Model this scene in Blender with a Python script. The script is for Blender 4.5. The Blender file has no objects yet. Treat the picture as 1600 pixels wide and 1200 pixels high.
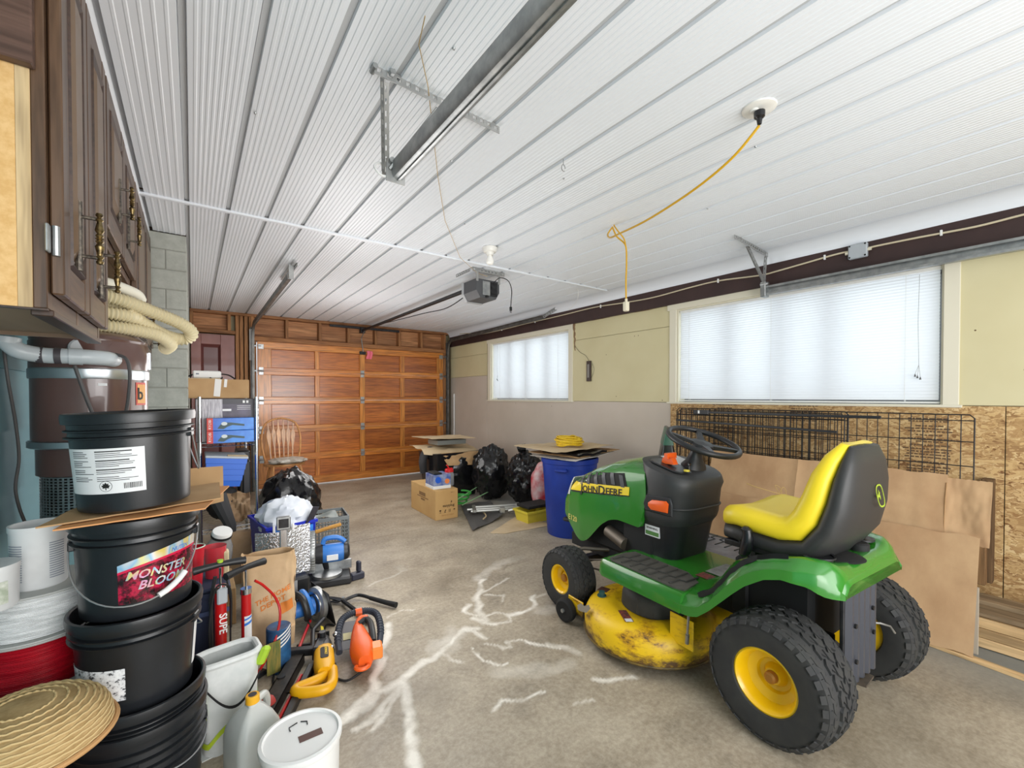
import bpy, math, random
from math import sin, cos, pi, radians as R, sqrt, atan2
from mathutils import Vector as V, Matrix as MX, Euler, noise as NZ
random.seed(7)
S = bpy.context.scene
COL = S.collection
# ------------------------------------------------------------ camera
cd = bpy.data.cameras.new('camera'); cam = bpy.data.objects.new('camera', cd); COL.objects.link(cam); S.camera = cam
cd.sensor_fit = 'HORIZONTAL'; cd.sensor_width = 36; cd.lens = 36*685/1600; cd.clip_start = 0.02; cd.clip_end = 200
cd.shift_y = 0.01848
cam.location = (0, 0, 1.345); cam.rotation_euler = (R(90-0.8), 0, R(-36.1))
# ------------------------------------------------------------ world, lights, exposure
S.view_settings.view_transform = 'Standard'; S.view_settings.look = 'None'; S.view_settings.gamma = 1
S.view_settings.use_curve_mapping = False; S.view_settings.exposure = 0.14
w = bpy.data.worlds.new('overcast'); S.world = w; w.use_nodes = True
w.node_tree.nodes['Background'].inputs[0].default_value = (0.93, 0.96, 1.0, 1)
w.node_tree.nodes['Background'].inputs[1].default_value = 1.2
def area(name, loc, rot, sx, sy, power, col=(1, 1, 1)):
    l = bpy.data.lights.new(name, 'AREA'); l.shape = 'RECTANGLE'; l.size = sx; l.size_y = sy; l.energy = power; l.color = col
    o = bpy.data.objects.new(name, l); COL.objects.link(o); o.location = loc; o.rotation_euler = [R(a) for a in rot]; return o
# daylight through the open side of the garage behind the camera, sky light on the two windows, and three unseen fill lights added in the room
area('rear_daylight', (1.2, -1.75, 1.3), (103, 0, 0), 3.2, 2.1, 100, (1, 0.99, 0.98))
area('window_daylight_near', (4.45, 1.58, 1.85), (0, 90, 0), 1.1, 2.1, 12, (1, 0.985, 0.96))
area('window_daylight_far', (4.45, 4.97, 1.85), (0, 90, 0), 1.1, 2.0, 15, (1, 0.985, 0.96))
def bulb(name, loc, power, r=0.12, col=(1, 0.985, 0.97)):  # bare point light for the added fill, no fixture goes with it
    l = bpy.data.lights.new(name, 'POINT'); l.energy = power; l.shadow_soft_size = r; l.color = col
    o = bpy.data.objects.new(name, l); COL.objects.link(o); o.location = loc
bulb('fill_rear', (0.9, -0.9, 1.2), 26, 0.45)  # this and the next two: added fill at mid height, no real lamp
bulb('fill_middle', (1.25, 2.9, 1.15), 40, 0.55)
bulb('fill_front', (1.5, 5.2, 1.35), 42, 0.5)
# ------------------------------------------------------------ helpers: mesh building
def rotz(a): return MX.Rotation(a, 4, 'Z')
def TR(x=0, y=0, z=0, rx=0, ry=0, rz=0):
    return MX.Translation((x, y, z)) @ Euler((R(rx), R(ry), R(rz))).to_matrix().to_4x4()
def frame(d):
    d = V(d).normalized(); u = V((0, 0, 1)) if abs(d.z) < .95 else V((1, 0, 0))
    a = d.cross(u).normalized(); b = a.cross(d).normalized(); return a, b, d
class MB:
    def __init__(s, M=None): s.v = []; s.f = []; s.M = M or MX.Identity(4)
    def add(s, vs, fs):
        n = len(s.v); M = s.M
        s.v += [M @ V(p) for p in vs]; s.f += [tuple(i+n for i in f) for f in fs]; return s
    def at(s, M): s.M = M; return s
    def box(s, x0, x1, y0, y1, z0, z1, c=0):
        if x0 > x1: x0, x1 = x1, x0
        if y0 > y1: y0, y1 = y1, y0
        if z0 > z1: z0, z1 = z1, z0
        if c <= 0:
            vs = [(x, y, z) for z in (z0, z1) for y in (y0, y1) for x in (x0, x1)]
            return s.add(vs, [(0, 2, 3, 1), (4, 5, 7, 6), (0, 1, 5, 4), (2, 6, 7, 3), (0, 4, 6, 2), (1, 3, 7, 5)])
        c = min(c, (x1-x0)*.49, (y1-y0)*.49, (z1-z0)*.49)
        vs = []; idx = {}
        for i, x in enumerate((x0, x1)):
            for j, y in enumerate((y0, y1)):
                for k, z in enumerate((z0, z1)):
                    dx = c*(1-2*i); dy = c*(1-2*j); dz = c*(1-2*k)
                    for a, p in enumerate(((x, y+dy, z+dz), (x+dx, y, z+dz), (x+dx, y+dy, z))):
                        idx[i, j, k, a] = len(vs); vs.append(p)
        g = lambda i, j, k, a: idx[i, j, k, a]
        F = []
        for i in (0, 1):
            F.append([g(i, 0, 0, 0), g(i, 1, 0, 0), g(i, 1, 1, 0), g(i, 0, 1, 0)][::(1 if i else -1)])
            F.append([g(0, i, 0, 1), g(1, i, 0, 1), g(1, i, 1, 1), g(0, i, 1, 1)][::(-1 if i else 1)])
            F.append([g(0, 0, i, 2), g(1, 0, i, 2), g(1, 1, i, 2), g(0, 1, i, 2)][::(1 if i else -1)])
        ctr = V(((x0+x1)/2, (y0+y1)/2, (z0+z1)/2))
        def q(l):
            p = [V(vs[t]) for t in l]; n = (p[1]-p[0]).cross(p[2]-p[0])
            F.append(l if n.dot(sum(p, V((0, 0, 0)))/len(p)-ctr) > 0 else l[::-1])
        for i in (0, 1):
            for j in (0, 1):
                q([g(i, j, 0, 0), g(i, j, 1, 0), g(i, j, 1, 1), g(i, j, 0, 1)])
                q([g(i, 0, j, 0), g(i, 1, j, 0), g(i, 1, j, 2), g(i, 0, j, 2)])
                q([g(0, i, j, 1), g(1, i, j, 1), g(1, i, j, 2), g(0, i, j, 2)])
                for k in (0, 1): q([g(i, j, k, 0), g(i, j, k, 1), g(i, j, k, 2)])
        return s.add(vs, F)
    def rings(s, rs, close=True, cap0=True, cap1=True, loop=False):
        n = len(rs[0]); vs = [p for r in rs for p in r]; F = []; m = len(rs)
        for i in range(m if loop else m-1):
            a = i*n; b = ((i+1) % m)*n
            for j in range(n if close else n-1):
                k = (j+1) % n; F.append((a+j, a+k, b+k, b+j))
        if not loop:
            if cap0: F.append(tuple(range(n))[::-1])
            if cap1: F.append(tuple((m-1)*n+j for j in range(n)))
        return s.add(vs, F)
    def cyl(s, p0, p1, r0, r1=None, n=12, cap=True):
        r1 = r0 if r1 is None else r1; p0 = V(p0); p1 = V(p1); a, b, d = frame(p1-p0)
        c = lambda p, r: [p+(a*cos(2*pi*i/n)+b*-sin(2*pi*i/n))*r for i in range(n)]
        return s.rings([c(p0, r0), c(p1, r1)][::1], True, cap, cap)
    def tube(s, pts, r, n=8, loop=False, cap=True):
        pts = [V(p) for p in pts]; m = len(pts); rs = []; pa = None
        for i, p in enumerate(pts):
            if loop: d = pts[(i+1) % m]-pts[i-1]
            else: d = pts[min(i+1, m-1)]-pts[max(i-1, 0)]
            if d.length < 1e-9: d = V((0, 0, 1))
            d.normalize()
            if pa is None: pa = frame(d)[0]
            pa = (pa-d*pa.dot(d)); pa = pa.normalized() if pa.length > 1e-6 else frame(d)[0]
            b = pa.cross(d); rr = r(i/(m-1)) if callable(r) else r
            rs.append([p+(pa*cos(2*pi*j/n)-b*sin(2*pi*j/n))*rr for j in range(n)])
        return s.rings(rs, True, cap, cap, loop)
    def lathe(s, prof, n=32, M=None, sx=1, sy=1, cap=True):
        M = M or MX.Identity(4)
        return s.rings([[M @ V((r*cos(2*pi*j/n)*sx, r*sin(2*pi*j/n)*sy, z)) for j in range(n)] for r, z in prof], True,
                       cap and prof[0][0] > 1e-5, cap and prof[-1][0] > 1e-5)
    def prism(s, poly, h, M=None):
        M = M or MX.Identity(4)
        ar = sum(poly[i-1][0]*poly[i][1]-poly[i][0]*poly[i-1][1] for i in range(len(poly)))
        if ar < 0: poly = poly[::-1]
        return s.rings([[M @ V((x, y, 0)) for x, y in poly], [M @ V((x, y, h)) for x, y in poly]])
    def grid(s, f, nu, nv, th=0):
        P_ = [[V(f(i/nu, j/nv)) for j in range(nv+1)] for i in range(nu+1)]
        vs = [p for r in P_ for p in r]; w_ = nv+1
        F = [(i*w_+j, (i+1)*w_+j, (i+1)*w_+j+1, i*w_+j+1) for i in range(nu) for j in range(nv)]
        if th:
            N = []
            for i in range(nu+1):
                for j in range(nv+1):
                    a = P_[min(i+1, nu)][j]-P_[max(i-1, 0)][j]; b = P_[i][min(j+1, nv)]-P_[i][max(j-1, 0)]
                    nn = a.cross(b); N.append(nn.normalized() if nn.length > 1e-12 else V((0, 0, 1)))
            k = len(vs); vs = vs+[p-n_*th for p, n_ in zip(vs, N)]
            F += [tuple(t+k for t in q_[::-1]) for q_ in F]
            for i in range(nu):
                F.append((i*w_, k+i*w_, k+(i+1)*w_, (i+1)*w_)); a = i*w_+nv; b = (i+1)*w_+nv; F.append((a, b, k+b, k+a))
            for j in range(nv):
                F.append((j, j+1, k+j+1, k+j)); a = nu*w_+j; F.append((a, k+a, k+a+1, a+1))
        return s.add(vs, F)
    def blob(s, c, rx, ry, rz, seed=0, amp=.1, fr=2.0, nu=36, nv=22, flat=None, ridge=0.0, M=None):
        M = M or MX.Identity(4); o = V((seed*7.3, seed*3.1, seed*5.7)); rs = []
        for i in range(nv+1):
            th = pi*(i/nv); th = min(max(th, 0.02), pi-.02); r_ = []
            for j in range(nu):
                ph = 2*pi*j/nu; d = V((sin(th)*cos(ph), sin(th)*sin(ph), cos(th)))
                k = 1+amp*NZ.noise(d*fr+o)+ridge*(abs(NZ.noise(d*fr*2.3+o*2))-.25)+ridge*.5*(abs(NZ.noise(d*fr*5+o))-.2)
                p = V((d.x*rx*k, d.y*ry*k, d.z*rz*k))
                if flat is not None and p.z < -flat: p.z = -flat+(p.z+flat)*.06
                r_.append(M @ (p+V(c)))
            rs.append(r_)
        return s.rings(rs[::-1])
def link(o): COL.objects.link(o); return o
def build(name, mb, mat, parent=None, label=None, cat=None, group=None, kind=None, smooth=35, loc=None):
    me = bpy.data.meshes.new(name); me.from_pydata([tuple(p) for p in mb.v], [], mb.f); me.update()
    if smooth:
        me.shade_smooth(); me.set_sharp_from_angle(angle=R(smooth))
    me.materials.append(mat)
    o = link(bpy.data.objects.new(name, me)); o.parent = parent
    if loc is not None: o.location = loc
    return tag(o, label, cat, group, kind)
def islands(o):   # one object per separate piece of a joined part
    me = o.data; n = len(me.vertices); par_ = list(range(n))
    def find(a):
        while par_[a] != a: par_[a] = par_[par_[a]]; a = par_[a]
        return a
    for e in me.edges: a, b = find(e.vertices[0]), find(e.vertices[1]); par_[a] = b
    g = {}
    for p in me.polygons: g.setdefault(find(p.vertices[0]), []).append(tuple(p.vertices))
    if len(g) < 2: return
    out = []
    for fs in g.values():
        ids = sorted({i for f in fs for i in f}); mp = {i: k for k, i in enumerate(ids)}; mb = MB(); mb.v = [me.vertices[i].co.copy() for i in ids]; mb.f = [tuple(mp[i] for i in f) for f in fs]; out.append(mb)
    nm = o.name.split('.')[0]
    for mb in out:
        q = build(nm, mb, me.materials[0], o.parent, smooth=35); q.matrix_local = o.matrix_local
    for ch in list(o.children): ch.parent = o.parent
    bpy.data.objects.remove(o)
def tag(o, label=None, cat=None, group=None, kind=None):
    for k, v in (('label', label), ('category', cat), ('group', group), ('kind', kind)):
        if v: o[k] = v
    return o
def thing(name, label, cat, loc=(0, 0, 0), rz=0, group=None):
    o = link(bpy.data.objects.new(name, None)); o.empty_display_size = .1; o.location = loc; o.rotation_euler = (0, 0, R(rz))
    return tag(o, label, cat, group)
def struct(name): return tag(link(bpy.data.objects.new(name, None)), kind='structure')
def centered(name, mb, mat, **k):   # one-mesh thing with its origin at the base centre of its bounding box
    xs = [p.x for p in mb.v]; ys = [p.y for p in mb.v]; zs = [p.z for p in mb.v]
    c = V(((min(xs)+max(xs))/2, (min(ys)+max(ys))/2, min(zs))); mb.v = [p-c for p in mb.v]
    return build(name, mb, mat, loc=c, **k)
def spline(pts, n=8, loop=False):
    pts = [V(p) for p in pts]; out = []; m = len(pts)
    for i in range(m if loop else m-1):
        if loop: a, b, c, d = pts[i-1], pts[i], pts[(i+1) % m], pts[(i+2) % m]
        else: a, b, c, d = pts[max(i-1, 0)], pts[i], pts[i+1], pts[min(i+2, m-1)]
        for j in range(n):
            t = j/n; out.append(.5*((2*b)+(c-a)*t+(2*a-5*b+4*c-d)*t*t+(3*b-a-3*c+d)*t**3))
    if not loop: out.append(pts[-1])
    return out
def text_mb(txt, size, M, depth=.0006, bend=None, sx=1.0, bold=False, shear=0, italic=0):
    cu = bpy.data.curves.new('lettering', 'FONT'); cu.body = txt; cu.size = size; cu.align_x = 'CENTER'; cu.align_y = 'CENTER'
    cu.extrude = depth; cu.resolution_u = 2; cu.shear = italic
    if bold: cu.offset = size*.018
    o = bpy.data.objects.new('lettering', cu); COL.objects.link(o)
    dg = bpy.context.evaluated_depsgraph_get(); me = bpy.data.meshes.new_from_object(o.evaluated_get(dg))
    vs = []
    for v_ in me.vertices:
        p = V((v_.co.x*sx, v_.co.y, v_.co.z)); vs.append(bend(p) if bend else M @ p)
    fs = [tuple(p.vertices) for p in me.polygons]
    bpy.data.objects.remove(o); bpy.data.curves.remove(cu); bpy.data.meshes.remove(me)
    mb = MB(); mb.add(vs, fs); return mb
def project(mb, o, d, off):   # lay thin geometry onto a part's surface along d (in the thing's frame)
    from mathutils.bvhtree import BVHTree
    bv = BVHTree.FromPolygons([v_.co.copy() for v_ in o.data.vertices], [tuple(p.vertices) for p in o.data.polygons]); d = V(d).normalized(); out = []
    base = min(p.dot(-d) for p in mb.v)
    for p in mb.v:
        h = bv.ray_cast(p-d*.5, d); t = p.dot(-d)-base
        out.append((h[0]-d*(off+t)) if h[0] is not None else p)
    mb.v = out; return mb
def join(*mbs):
    m = MB()
    for b in mbs: m.add(b.v, b.f)
    return m
# ------------------------------------------------------------ helpers: materials
def lin(c): return tuple(((x/255)/12.92 if x/255 <= .04045 else ((x/255+.055)/1.055)**2.4) for x in c)+(1,)
_MC = {}
def newmat(name):
    m = bpy.data.materials.new(name); m.use_nodes = True; nt = m.node_tree
    return m, nt, nt.nodes['Principled BSDF'], nt.nodes['Material Output']
def N(nt, typ, ins=None, **pr):
    n = nt.nodes.new(typ)
    for k, v_ in pr.items(): setattr(n, k, v_)
    for k, v_ in (ins or {}).items():
        if hasattr(v_, 'links') or isinstance(v_, bpy.types.NodeSocket): nt.links.new(v_, n.inputs[k])
        else: n.inputs[k].default_value = v_
    return n
def coords(nt, sc=(1, 1, 1), kind='Object', rot=(0, 0, 0)):
    tc = N(nt, 'ShaderNodeTexCoord'); mp = N(nt, 'ShaderNodeMapping', {'Vector': tc.outputs[kind], 'Scale': sc, 'Rotation': rot}); return mp.outputs[0]
def ramp(nt, fac, stops):
    r_ = N(nt, 'ShaderNodeValToRGB', {'Fac': fac}); e = r_.color_ramp.elements
    while len(e) < len(stops): e.new(.5)
    for el, (p, c) in zip(e, stops): el.position = p; el.color = c if len(c) == 4 else lin(c)
    return r_.outputs[0]
def mix(nt, f, a, b): 
    m = N(nt, 'ShaderNodeMix', data_type='RGBA'); 
    for i, x in ((0, f), (6, a), (7, b)):
        if isinstance(x, bpy.types.NodeSocket): nt.links.new(x, m.inputs[i])
        else: m.inputs[i].default_value = x
    return m.outputs[2]
def bump(nt, b, h, strength=.3, dist=.002):
    n = N(nt, 'ShaderNodeBump', {'Height': h, 'Strength': strength, 'Distance': dist}); nt.links.new(n.outputs[0], b.inputs['Normal'])
def M(name, c, rough=.5, metal=0, c2=None, sc=6, bmp=0, bsc=None, stretch=(1, 1, 1), coat=0, alpha=1, trans=0, spec=None, ior=None, lo=.35, hi=.65, bdist=.002, det=3):
    if name in _MC: return _MC[name]
    m, nt, b, out = newmat(name); _MC[name] = m
    b.inputs['Base Color'].default_value = lin(c); b.inputs['Roughness'].default_value = rough; b.inputs['Metallic'].default_value = metal
    if coat: b.inputs['Coat Weight'].default_value = coat
    if trans: b.inputs['Transmission Weight'].default_value = trans
    if spec is not None: b.inputs['Specular IOR Level'].default_value = spec
    if ior: b.inputs['IOR'].default_value = ior
    if alpha < 1: b.inputs['Alpha'].default_value = alpha
    co = coords(nt, stretch)
    if c2:
        n = N(nt, 'ShaderNodeTexNoise', {'Vector': co, 'Scale': sc, 'Detail': det, 'Roughness': .6})
        nt.links.new(ramp(nt, n.outputs[0], [(lo, c), (hi, c2)]), b.inputs['Base Color'])
    if bmp:
        n = N(nt, 'ShaderNodeTexNoise', {'Vector': co, 'Scale': bsc or sc*3, 'Detail': 3}); bump(nt, b, n.outputs[0], bmp, bdist)
    return m
def wood(name, c1, c2, axis='X', rough=.45, sc=14, dark=None, coat=0, knots=False):
    if name in _MC: return _MC[name]
    m, nt, b, out = newmat(name); _MC[name] = m
    st = {'X': (.07, 1, 1), 'Y': (1, .07, 1), 'Z': (1, 1, .07)}[axis]
    oi = N(nt, 'ShaderNodeObjectInfo'); co = coords(nt, st)
    add = N(nt, 'ShaderNodeVectorMath', {0: co}, operation='ADD')
    sep = N(nt, 'ShaderNodeMath', {0: oi.outputs['Random'], 1: 40.0}, operation='MULTIPLY')
    cb = N(nt, 'ShaderNodeCombineXYZ', {'X': sep.outputs[0], 'Y': sep.outputs[0], 'Z': sep.outputs[0]}); nt.links.new(cb.outputs[0], add.inputs[1])
    n = N(nt, 'ShaderNodeTexNoise', {'Vector': add.outputs[0], 'Scale': sc, 'Detail': 5, 'Roughness': .65, 'Distortion': .6})
    n2 = N(nt, 'ShaderNodeTexNoise', {'Vector': add.outputs[0], 'Scale': sc*7, 'Detail': 2})
    c = ramp(nt, n.outputs[0], [(.3, c1), (.7, c2)])
    d = ramp(nt, n2.outputs[0], [(.35, (150, 140, 130)), (.6, (255, 255, 255))])
    mm = N(nt, 'ShaderNodeMix', data_type='RGBA', blend_type='MULTIPLY'); mm.inputs[0].default_value = .6
    nt.links.new(c, mm.inputs[6]); nt.links.new(d, mm.inputs[7])
    hv = N(nt, 'ShaderNodeHueSaturation', {'Color': mm.outputs[2]})
    vr = N(nt, 'ShaderNodeMapRange', {'Value': oi.outputs['Random'], 'To Min': .82, 'To Max': 1.14}); nt.links.new(vr.outputs[0], hv.inputs['Value'])
    o_ = hv.outputs[0]
    if knots:
        vz = N(nt, 'ShaderNodeTexVoronoi', {'Vector': add.outputs[0], 'Scale': 5.0}); kn = ramp(nt, vz.outputs['Distance'], [(.05, (40, 20, 10)), (.14, (255, 255, 255))])
        m3 = N(nt, 'ShaderNodeMix', data_type='RGBA', blend_type='MULTIPLY'); m3.inputs[0].default_value = .75
        nt.links.new(o_, m3.inputs[6]); nt.links.new(kn, m3.inputs[7]); o_ = m3.outputs[2]
    nt.links.new(o_, b.inputs['Base Color']); b.inputs['Roughness'].default_value = rough
    if coat: b.inputs['Coat Weight'].default_value = coat; b.inputs['Coat Roughness'].default_value = .25
    bump(nt, b, n2.outputs[0], .15, .001)
    return m
BLK = M('black plastic', (30, 31, 33), .42, c2=(38, 39, 42), sc=9, bmp=.05, bsc=300)
BLKM = M('matte black', (22, 22, 23), .75)
BLKG = M('black gloss', (24, 24, 27), .25)
STEEL = M('galvanised steel', (150, 153, 154), .38, .85, c2=(178, 180, 180), sc=18)
CHROME = M('chrome', (200, 202, 205), .18, 1)
WHITE = M('white plastic', (232, 232, 230), .4)
DKMET = M('dark metal', (58, 58, 60), .45, .6, c2=(40, 40, 42), sc=20)
CARD = M('cardboard', (190, 155, 112), .85, c2=(172, 136, 94), sc=4, bmp=.08, bsc=60)
CARDL = M('pale cardboard', (205, 184, 150), .85, c2=(190, 166, 130), sc=4, bmp=.08, bsc=60)
BRASS = M('worn brass', (150, 130, 88), .35, .9, c2=(70, 58, 40), sc=60)
YEL = M('yellow paint', (240, 200, 20), .38, coat=.2)
GRN = M('green paint', (46, 128, 38), .28, coat=.5)
RED = M('red paint', (190, 22, 26), .3, coat=.3)
REDD = M('red plastic', (205, 30, 32), .35)
BLU = M('blue plastic', (32, 84, 190), .4)
BLUT = M('blue tool plastic', (52, 118, 196), .42)
ORG = M('orange plastic', (240, 98, 28), .38)
TEXTB = M('printed black', (25, 22, 20), .6)
TEXTW = M('printed white', (240, 240, 238), .5)
PAPER = M('white label paper', (226, 227, 228), .6)
def clearmat(name, tint, fac=.75, rough=.08):
    if name in _MC: return _MC[name]
    m, nt, b, out = newmat(name); _MC[name] = m
    t = N(nt, 'ShaderNodeBsdfTransparent', {'Color': lin(tint)}); b.inputs['Base Color'].default_value = lin(tint); b.inputs['Roughness'].default_value = rough
    mx = N(nt, 'ShaderNodeMixShader', {'Fac': fac}); nt.links.new(b.outputs[0], mx.inputs[1]); nt.links.new(t.outputs[0], mx.inputs[2])
    nt.links.new(mx.outputs[0], out.inputs[0]); return m
CLEAR = clearmat('clear plastic', (222, 224, 226), .7, .12)
# ============================================================ SETTING
# ---- floor slabs with efflorescence stains
def floor_mat():
    m, nt, b, out = newmat('stained concrete')
    co = coords(nt)
    n1 = N(nt, 'ShaderNodeTexNoise', {'Vector': co, 'Scale': 1.3, 'Detail': 6, 'Roughness': .62, 'Distortion': .5})
    n2 = N(nt, 'ShaderNodeTexNoise', {'Vector': co, 'Scale': 9, 'Detail': 5, 'Roughness': .7})
    n3 = N(nt, 'ShaderNodeTexNoise', {'Vector': coords(nt, (1, 1.35, 1)), 'Scale': 2.6, 'Detail': 8, 'Roughness': .68, 'Distortion': .25})
    c1 = ramp(nt, n1.outputs[0], [(.32, (116, 106, 91)), (.5, (158, 146, 127)), (.68, (190, 178, 157))])
    c2 = ramp(nt, n3.outputs[0], [(.33, (98, 89, 75)), (.5, (156, 143, 123)), (.7, (190, 179, 159))])
    n4 = N(nt, 'ShaderNodeTexNoise', {'Vector': co, 'Scale': 45, 'Detail': 4, 'Roughness': .75}); c = mix(nt, .22, mix(nt, .55, c1, c2), ramp(nt, n4.outputs[0], [(.36, (96, 88, 76)), (.5, (170, 158, 140)), (.64, (214, 204, 186))]))
    v5 = N(nt, 'ShaderNodeTexVoronoi', {'Vector': co, 'Scale': 4.0}); c = mix(nt, ramp(nt, v5.outputs['Distance'], [(.012, (255, 255, 255)), (.03, (0, 0, 0))]), c, lin((96, 86, 72)))
    wx = N(nt, 'ShaderNodeSeparateXYZ', {0: N(nt, 'ShaderNodeTexCoord').outputs['Object']})
    g = N(nt, 'ShaderNodeMapRange', {'Value': wx.outputs[0], 'From Min': 2.75, 'From Max': 3.3})
    c = mix(nt, g.outputs[0], c, mix(nt, n2.outputs[0], lin((112, 115, 113)), lin((136, 138, 134))))
    at = N(nt, 'ShaderNodeVertexColor', layer_name='salt')
    s1 = N(nt, 'ShaderNodeSeparateColor', {0: at.outputs[0]})
    q = N(nt, 'ShaderNodeMath', {0: s1.outputs[0], 1: N(nt, 'ShaderNodeMapRange', {'Value': n2.outputs[0], 'From Min': .3, 'From Max': .7, 'To Min': .45, 'To Max': 1.35}).outputs[0]}, operation='MULTIPLY')
    q.use_clamp = True
    c = mix(nt, q.outputs[0], c, lin((236, 231, 220)))
    k = N(nt, 'ShaderNodeMath', {0: s1.outputs[1], 1: .7}, operation='MULTIPLY')
    c = mix(nt, k.outputs[0], c, lin((92, 82, 66)))
    nt.links.new(c, b.inputs['Base Color'])
    rr = N(nt, 'ShaderNodeMapRange', {'Value': n1.outputs[0], 'From Min': .3, 'From Max': .7, 'To Min': .38, 'To Max': .62}); nt.links.new(rr.outputs[0], b.inputs['Roughness'])
    bump(nt, b, n2.outputs[0], .15, .002)
    return m
FM = floor_mat()
VEIN = [ # (width, strength, points) of the white salt lines, metres
 (.026, 1, [(.93, 2.52), (.90, 2.42), (.82, 2.33), (.775, 2.26), (.75, 2.15), (.70, 2.06), (.655, 1.977), (.60, 1.93), (.515, 1.86), (.42, 1.84)]),
 (.02, .9, [(.655, 1.975), (.72, 1.955), (.79, 1.965), (.86, 2.01), (.93, 2.05), (.99, 2.045), (1.06, 2.08), (1.11, 2.10)]),
 (.022, 1, [(.79, 1.965), (.76, 1.86), (.735, 1.76), (.71, 1.66), (.66, 1.55), (.63, 1.4)]),
 (.016, .9, [(.76, 1.93), (.66, 1.88), (.60, 1.82), (.53, 1.79)]), (.014, .8, [(.74, 1.9), (.66, 1.83), (.59, 1.76)]),
 (.012, .9, [(.835, 2.34), (.80, 2.26), (.79, 2.19), (.75, 2.13)]), (.055, .45, [(1.04, 2.13), (1.12, 2.15), (1.19, 2.17)]),
 (.05, .35, [(1.1, 2.08), (1.2, 2.2)]), (.018, .8, [(1.11, 2.1), (1.16, 2.14), (1.28, 2.2), (1.33, 2.16)]), (.008, .8, [(1.05, 2.06), (1.07, 1.98), (1.11, 1.95)]),
 (.014, .8, [(1.28, 2.2), (1.31, 2.05)]), (.022, .75, [(1.36, 2.28), (1.40, 2.20), (1.44, 2.33), (1.50, 2.45), (1.58, 2.55)]),
 (.012, .8, [(1.42, 2.25), (1.37, 2.38), (1.44, 2.44)]), (.01, .8, [(1.40, 2.24), (1.5, 2.25), (1.56, 2.19), (1.52, 2.1), (1.44, 2.13), (1.39, 2.2)]),
 (.014, .9, [(1.55, 2.18), (1.64, 2.17), (1.75, 2.16), (1.80, 2.18), (1.83, 2.27), (1.86, 2.3)]), (.012, .6, [(1.83, 2.27), (1.95, 2.27)]),
 (.016, .7, [(1.58, 2.55), (1.66, 2.66), (1.72, 2.72)]), (.009, .7, [(1.58, 2.55), (1.74, 2.58), (1.88, 2.63)]), (.009, .6, [(1.60, 2.5), (1.70, 2.42), (1.64, 2.36)]),
 (.04, .35, [(1.7, 2.75), (1.85, 2.85), (2.0, 2.9)]), (.007, .95, [(1.36, 1.93), (1.44, 1.90), (1.52, 1.82), (1.58, 1.72)]), (.02, .6, [(1.55, 1.8), (1.6, 1.72), (1.63, 1.62)]),
 (.006, .9, [(1.20, 2.0), (1.18, 1.87), (1.22, 1.80), (1.28, 1.8)]), (.008, .7, [(1.28, 2.0), (1.32, 1.9), (1.37, 1.88), (1.36, 1.95)]),
 (.01, .8, [(1.04, 1.55), (1.1, 1.57), (1.18, 1.52), (1.28, 1.5)]), (.012, .9, [(1.52, 1.46), (1.62, 1.36), (1.7, 1.32)]), (.008, .7, [(1.34, 1.38), (1.42, 1.34)]),
 (.05, .3, [(1.75, 2.1), (1.9, 2.05)]), (.006, .6, [(.95, 2.6), (1.05, 2.62), (1.12, 2.58)]), (.01, .35, [(1.0, 3.1), (1.3, 3.2), (1.6, 3.3)]),
 (.03, .25, [(1.0, 4.6), (1.3, 4.7)]), (.03, .3, [(3.3, .35), (3.0, .3)]), (.006, .7, [(3.15, .62), (3.12, .5), (3.0, .4)]), (.05, .3, [(1.2, 1.75), (1.5, 1.6)])]
DARK = [(.012, .6, [(1.95, 2.78), (2.1, 2.9), (2.15, 3.05)]), (.09, .4, [(1.35, 2.75), (1.6, 2.95)]), (.12, .35, [(1.9, 3.0), (2.2, 3.1)]), (.12, .4, [(1.3, 3.1), (1.2, 3.3)]),
 (.25, .4, [(2.2, .5), (2.3, 1.5)]), (.15, .3, [(1.1, 4.6), (1.6, 4.7)]), (.1, .35, [(.7, 1.9), (.9, 1.8)]), (.2, .3, [(1.0, 5.2), (1.9, 5.5)])]
def segd(p, a, b):
    ax, ay = a; bx, by = b; dx = bx-ax; dy = by-ay; t = max(0, min(1, ((p[0]-ax)*dx+(p[1]-ay)*dy)/(dx*dx+dy*dy+1e-12)))
    return sqrt((p[0]-ax-dx*t)**2+(p[1]-ay-dy*t)**2)
def stain(x, y):
    nx = NZ.noise(V((x*7, y*7, 0)))*.03+NZ.noise(V((x*25, y*25, 3)))*.008; ny = NZ.noise(V((x*7, y*7, 9)))*.03+NZ.noise(V((x*25, y*25, 5)))*.008
    p = (x+nx, y+ny); o = [0, 0]
    for k, L in enumerate((VEIN, DARK)):
        for w_, s_, pts in L:
            if not (min(q[0] for q in pts)-w_*3-.05 < x < max(q[0] for q in pts)+w_*3+.05 and min(q[1] for q in pts)-w_*3-.05 < y < max(q[1] for q in pts)+w_*3+.05): continue
            d = min(segd(p, pts[i], pts[i+1]) for i in range(len(pts)-1))
            ww = w_*(.75+.9*abs(NZ.noise(V((x*9, y*9, 2+k))))); v_ = s_*max(0, 1-(d/(ww*1.5))**2 if d < ww*1.5 else 0)
            o[k] = max(o[k], v_)
    return o
fl = struct('floor')
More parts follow.
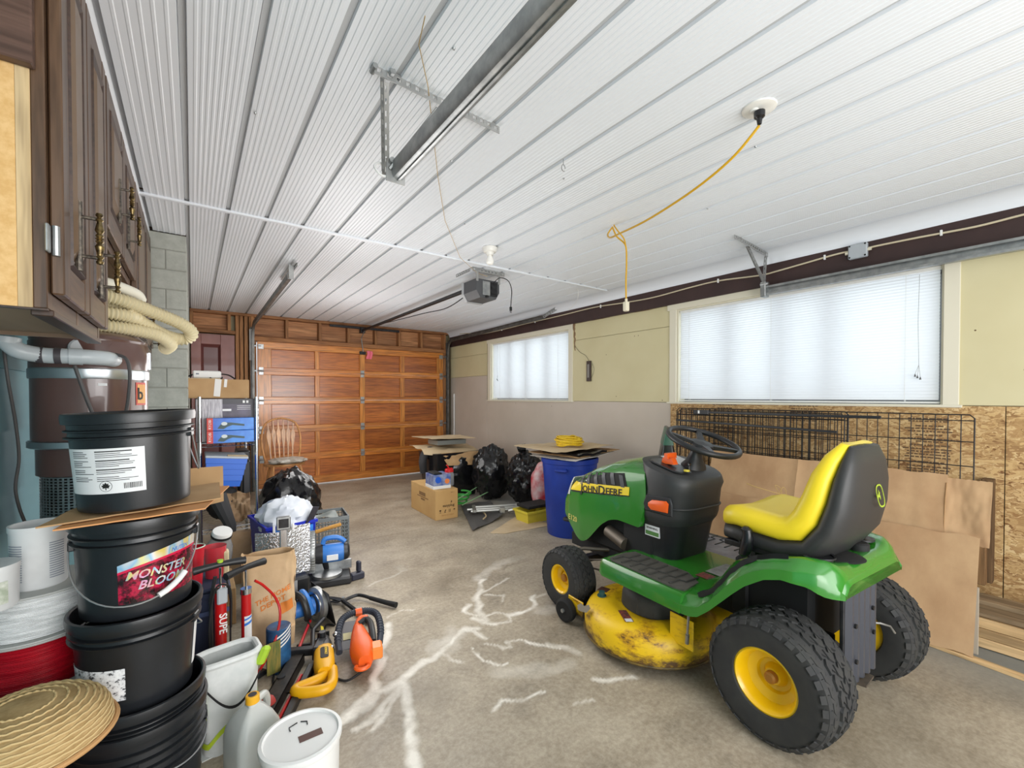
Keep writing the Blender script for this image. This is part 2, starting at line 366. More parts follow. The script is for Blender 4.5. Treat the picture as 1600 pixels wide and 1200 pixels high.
def slab(y0, y1, fine):
    xs = [-.6, -.3, 0, .3]+[.3+.0125*i for i in range(1, 137)]+[2.3, 2.6, 2.9, 3.2, 3.5, 3.86] if fine else [-.6+i*.2787 for i in range(17)]
    if fine: ys = [y0]+[0, .4, .8, 1.2]+[1.3+.0125*i for i in range(0, 154)]+[3.4, 3.6, 3.8, 4.0, y1]
    else: n = max(2, int((y1-y0)/.25)); ys = [y0+(y1-y0)*i/n for i in range(n+1)]
    nx = len(xs); ny = len(ys); mb = MB()
    mb.add([(x, y, 0) for y in ys for x in xs], [(j*nx+i, j*nx+i+1, (j+1)*nx+i+1, (j+1)*nx+i) for j in range(ny-1) for i in range(nx-1)])
    k = len(mb.v); mb.add([(xs[0], y0, -.08), (xs[-1], y0, -.08), (xs[-1], y1, -.08), (xs[0], y1, -.08)], [(0, 3, 2, 1)])
    mb.add([(xs[0], y0, 0), (xs[-1], y0, 0), (xs[0], y0, -.08), (xs[-1], y0, -.08), (xs[0], y1, 0), (xs[-1], y1, 0), (xs[0], y1, -.08), (xs[-1], y1, -.08)], [(0, 2, 3, 1), (4, 5, 7, 6)])
    o = build('slab', mb, FM, fl, smooth=0)
    ca = o.data.color_attributes.new('salt', 'FLOAT_COLOR', 'POINT')
    for i, v_ in enumerate(o.data.vertices):
        a, b_ = stain(v_.co.x, v_.co.y); ca.data[i].color = (a, b_, 0, 1)
slab(-1.8, 4.133, True); slab(4.141, 7.22, False)
m_ = MB().box(-.6, 3.86, 4.12, 4.155, -.09, -.012); build('joint_bed', m_, M('joint dirt', (60, 54, 46), .9), fl)
m_ = MB().box(-6, 10, 7.22, 15, -.08, -.01).box(-6, 10, -9, -1.8, -.08, -.01)
build('ground', m_, M('outdoor concrete', (190, 188, 182), .8, c2=(170, 168, 160), sc=2), kind='structure')
# ---- ceiling of ribbed white steel panels
def ceil_mat():
    m, nt, b, out = newmat('white ribbed steel'); b.inputs['Base Color'].default_value = lin((232, 236, 242)); b.inputs['Roughness'].default_value = .38
    n = N(nt, 'ShaderNodeTexNoise', {'Vector': coords(nt, (1.0, .5, 1)), 'Scale': 2.2, 'Detail': 1}); bump(nt, b, n.outputs[0], .12, .006)
    return m
CM = ceil_mat(); ce = struct('ceiling')
XS = [-.238, -.027, .182, .393, .609, .83, 1.048, 1.267, 1.485, 1.703, 1.922, 2.14, 2.358, 2.59, 2.82, 3.05, 3.275, 3.51, 3.73]
def cpanel(x0, x1, y0, y1, nr=8):
    z = 2.52; a = x0+.023; b_ = x1-.003; pr = [(x0, z+.021), (x0+.019, z+.021), (a, z)]
    for k in range(nr):
        c = a+.012+(b_-a-.02)*(k+.5)/nr; h = .0065; pr += [(c-h, z), (c-h*.55, z-.0017), (c+h*.55, z-.0017), (c+h, z)]
    pr += [(b_, z), (x1, z+.021)]
    mb = MB().rings([[(x, y0, zz) for x, zz in pr]+[(x1, y0, z+.023), (x0, y0, z+.023)], [(x, y1, zz) for x, zz in pr]+[(x1, y1, z+.023), (x0, y1, z+.023)]])
    build('ceiling_panel', mb, CM, ce, smooth=25)
for i in range(len(XS)-1):
    for y0, y1 in ((-1.8, 3.29), (3.32, 7.30)):
        if i == 0 and y0 > 3:  y1 = 4.0
        cpanel(XS[i], XS[i+1], y0, y1, 5 if i == 0 else 8)
SEAM_SHADE = M('painted seam shade', (184, 186, 188), .5)  # grey strips paint the shade of the panel laps into the grooves
for x in XS[1:-1]: build('seam_shade', MB().box(x, x+.020, -1.8, 7.19, 2.5315, 2.5345), SEAM_SHADE, ce)
mb = MB().rings([[(x, y, z) for x, z in ((-.262, 2.52), (-.262, 2.505), (-.25, 2.496), (-.236, 2.505), (-.232, 2.52))] for y in (-1.8, 4.0)]); build('edge_trim', mb, CM, ce, smooth=60)
pr = [(3.70, 2.516)]+[(3.74+.09*sin(t), 2.431+.085*cos(t)+.0) for t in [pi/2*k/6 for k in range(7)]]
mb = MB().rings([[(x, y, z) for x, z in pr+[(3.84, 2.43), (3.84, 2.53)]] for y in (-1.8, 7.2)]); build('cove_trim', mb, CM, ce, smooth=60)
build('joint_strip', MB().box(-.28, 3.70, 3.288, 3.322, 2.506, 2.522, .004), CM, ce)
for k, (x, y) in enumerate([(.72, 1.32), (1.05, 1.95), (.22, 2.1), (1.62, 1.75), (2.6, 1.5), (1.5, 2.6), (2.14, 1.0)]):
    build('screw', MB().lathe([(.0, 2.511), (.004, 2.512), (.006, 2.517)], 10).at(MX.Identity(4)), STEEL, ce, loc=(x, y, 0))
build('roof_deck', MB().box(-.62, 3.95, -1.85, 7.45, 2.545, 2.62), M('roof board', (120, 100, 80), .9), kind='structure')
# ---- right wall
CREAM = M('yellow wall paint', (216, 207, 168), .55, c2=(209, 199, 158), sc=1.6, bmp=.05, bsc=40)
TAUPE = M('taupe wall paint', (203, 192, 179), .55, c2=(194, 183, 169), sc=1.4, bmp=.05, bsc=40)
FRAMEM = M('cream window paint', (226, 220, 200), .5)
BROWN = M('dark brown board', (64, 44, 42), .5, c2=(54, 37, 36), sc=3)
def osb_mat():
    m, nt, b, out = newmat('oriented strand board')
    co = coords(nt, (1, 1, 2.2)); nz = N(nt, 'ShaderNodeTexNoise', {'Vector': co, 'Scale': 9, 'Detail': 3})
    ad = N(nt, 'ShaderNodeVectorMath', {0: co, 1: nz.outputs['Color']}, operation='ADD'); 
    cols = []
    for k, (sc_, rt) in enumerate(((1, (0, 0, 0)), (1, (1.0, 0, 0)), (1, (-.8, 0, 0)))):
        mp = N(nt, 'ShaderNodeMapping', {'Vector': ad.outputs[0], 'Rotation': rt, 'Scale': (7, 7, 17)})
        v_ = N(nt, 'ShaderNodeTexVoronoi', {'Vector': mp.outputs[0], 'Scale': 1.0}); sp = N(nt, 'ShaderNodeSeparateColor', {0: v_.outputs['Color']}); cols.append(sp)
    a = ramp(nt, cols[0].outputs[0], [(0, (150, 112, 68)), (.5, (196, 160, 108)), (1, (222, 194, 144))])
    b2 = ramp(nt, cols[1].outputs[1], [(0, (128, 88, 50)), (.5, (186, 148, 98)), (1, (214, 182, 132))])
    c3 = ramp(nt, cols[2].outputs[2], [(0, (160, 120, 74)), (1, (210, 176, 122))])
    f1 = ramp(nt, cols[1].outputs[0], [(.5, (0, 0, 0)), (.55, (255, 255, 255))]); f2 = ramp(nt, cols[2].outputs[1], [(.6, (0, 0, 0)), (.65, (255, 255, 255))])
    c = mix(nt, f2, mix(nt, f1, a, b2), c3); nt.links.new(c, b.inputs['Base Color']); b.inputs['Roughness'].default_value = .75
    bump(nt, b, cols[0].outputs[0], .25, .0015); return m
OSB = osb_mat()
wr = struct('wall_right'); W = 3.86
def wp(name, y0, y1, z0, z1, mat, t=.012, x=W): build(name, MB().box(x, x+t, y0, y1, z0, z1, .0015), mat, wr)
wp('wall_panel', 2.585, 4.03, 1.292, 2.045, CREAM); wp('wall_panel', 2.585, 4.03, 2.049, 2.262, CREAM)
wp('wall_panel', 5.985, 7.22, 1.694, 2.045, CREAM); wp('wall_panel', 5.985, 7.22, 2.049, 2.30, CREAM)
wp('wall_panel', .135, .600, 1.292, 2.19, CREAM); wp('wall_panel', -1.8, .131, 1.292, 2.19, CREAM)
wp('wall_panel', -1.8, .60, 2.194, 2.27, CREAM)
wp('wall_panel', 5.985, 7.22, 0.0, 1.690, TAUPE); wp('wall_panel', 2.60, 5.981, 0, 1.288, TAUPE)
wp('strand_board', .372, 2.598, .012, 1.288, OSB, .012, W-.012); wp('strand_board', -.86, .368, .012, 1.288, OSB, .012, W-.012); wp('strand_board', -1.8, -.864, .012, 1.288, OSB, .012, W-.012)
# the masonry core behind the boards, with the two window openings
core = MB()
for y0, y1, z0, z1 in ((-1.8, .64, 0, 2.545), (.64, 2.54, 0, 1.293), (.64, 2.54, 2.20, 2.545), (2.54, 4.07, 0, 2.545), (4.07, 5.87, 0, 1.293), (4.07, 5.87, 2.20, 2.545), (5.87, 7.45, 0, 2.545)):
    core.box(W+.012, W+.17, y0, y1, z0, z1)
build('wall_core', core, M('wall backing', (170, 160, 130), .8), wr)
def ragged(y, z0, z1, w_, seed):
    random.seed(seed); n = 14; L = [(y+random.uniform(-.2, .2)*w_, z0+(z1-z0)*i/n) for i in range(n+1)]
    Rr = [(y+w_*(.3+.7*(i/n))*random.uniform(.6, 1.1), z0+(z1-z0)*i/n) for i in range(n+1)]
    return MB().prism(L+Rr[::-1], .0015, MX(((0, 0, -1, W-.0005), (1, 0, 0, 0), (0, 1, 0, 0), (0, 0, 0, 1))))
BARE = M('bare brown board', (146, 118, 88), .85, c2=(128, 100, 72), sc=12)
build('bare_patch', ragged(3.955, 1.92, 2.262, .045, 3), BARE, wr); build('bare_patch', ragged(2.600, 1.95, 2.262, .03, 5), BARE, wr)
build('bare_edge', MB().prism([(2.6, 2.262), (4.0, 2.262)]+[(4.0-1.4*i/20, 2.255-.012*abs(NZ.noise(V((i*.9, 2, 3))))) for i in range(21)], .0015, MX(((0, 0, -1, W-.0005), (1, 0, 0, 0), (0, 1, 0, 0), (0, 0, 0, 1)))), BARE, wr)
build('trim_1', MB().box(3.83, 3.875, -1.8, 7.2, 2.255, 2.515, .002), BROWN, kind='structure')
for k, (y, z) in enumerate([(3.45, 1.83), (3.0, 2.0), (3.3, 1.35), (2.7, 1.31), (3.05, 2.0), (.5, 1.75), (.3, 1.5), (.2, 1.42), (5.2, 1.25), (4.4, 1.22)]):
    build('nail_hole', MB().cyl((W+.001, y, z), (W-.001, y, z), .005, n=8), M('hole brown', (110, 90, 62), .9), wr)
# ---- windows and blinds
GLASS = clearmat('window glass', (240, 246, 246), .93, .02)
def slat_mat():
    m, nt, b, out = newmat('white blind slat'); b.inputs['Base Color'].default_value = lin((242, 242, 245)); b.inputs['Roughness'].default_value = .45
    t = N(nt, 'ShaderNodeBsdfTranslucent', {'Color': lin((235, 238, 245))}); mx = N(nt, 'ShaderNodeMixShader', {'Fac': .42})
    nt.links.new(b.outputs[0], mx.inputs[1]); nt.links.new(t.outputs[0], mx.inputs[2]); nt.links.new(mx.outputs[0], out.inputs[0]); return m
SLAT = slat_mat()
def window(nm, y0, y1, z0, z1, mulls, label, ladders, cordy):
    wn = struct(nm); t = .035
    fr = MB()
    for a, b_, c, d in ((y0-.075, y0, z0-.005, z1+.03), (y1, y1+.075, z0-.005, z1+.03)): fr.box(W-.012, W+.012, a, b_, c, d, .003)
    build('casing', fr, FRAMEM, wn); build('casing', MB().box(W-.014, W+.012, y0-.075, y1+.1, z1+.0, z1+.06, .003), FRAMEM, wn)
    build('window_sill', MB().box(W-.02, W+.13, y0-.09, y1+.1, z0-.018, z0+.0, .003), FRAMEM, wn)
    build('reveal', MB().box(W+.012, W+.16, y0, y0+.012, z0, z1).box(W+.012, W+.16, y1-.012, y1, z0, z1).box(W+.012, W+.16, y0+.012, y1-.012, z1-.012, z1), FRAMEM, wn)
    sx = W+.12
    build('window_frame', MB().box(sx, sx+.04, y0+.012, y1-.012, z0, z0+t).box(sx, sx+.04, y0+.012, y1-.012, z1-.012-t, z1-.012).box(sx, sx+.04, y0+.012, y0+.012+t, z0+t, z1-t).box(sx, sx+.04, y1-.012-t, y1-.012, z0+t, z1-t), M('aluminium sash', (120, 122, 126), .4, .5), wn)
    for q in mulls: build('mullion', MB().box(sx-.005, sx+.045, q-.03, q+.03, z0+t, z1-t), M('aluminium sash', (120, 122, 126)), wn)
    ed = [y0+.045]+sorted(mulls)+[y1-.045]
    for a, b_ in zip(ed, ed[1:]): build('pane', MB().box(sx+.018, sx+.022, a, b_, z0+t, z1-t), GLASS, wn)
    bl = thing('window_blind', label, 'blind', (W+.035, (y0+y1)/2, z0))
    h = z1-z0; hw = (y1-y0)/2-.02
    build('headrail', MB().box(-.014, .014, -hw, hw, h-.035, h-.013, .002), WHITE, bl)
    build('bottom_rail', MB().box(-.012, .012, -hw, hw, .006, .018, .003), WHITE, bl)
    n = 41; pit = (h-.055)/n; me = None
    tl = R(66)
    for i in range(n):
        z = .03+pit*(i+.5)
        if me is None:
            pts = [(u, .0022*(1-(u/.0125)**2)) for u in (-.0125, -.006, 0, .006, .0125)]
            pts = [(x*cos(tl)-q*sin(tl), x*sin(tl)+q*cos(tl)) for x, q in pts]
            mb = MB().rings([[(x, y, q) for x, q in pts] for y in (-hw+.004, hw-.004)], False); me = build('slat', mb, SLAT, bl, smooth=60); me.location = (0, 0, z)
        else:
            c = me.copy(); COL.objects.link(c); c.location = (0, 0, z)
    for q in ladders: build('ladder_cord', MB().box(-.0135, -.012, q-.0012-(y0+y1)/2, q+.0012-(y0+y1)/2, .015, h-.03).box(.012, .0135, q-.0012-(y0+y1)/2, q+.0012-(y0+y1)/2, .015, h-.03), WHITE, bl)
    c = cordy-(y0+y1)/2; tz = h*.2 if nm == 'window_2' else h*.35
    pc = MB().tube([(-.02, c, h-.05), (-.024, c+.004, h*.6), (-.022, c-.002, tz+.08)], .0012, 5)
    for k, d in enumerate((-.01, .004, .016)): pc.tube([(-.022, c-.002, tz+.08), (-.022, c+d, tz+.01*k)], .001, 4)
    pc2 = MB()
    for k, d in enumerate((-.01, .004, .016)): pc2.cyl((-.022, c+d, tz+.01*k), (-.022, c+d, tz+.01*k-.018), .002, .006, 8)
    build('pull_cord', pc, M('cord grey', (150, 150, 150), .7), bl); build('cord_tassel', pc2, M('tassel grey', (90, 90, 92), .6), bl)
window('window_1', 4.07, 5.87, 1.295, 2.20, [4.55, 5.0, 5.42], 'white horizontal slat blind closed over the smaller far window', [4.3, 5.0, 5.65], 5.7)
window('window_2', .64, 2.54, 1.295, 2.20, [1.28, 1.62, 2.05], 'white horizontal slat blind closed over the big window above the wire panel', [.83, 1.68, 2.42], .76)
# ---- back wall with wooden sectional door
FIRW = wood('old fir stud', (182, 130, 82), (140, 92, 54), 'Z', .7, 10)
FIRH = wood('old fir plate', (172, 120, 74), (134, 86, 50), 'X', .7, 10)
PLY = wood('red plywood', (210, 154, 106), (164, 108, 68), 'X', .65, 7, knots=True)
wb = struct('wall_back')
build('wall_core', MB().box(-.6, .75, 7.34, 7.45, 0, 2.545).box(3.71, 4.03, 7.34, 7.45, 0, 2.545).box(.75, 3.71, 7.34, 7.45, 2.15, 2.545), M('wall backing', (170, 160, 130)), wb)
EX = [.70, 1.14, 1.60, 2.03, 2.47, 2.88, 3.28, 3.74]
for i, x in enumerate(EX): build('stud', MB().box(x-.02, x+.02, 7.21, 7.335, 2.205, 2.48, .002), FIRW, wb)
for a, b_ in zip(EX, EX[1:]): build('plywood_panel', MB().box(a+.02, b_-.02, 7.325, 7.337, 2.2, 2.485), PLY, wb)
build('plate', MB().box(.68, 3.80, 7.19, 7.335, 2.14, 2.205, .003), FIRH, wb); build('plate', MB().box(-.02, 3.84, 7.20, 7.335, 2.48, 2.519, .003), FIRH, wb)
for x in (.515, .565, .62, .675): build('stud', MB().box(x-.021, x+.021, 7.20+random.uniform(0, .02), 7.33, 0, 2.48, .003), FIRW, wb)
build('plywood_panel', MB().box(-.01, .44, 7.31, 7.325, 2.26, 2.48), PLY, wb); build('stud', MB().box(-.02, .02, 7.2, 7.33, 2.26, 2.48, .003), FIRW, wb); build('stud', MB().box(.40, .44, 7.2, 7.33, 2.26, 2.48, .003), FIRW, wb)
build('plate', MB().box(-.02, .49, 7.19, 7.33, 2.215, 2.26, .003), FIRH, wb)
build('jamb', MB().box(3.71, 3.80, 7.20, 7.33, 0, 2.14, .003), FIRW, wb); build('jamb', MB().box(.70, .745, 7.205, 7.33, 0, 2.14, .003), FIRW, wb)
# interior red-brown door, partly behind the boxes
OX = M('oxblood door paint', (122, 66, 58), .35, c2=(138, 82, 72), sc=3, coat=.3)
d2 = struct('door_2')
build('stile', MB().box(-.01, .10, 7.235, 7.275, 0, 2.2, .003), OX, d2); build('stile', MB().box(.32, .485, 7.235, 7.275, 0, 2.2, .003), OX, d2)
for z0, z1 in ((2.06, 2.2), (1.36, 1.46), (.76, .9), (0, .2)): build('rail', MB().box(.10, .32, 7.237, 7.273, z0, z1, .003), OX, d2)
for z0, z1 in ((1.46, 2.06), (.9, 1.36), (.2, .76)):
    mb = MB(); a = [(.10, z0), (.32, z0), (.32, z1), (.10, z1)]; c = [(.13, z0+.04), (.29, z0+.04), (.29, z1-.04), (.13, z1-.04)]
    mb.rings([[(x, 7.245, z) for x, z in a], [(x, 7.268, z) for x, z in c]], True, False, True); build('door_panel', mb, M('oxblood inset', (96, 48, 46), .35, coat=.3), d2, smooth=0)
# ---- overhead wooden door: five sections of four panels
HON = wood('honey varnished fir', (222, 146, 62), (192, 110, 40), 'X', .35, 8, coat=.5)
HONZ = wood('honey varnished stile', (226, 152, 66), (198, 118, 46), 'Z', .35, 8, coat=.5)
PAN = wood('red varnished panel', (204, 120, 48), (150, 78, 30), 'X', .32, 9, coat=.5)
d1 = struct('door_1')
CX_ = [(.93, 1.52), (1.585, 2.195), (2.28, 2.877), (2.96, 3.57)]; HY = 7.20
for s_ in range(5):
    z0 = .018+s_*.4245; z1 = z0+.4225; zb = z0+(.115 if s_ == 0 else .05); zt = z1-(.10 if s_ == 4 else .05)
    sec = build('door_section', MB().box(.755, 3.70, HY, HY+.04, z0, zb, .003), HON, d1)
    build('rail', MB().box(.755, 3.70, HY, HY+.04, zt, z1, .003), HON, sec)
    ed = [.755]+[q for c in CX_ for q in c]+[3.70]
    for a, b_ in zip(ed[::2], ed[1::2]): build('stile', MB().box(a, b_, HY+.001, HY+.039, zb, zt, .003), HONZ, sec)
    for a, b_ in CX_:
        mb = MB().rings([[(a, HY+.006, zb), (b_, HY+.006, zb), (b_, HY+.006, zt), (a, HY+.006, zt)], [(a+.006, HY+.022, zb+.006), (b_-.006, HY+.022, zb+.006), (b_-.006, HY+.022, zt-.006), (a+.006, HY+.022, zt-.006)]], True, False, True)
        build('door_panel', mb, PAN, sec, smooth=0)
def hinge(x, z, par, side=0):
    mb = MB().box(x-.03, x+.03, HY-.006, HY, z-.055, z-.012, .002).box(x-.03, x+.03, HY-.006, HY, z+.012, z+.055, .002).cyl((x-.035, HY-.012, z), (x+.035, HY-.012, z), .009, n=10)
    if side: mb.cyl((x, HY-.02, z), (x+side*.09, HY-.02, z), .005, n=8).cyl((x+side*.06, HY-.02, z), (x+side*.085, HY-.02, z), .022, n=14)
    build('hinge', mb, STEEL, par)
for s_ in range(1, 5):
    z = .0175+s_*.4245
    for x, sd in ((2.2375, 0), (.80, -1), (3.655, 1)): hinge(x, z, d1, sd)
for x, sd in ((.80, -1), (3.655, 1)):
    mb = MB().box(x-.035, x+.035, HY-.006, HY, 2.03, 2.10, .002).cyl((x, HY-.02, 2.07), (x+sd*.09, HY-.02, 2.07), .005, n=8).cyl((x+sd*.06, HY-.02, 2.07), (x+sd*.085, HY-.02, 2.07), .022, n=14); build('roller_bracket', mb, STEEL, d1)
build('lift_bracket', MB().box(2.19, 2.29, HY-.03, HY, 2.03, 2.08, .003), DKMET, d1)
build('red_tag', MB().grid(lambda u, v: (2.30+.09*u+.01*sin(v*5), HY-.035-.01*sin(u*6), 2.09-.13*v), 8, 8, .001), M('faded red tag', (232, 110, 130), .6), d1, label='faded pink-red tag hanging at the top rail')
# ---- left walls: blue lap siding, block pier and the block wall beyond it
SID = M('blue painted siding', (122, 164, 172), .6, c2=(106, 148, 158), sc=2, stretch=(1, .3, 2), bmp=.1, bsc=30)
wl = struct('wall_left')
for i in range(11):
    z0 = .03+i*.237; z1 = min(z0+.25, 2.54)
    mb = MB().rings([[(x, y, z) for x, z in ((-.585, z0), (-.568, z0), (-.580, z1), (-.596, z1))] for y in (-1.8, 4.0)]); build('siding_board', mb, SID, wl, smooth=0)
build('wall_core', MB().box(-.70, -.59, -1.8, 4.1, 0, 2.545), M('wall backing', (170, 160, 130)), wl)
CMU = M('grey block', (176, 178, 170), .85, c2=(160, 162, 154), sc=14, bmp=.4, bsc=90, bdist=.003); MORT = M('mortar', (150, 150, 142), .95)
wq = struct('wall_pier')
for i in range(18):
    z0 = .004+i*.141; z1 = min(z0+.136, 2.515)
    cuts = [-.59, -.274, -.024] if i % 2 else [-.59, -.40, -.149, -.024]
    for a, b_ in zip(cuts, cuts[1:]): build('block', MB().box(a+.0025, b_-.0025, 4.0, 4.19, z0, z1, .004), CMU, wq)
build('mortar', MB().box(-.59, -.03, 4.005, 4.19, 0, 2.515), MORT, wq)
wf = struct('wall_left_far')
for i in range(18):
    z0 = .004+i*.141; z1 = min(z0+.136, 2.515); y = 4.2-(.2 if i % 2 else 0)
    while y < 7.34:
        y2 = min(y+.4, 7.34); ya = max(y, 4.195)
        if y2-ya > .03: build('block', MB().box(-.2, -.024, ya, y2-.005, z0, z1, .003), CMU, wf)
        y += .4
build('mortar', MB().box(-.2, -.03, 4.19, 7.34, 0, 2.515), MORT, wf)
build('wall_rear', MB().box(-.7, -.45, -1.95, -1.8, 0, 2.545).box(2.95, 4.03, -1.95, -1.8, 0, 2.545).box(-.45, 2.95, -1.95, -1.8, 2.38, 2.545), M('wall backing', (170, 160, 130)), kind='structure')
# ============================================================ OVERHEAD THINGS
def perf_bar(mb, p0, p1, w_, t, up):   # flat strip with holes drawn as dark recess discs is added separately
    p0 = V(p0); p1 = V(p1); d = (p1-p0).normalized(); u = V(up); u = (u-d*u.dot(d)).normalized(); n = d.cross(u)
    L = (p1-p0).length; Mx = MX((( d.x, u.x, n.x, p0.x), (d.y, u.y, n.y, p0.y), (d.z, u.z, n.z, p0.z), (0, 0, 0, 1)))
    # a strip with square-ish slots: two side rails and bridges between the holes
    k = max(2, int(L/.036)); h = w_/2; s_ = L/k
    mb.at(Mx).box(0, L, -h, -h*.4, 0, t).box(0, L, h*.4, h, 0, t)
    for i in range(k+1):
        c = i*s_; mb.box(max(0, c-s_*.26), min(L, c+s_*.26), -h*.4, h*.4, 0, t)
    mb.at(MX.Identity(4))
def angle_bar(p0, p1, w_, t, up, side, mat, par, name='perforated_angle', label=None):
    mb = MB(); perf_bar(mb, p0, p1, w_, t, up)
    d = (V(p1)-V(p0)); mb2 = MB(); perf_bar(mb2, V(p0)+V(side)*w_*.5+V(up)*w_*.5, V(p1)+V(side)*w_*.5+V(up)*w_*.5, w_, t, side)
    return build(name, join(mb, mb2), mat, par, label)
GALV = M('galvanised angle', (158, 159, 158), .45, .6, c2=(172, 173, 172), sc=20)
def track(par, p0, p1, name='track', w_=.055, d=.025):   # C-shaped roller track
    mb = MB(); p0 = V(p0); p1 = V(p1); a = (p1-p0).normalized(); s_ = a.cross(V((0, 0, 1))); s_ = s_.normalized() if s_.length > .1 else V((0, 1, 0))
    u = s_.cross(a)
    pr = [(0, -.5), (.9, -.5), (1, -.35), (1, -.25), (.92, -.25), (.9, -.4), (.08, -.4), (.08, .4), (.9, .4), (.92, .25), (1, .25), (1, .35), (.9, .5), (0, .5)]
    return build(name, mb.rings([[p+s_*(x*d)+u*(y*w_) for x, y in pr] for p in (p0, p1)]), STEEL, par)
# near left track of the rear door, with its hanger
t = thing('door_track', 'thick galvanised overhead track ending at the perforated V hanger', 'track', (.69, 1.0, 2.27))
mb = MB(); mb.rings([[V((x, y, z)) for x, z in ((-.028, .03), (-.028, -.012), (-.02, -.03), (.0, -.036), (.02, -.03), (.028, -.012), (.028, .03), (.023, .03), (.023, -.01), (0, -.028), (-.023, -.01), (-.023, .03))] for y in (-2.6, .74)])
build('rail', mb, STEEL, t)
build('rail_rib', MB().box(-.004, .004, -2.6, .74, -.040, -.035), STEEL, t)
angle_bar((-.16, .555, .238), (.40, .590, .238), .036, .003, (0, 0, 1), (0, 1, 0), GALV, t)
angle_bar((-.13, .56, .22), (-.055, .76, -.01), .03, .003, (0, 1, 0), (1, 0, 0), GALV, t, 'hanger_strap')
build('hanger_strap', MB().tube([(.11, .60, .225), (-.035, .74, .0)], .008, 6), GALV, t)
build('bolt', MB().cyl((-.03, .72, .03), (-.03, .745, .03), .012, n=8).cyl((-.16, .54, .24), (-.16, .58, .24), .01, n=8).cyl((-.1, .55, .24), (-.1, .53, .24), .012, n=6), STEEL, t)
build('end_plate', MB().box(-.05, .03, .74, .744, -.05, .04, .001), GALV, t)
build('white_cord_loop', MB().tube(spline([(-.03, .76, .02), (-.07, .77, .025), (-.09, .76, .0), (-.07, .75, -.03), (-.03, .75, -.03)], 6), .005, 6), WHITE, t, label='white cord loop tied round the track end')
# right track of the rear door
t = thing('door_track', 'galvanised overhead track running along the top of the big window', 'track', (3.75, .7, 2.2))
mb = MB(); mb.rings([[V((x, y, z)) for x, z in ((-.02, .036), (.02, .036), (.02, -.036), (-.02, -.036), (-.02, -.02), (-.012, -.02), (-.012, -.03), (.014, -.03), (.014, .03), (-.012, .03), (-.012, .02), (-.02, .02))] for y in (-2.4, .98)]); build('rail', mb, STEEL, t)
angle_bar((-.57, .93, .31), (.02, .96, .29), .034, .003, (0, 0, 1), (0, 1, 0), GALV, t)
angle_bar((-.30, .96, .29), (.0, .97, .06), .026, .003, (1, 0, 1), (0, 1, 0), GALV, t, 'hanger_strap'); angle_bar((.02, .97, .29), (.01, .98, .05), .022, .003, (1, 0, 0), (0, 1, 0), GALV, t, 'hanger_strap')
build('bracket', MB().box(-.04, .03, .95, .99, -.05, .07, .004).cyl((-.03, .93, .05), (-.03, .99, .05), .012, n=8), STEEL, t)
# tracks of the wooden door
def front_track(x, side, y_end, label):
    t = thing('door_track', label, 'track', (x, 7.15, 0))
    mb = MB(); pts = [(0, 0, 0.01), (0, 0, 2.14)]+[(0, -.16+.16*cos(a), 2.14+.22*sin(a)) for a in [pi/2*k/8 for k in range(1, 9)]]+[(0, y_end-7.15, 2.40)]
    rs = []
    for i, p in enumerate(pts):
        p = V(p); d = (V(pts[min(i+1, len(pts)-1)])-V(pts[max(i-1, 0)])).normalized(); n = V((1, 0, 0)).cross(d).normalized()
        rs.append([p+V((side*a*.03, 0, 0))+n*(b*.026) for a, b in ((0, -1), (1, -1), (1, 1), (0, 1), (0, .8), (.85, .8), (.85, -.8), (0, -.8))])
    build('rail', MB().rings(rs), M('dull steel track', (128, 128, 126), .5, .7, c2=(100, 98, 94), sc=12), t)
    build('angle', MB().box(-side*.0, side*.045, .03, .034, .0, 2.33).box(side*.041, side*.045, -.01, .034, 0, 2.33), M('dull steel track', (0, 0, 0)), t)
    return t
t = front_track(.712, -1, 4.27, 'dull steel track rising beside the stud wall and along the ceiling')
angle_bar((.015, 4.15-7.15, 2.50), (.015, 4.85-7.15, 2.50), .03, .003, (1, 0, 0), (0, 0, -1), GALV, t); build('spring', MB().tube([(.01+.018*cos(k*.8), 4.30-7.15+k*.0028, 2.46+.018*sin(k*.8)) for k in range(80)], .0025, 5), STEEL, t)
build('hanger_strap', MB().box(-.02, .02, 4.27-7.15, 4.274-7.15, 2.38, 2.51, .001), GALV, t)
build('white_strap', MB().box(-.055, -.025, .02, .024, 1.86, 2.30, .001), WHITE, t, label='white painted strap beside the track')
t = front_track(3.745, 1, 4.45, 'dull steel track curving under the brown board above the far window')
angle_bar((.0, 4.45-7.15, 2.41), (.06, 4.25-7.15, 2.50), .03, .003, (1, 0, 0), (0, 0, -1), GALV, t, 'hanger_strap')
# white pipe in the corner
centered('corner_conduit', MB().tube([(3.84, 7.05, .02), (3.84, 7.05, 1.40)], .012, 10).cyl((3.84, 7.05, 1.35), (3.84, 7.05, 1.37), .017, n=10), WHITE, label='slim white pipe standing in the far corner beside the wooden door', cat='pipe')
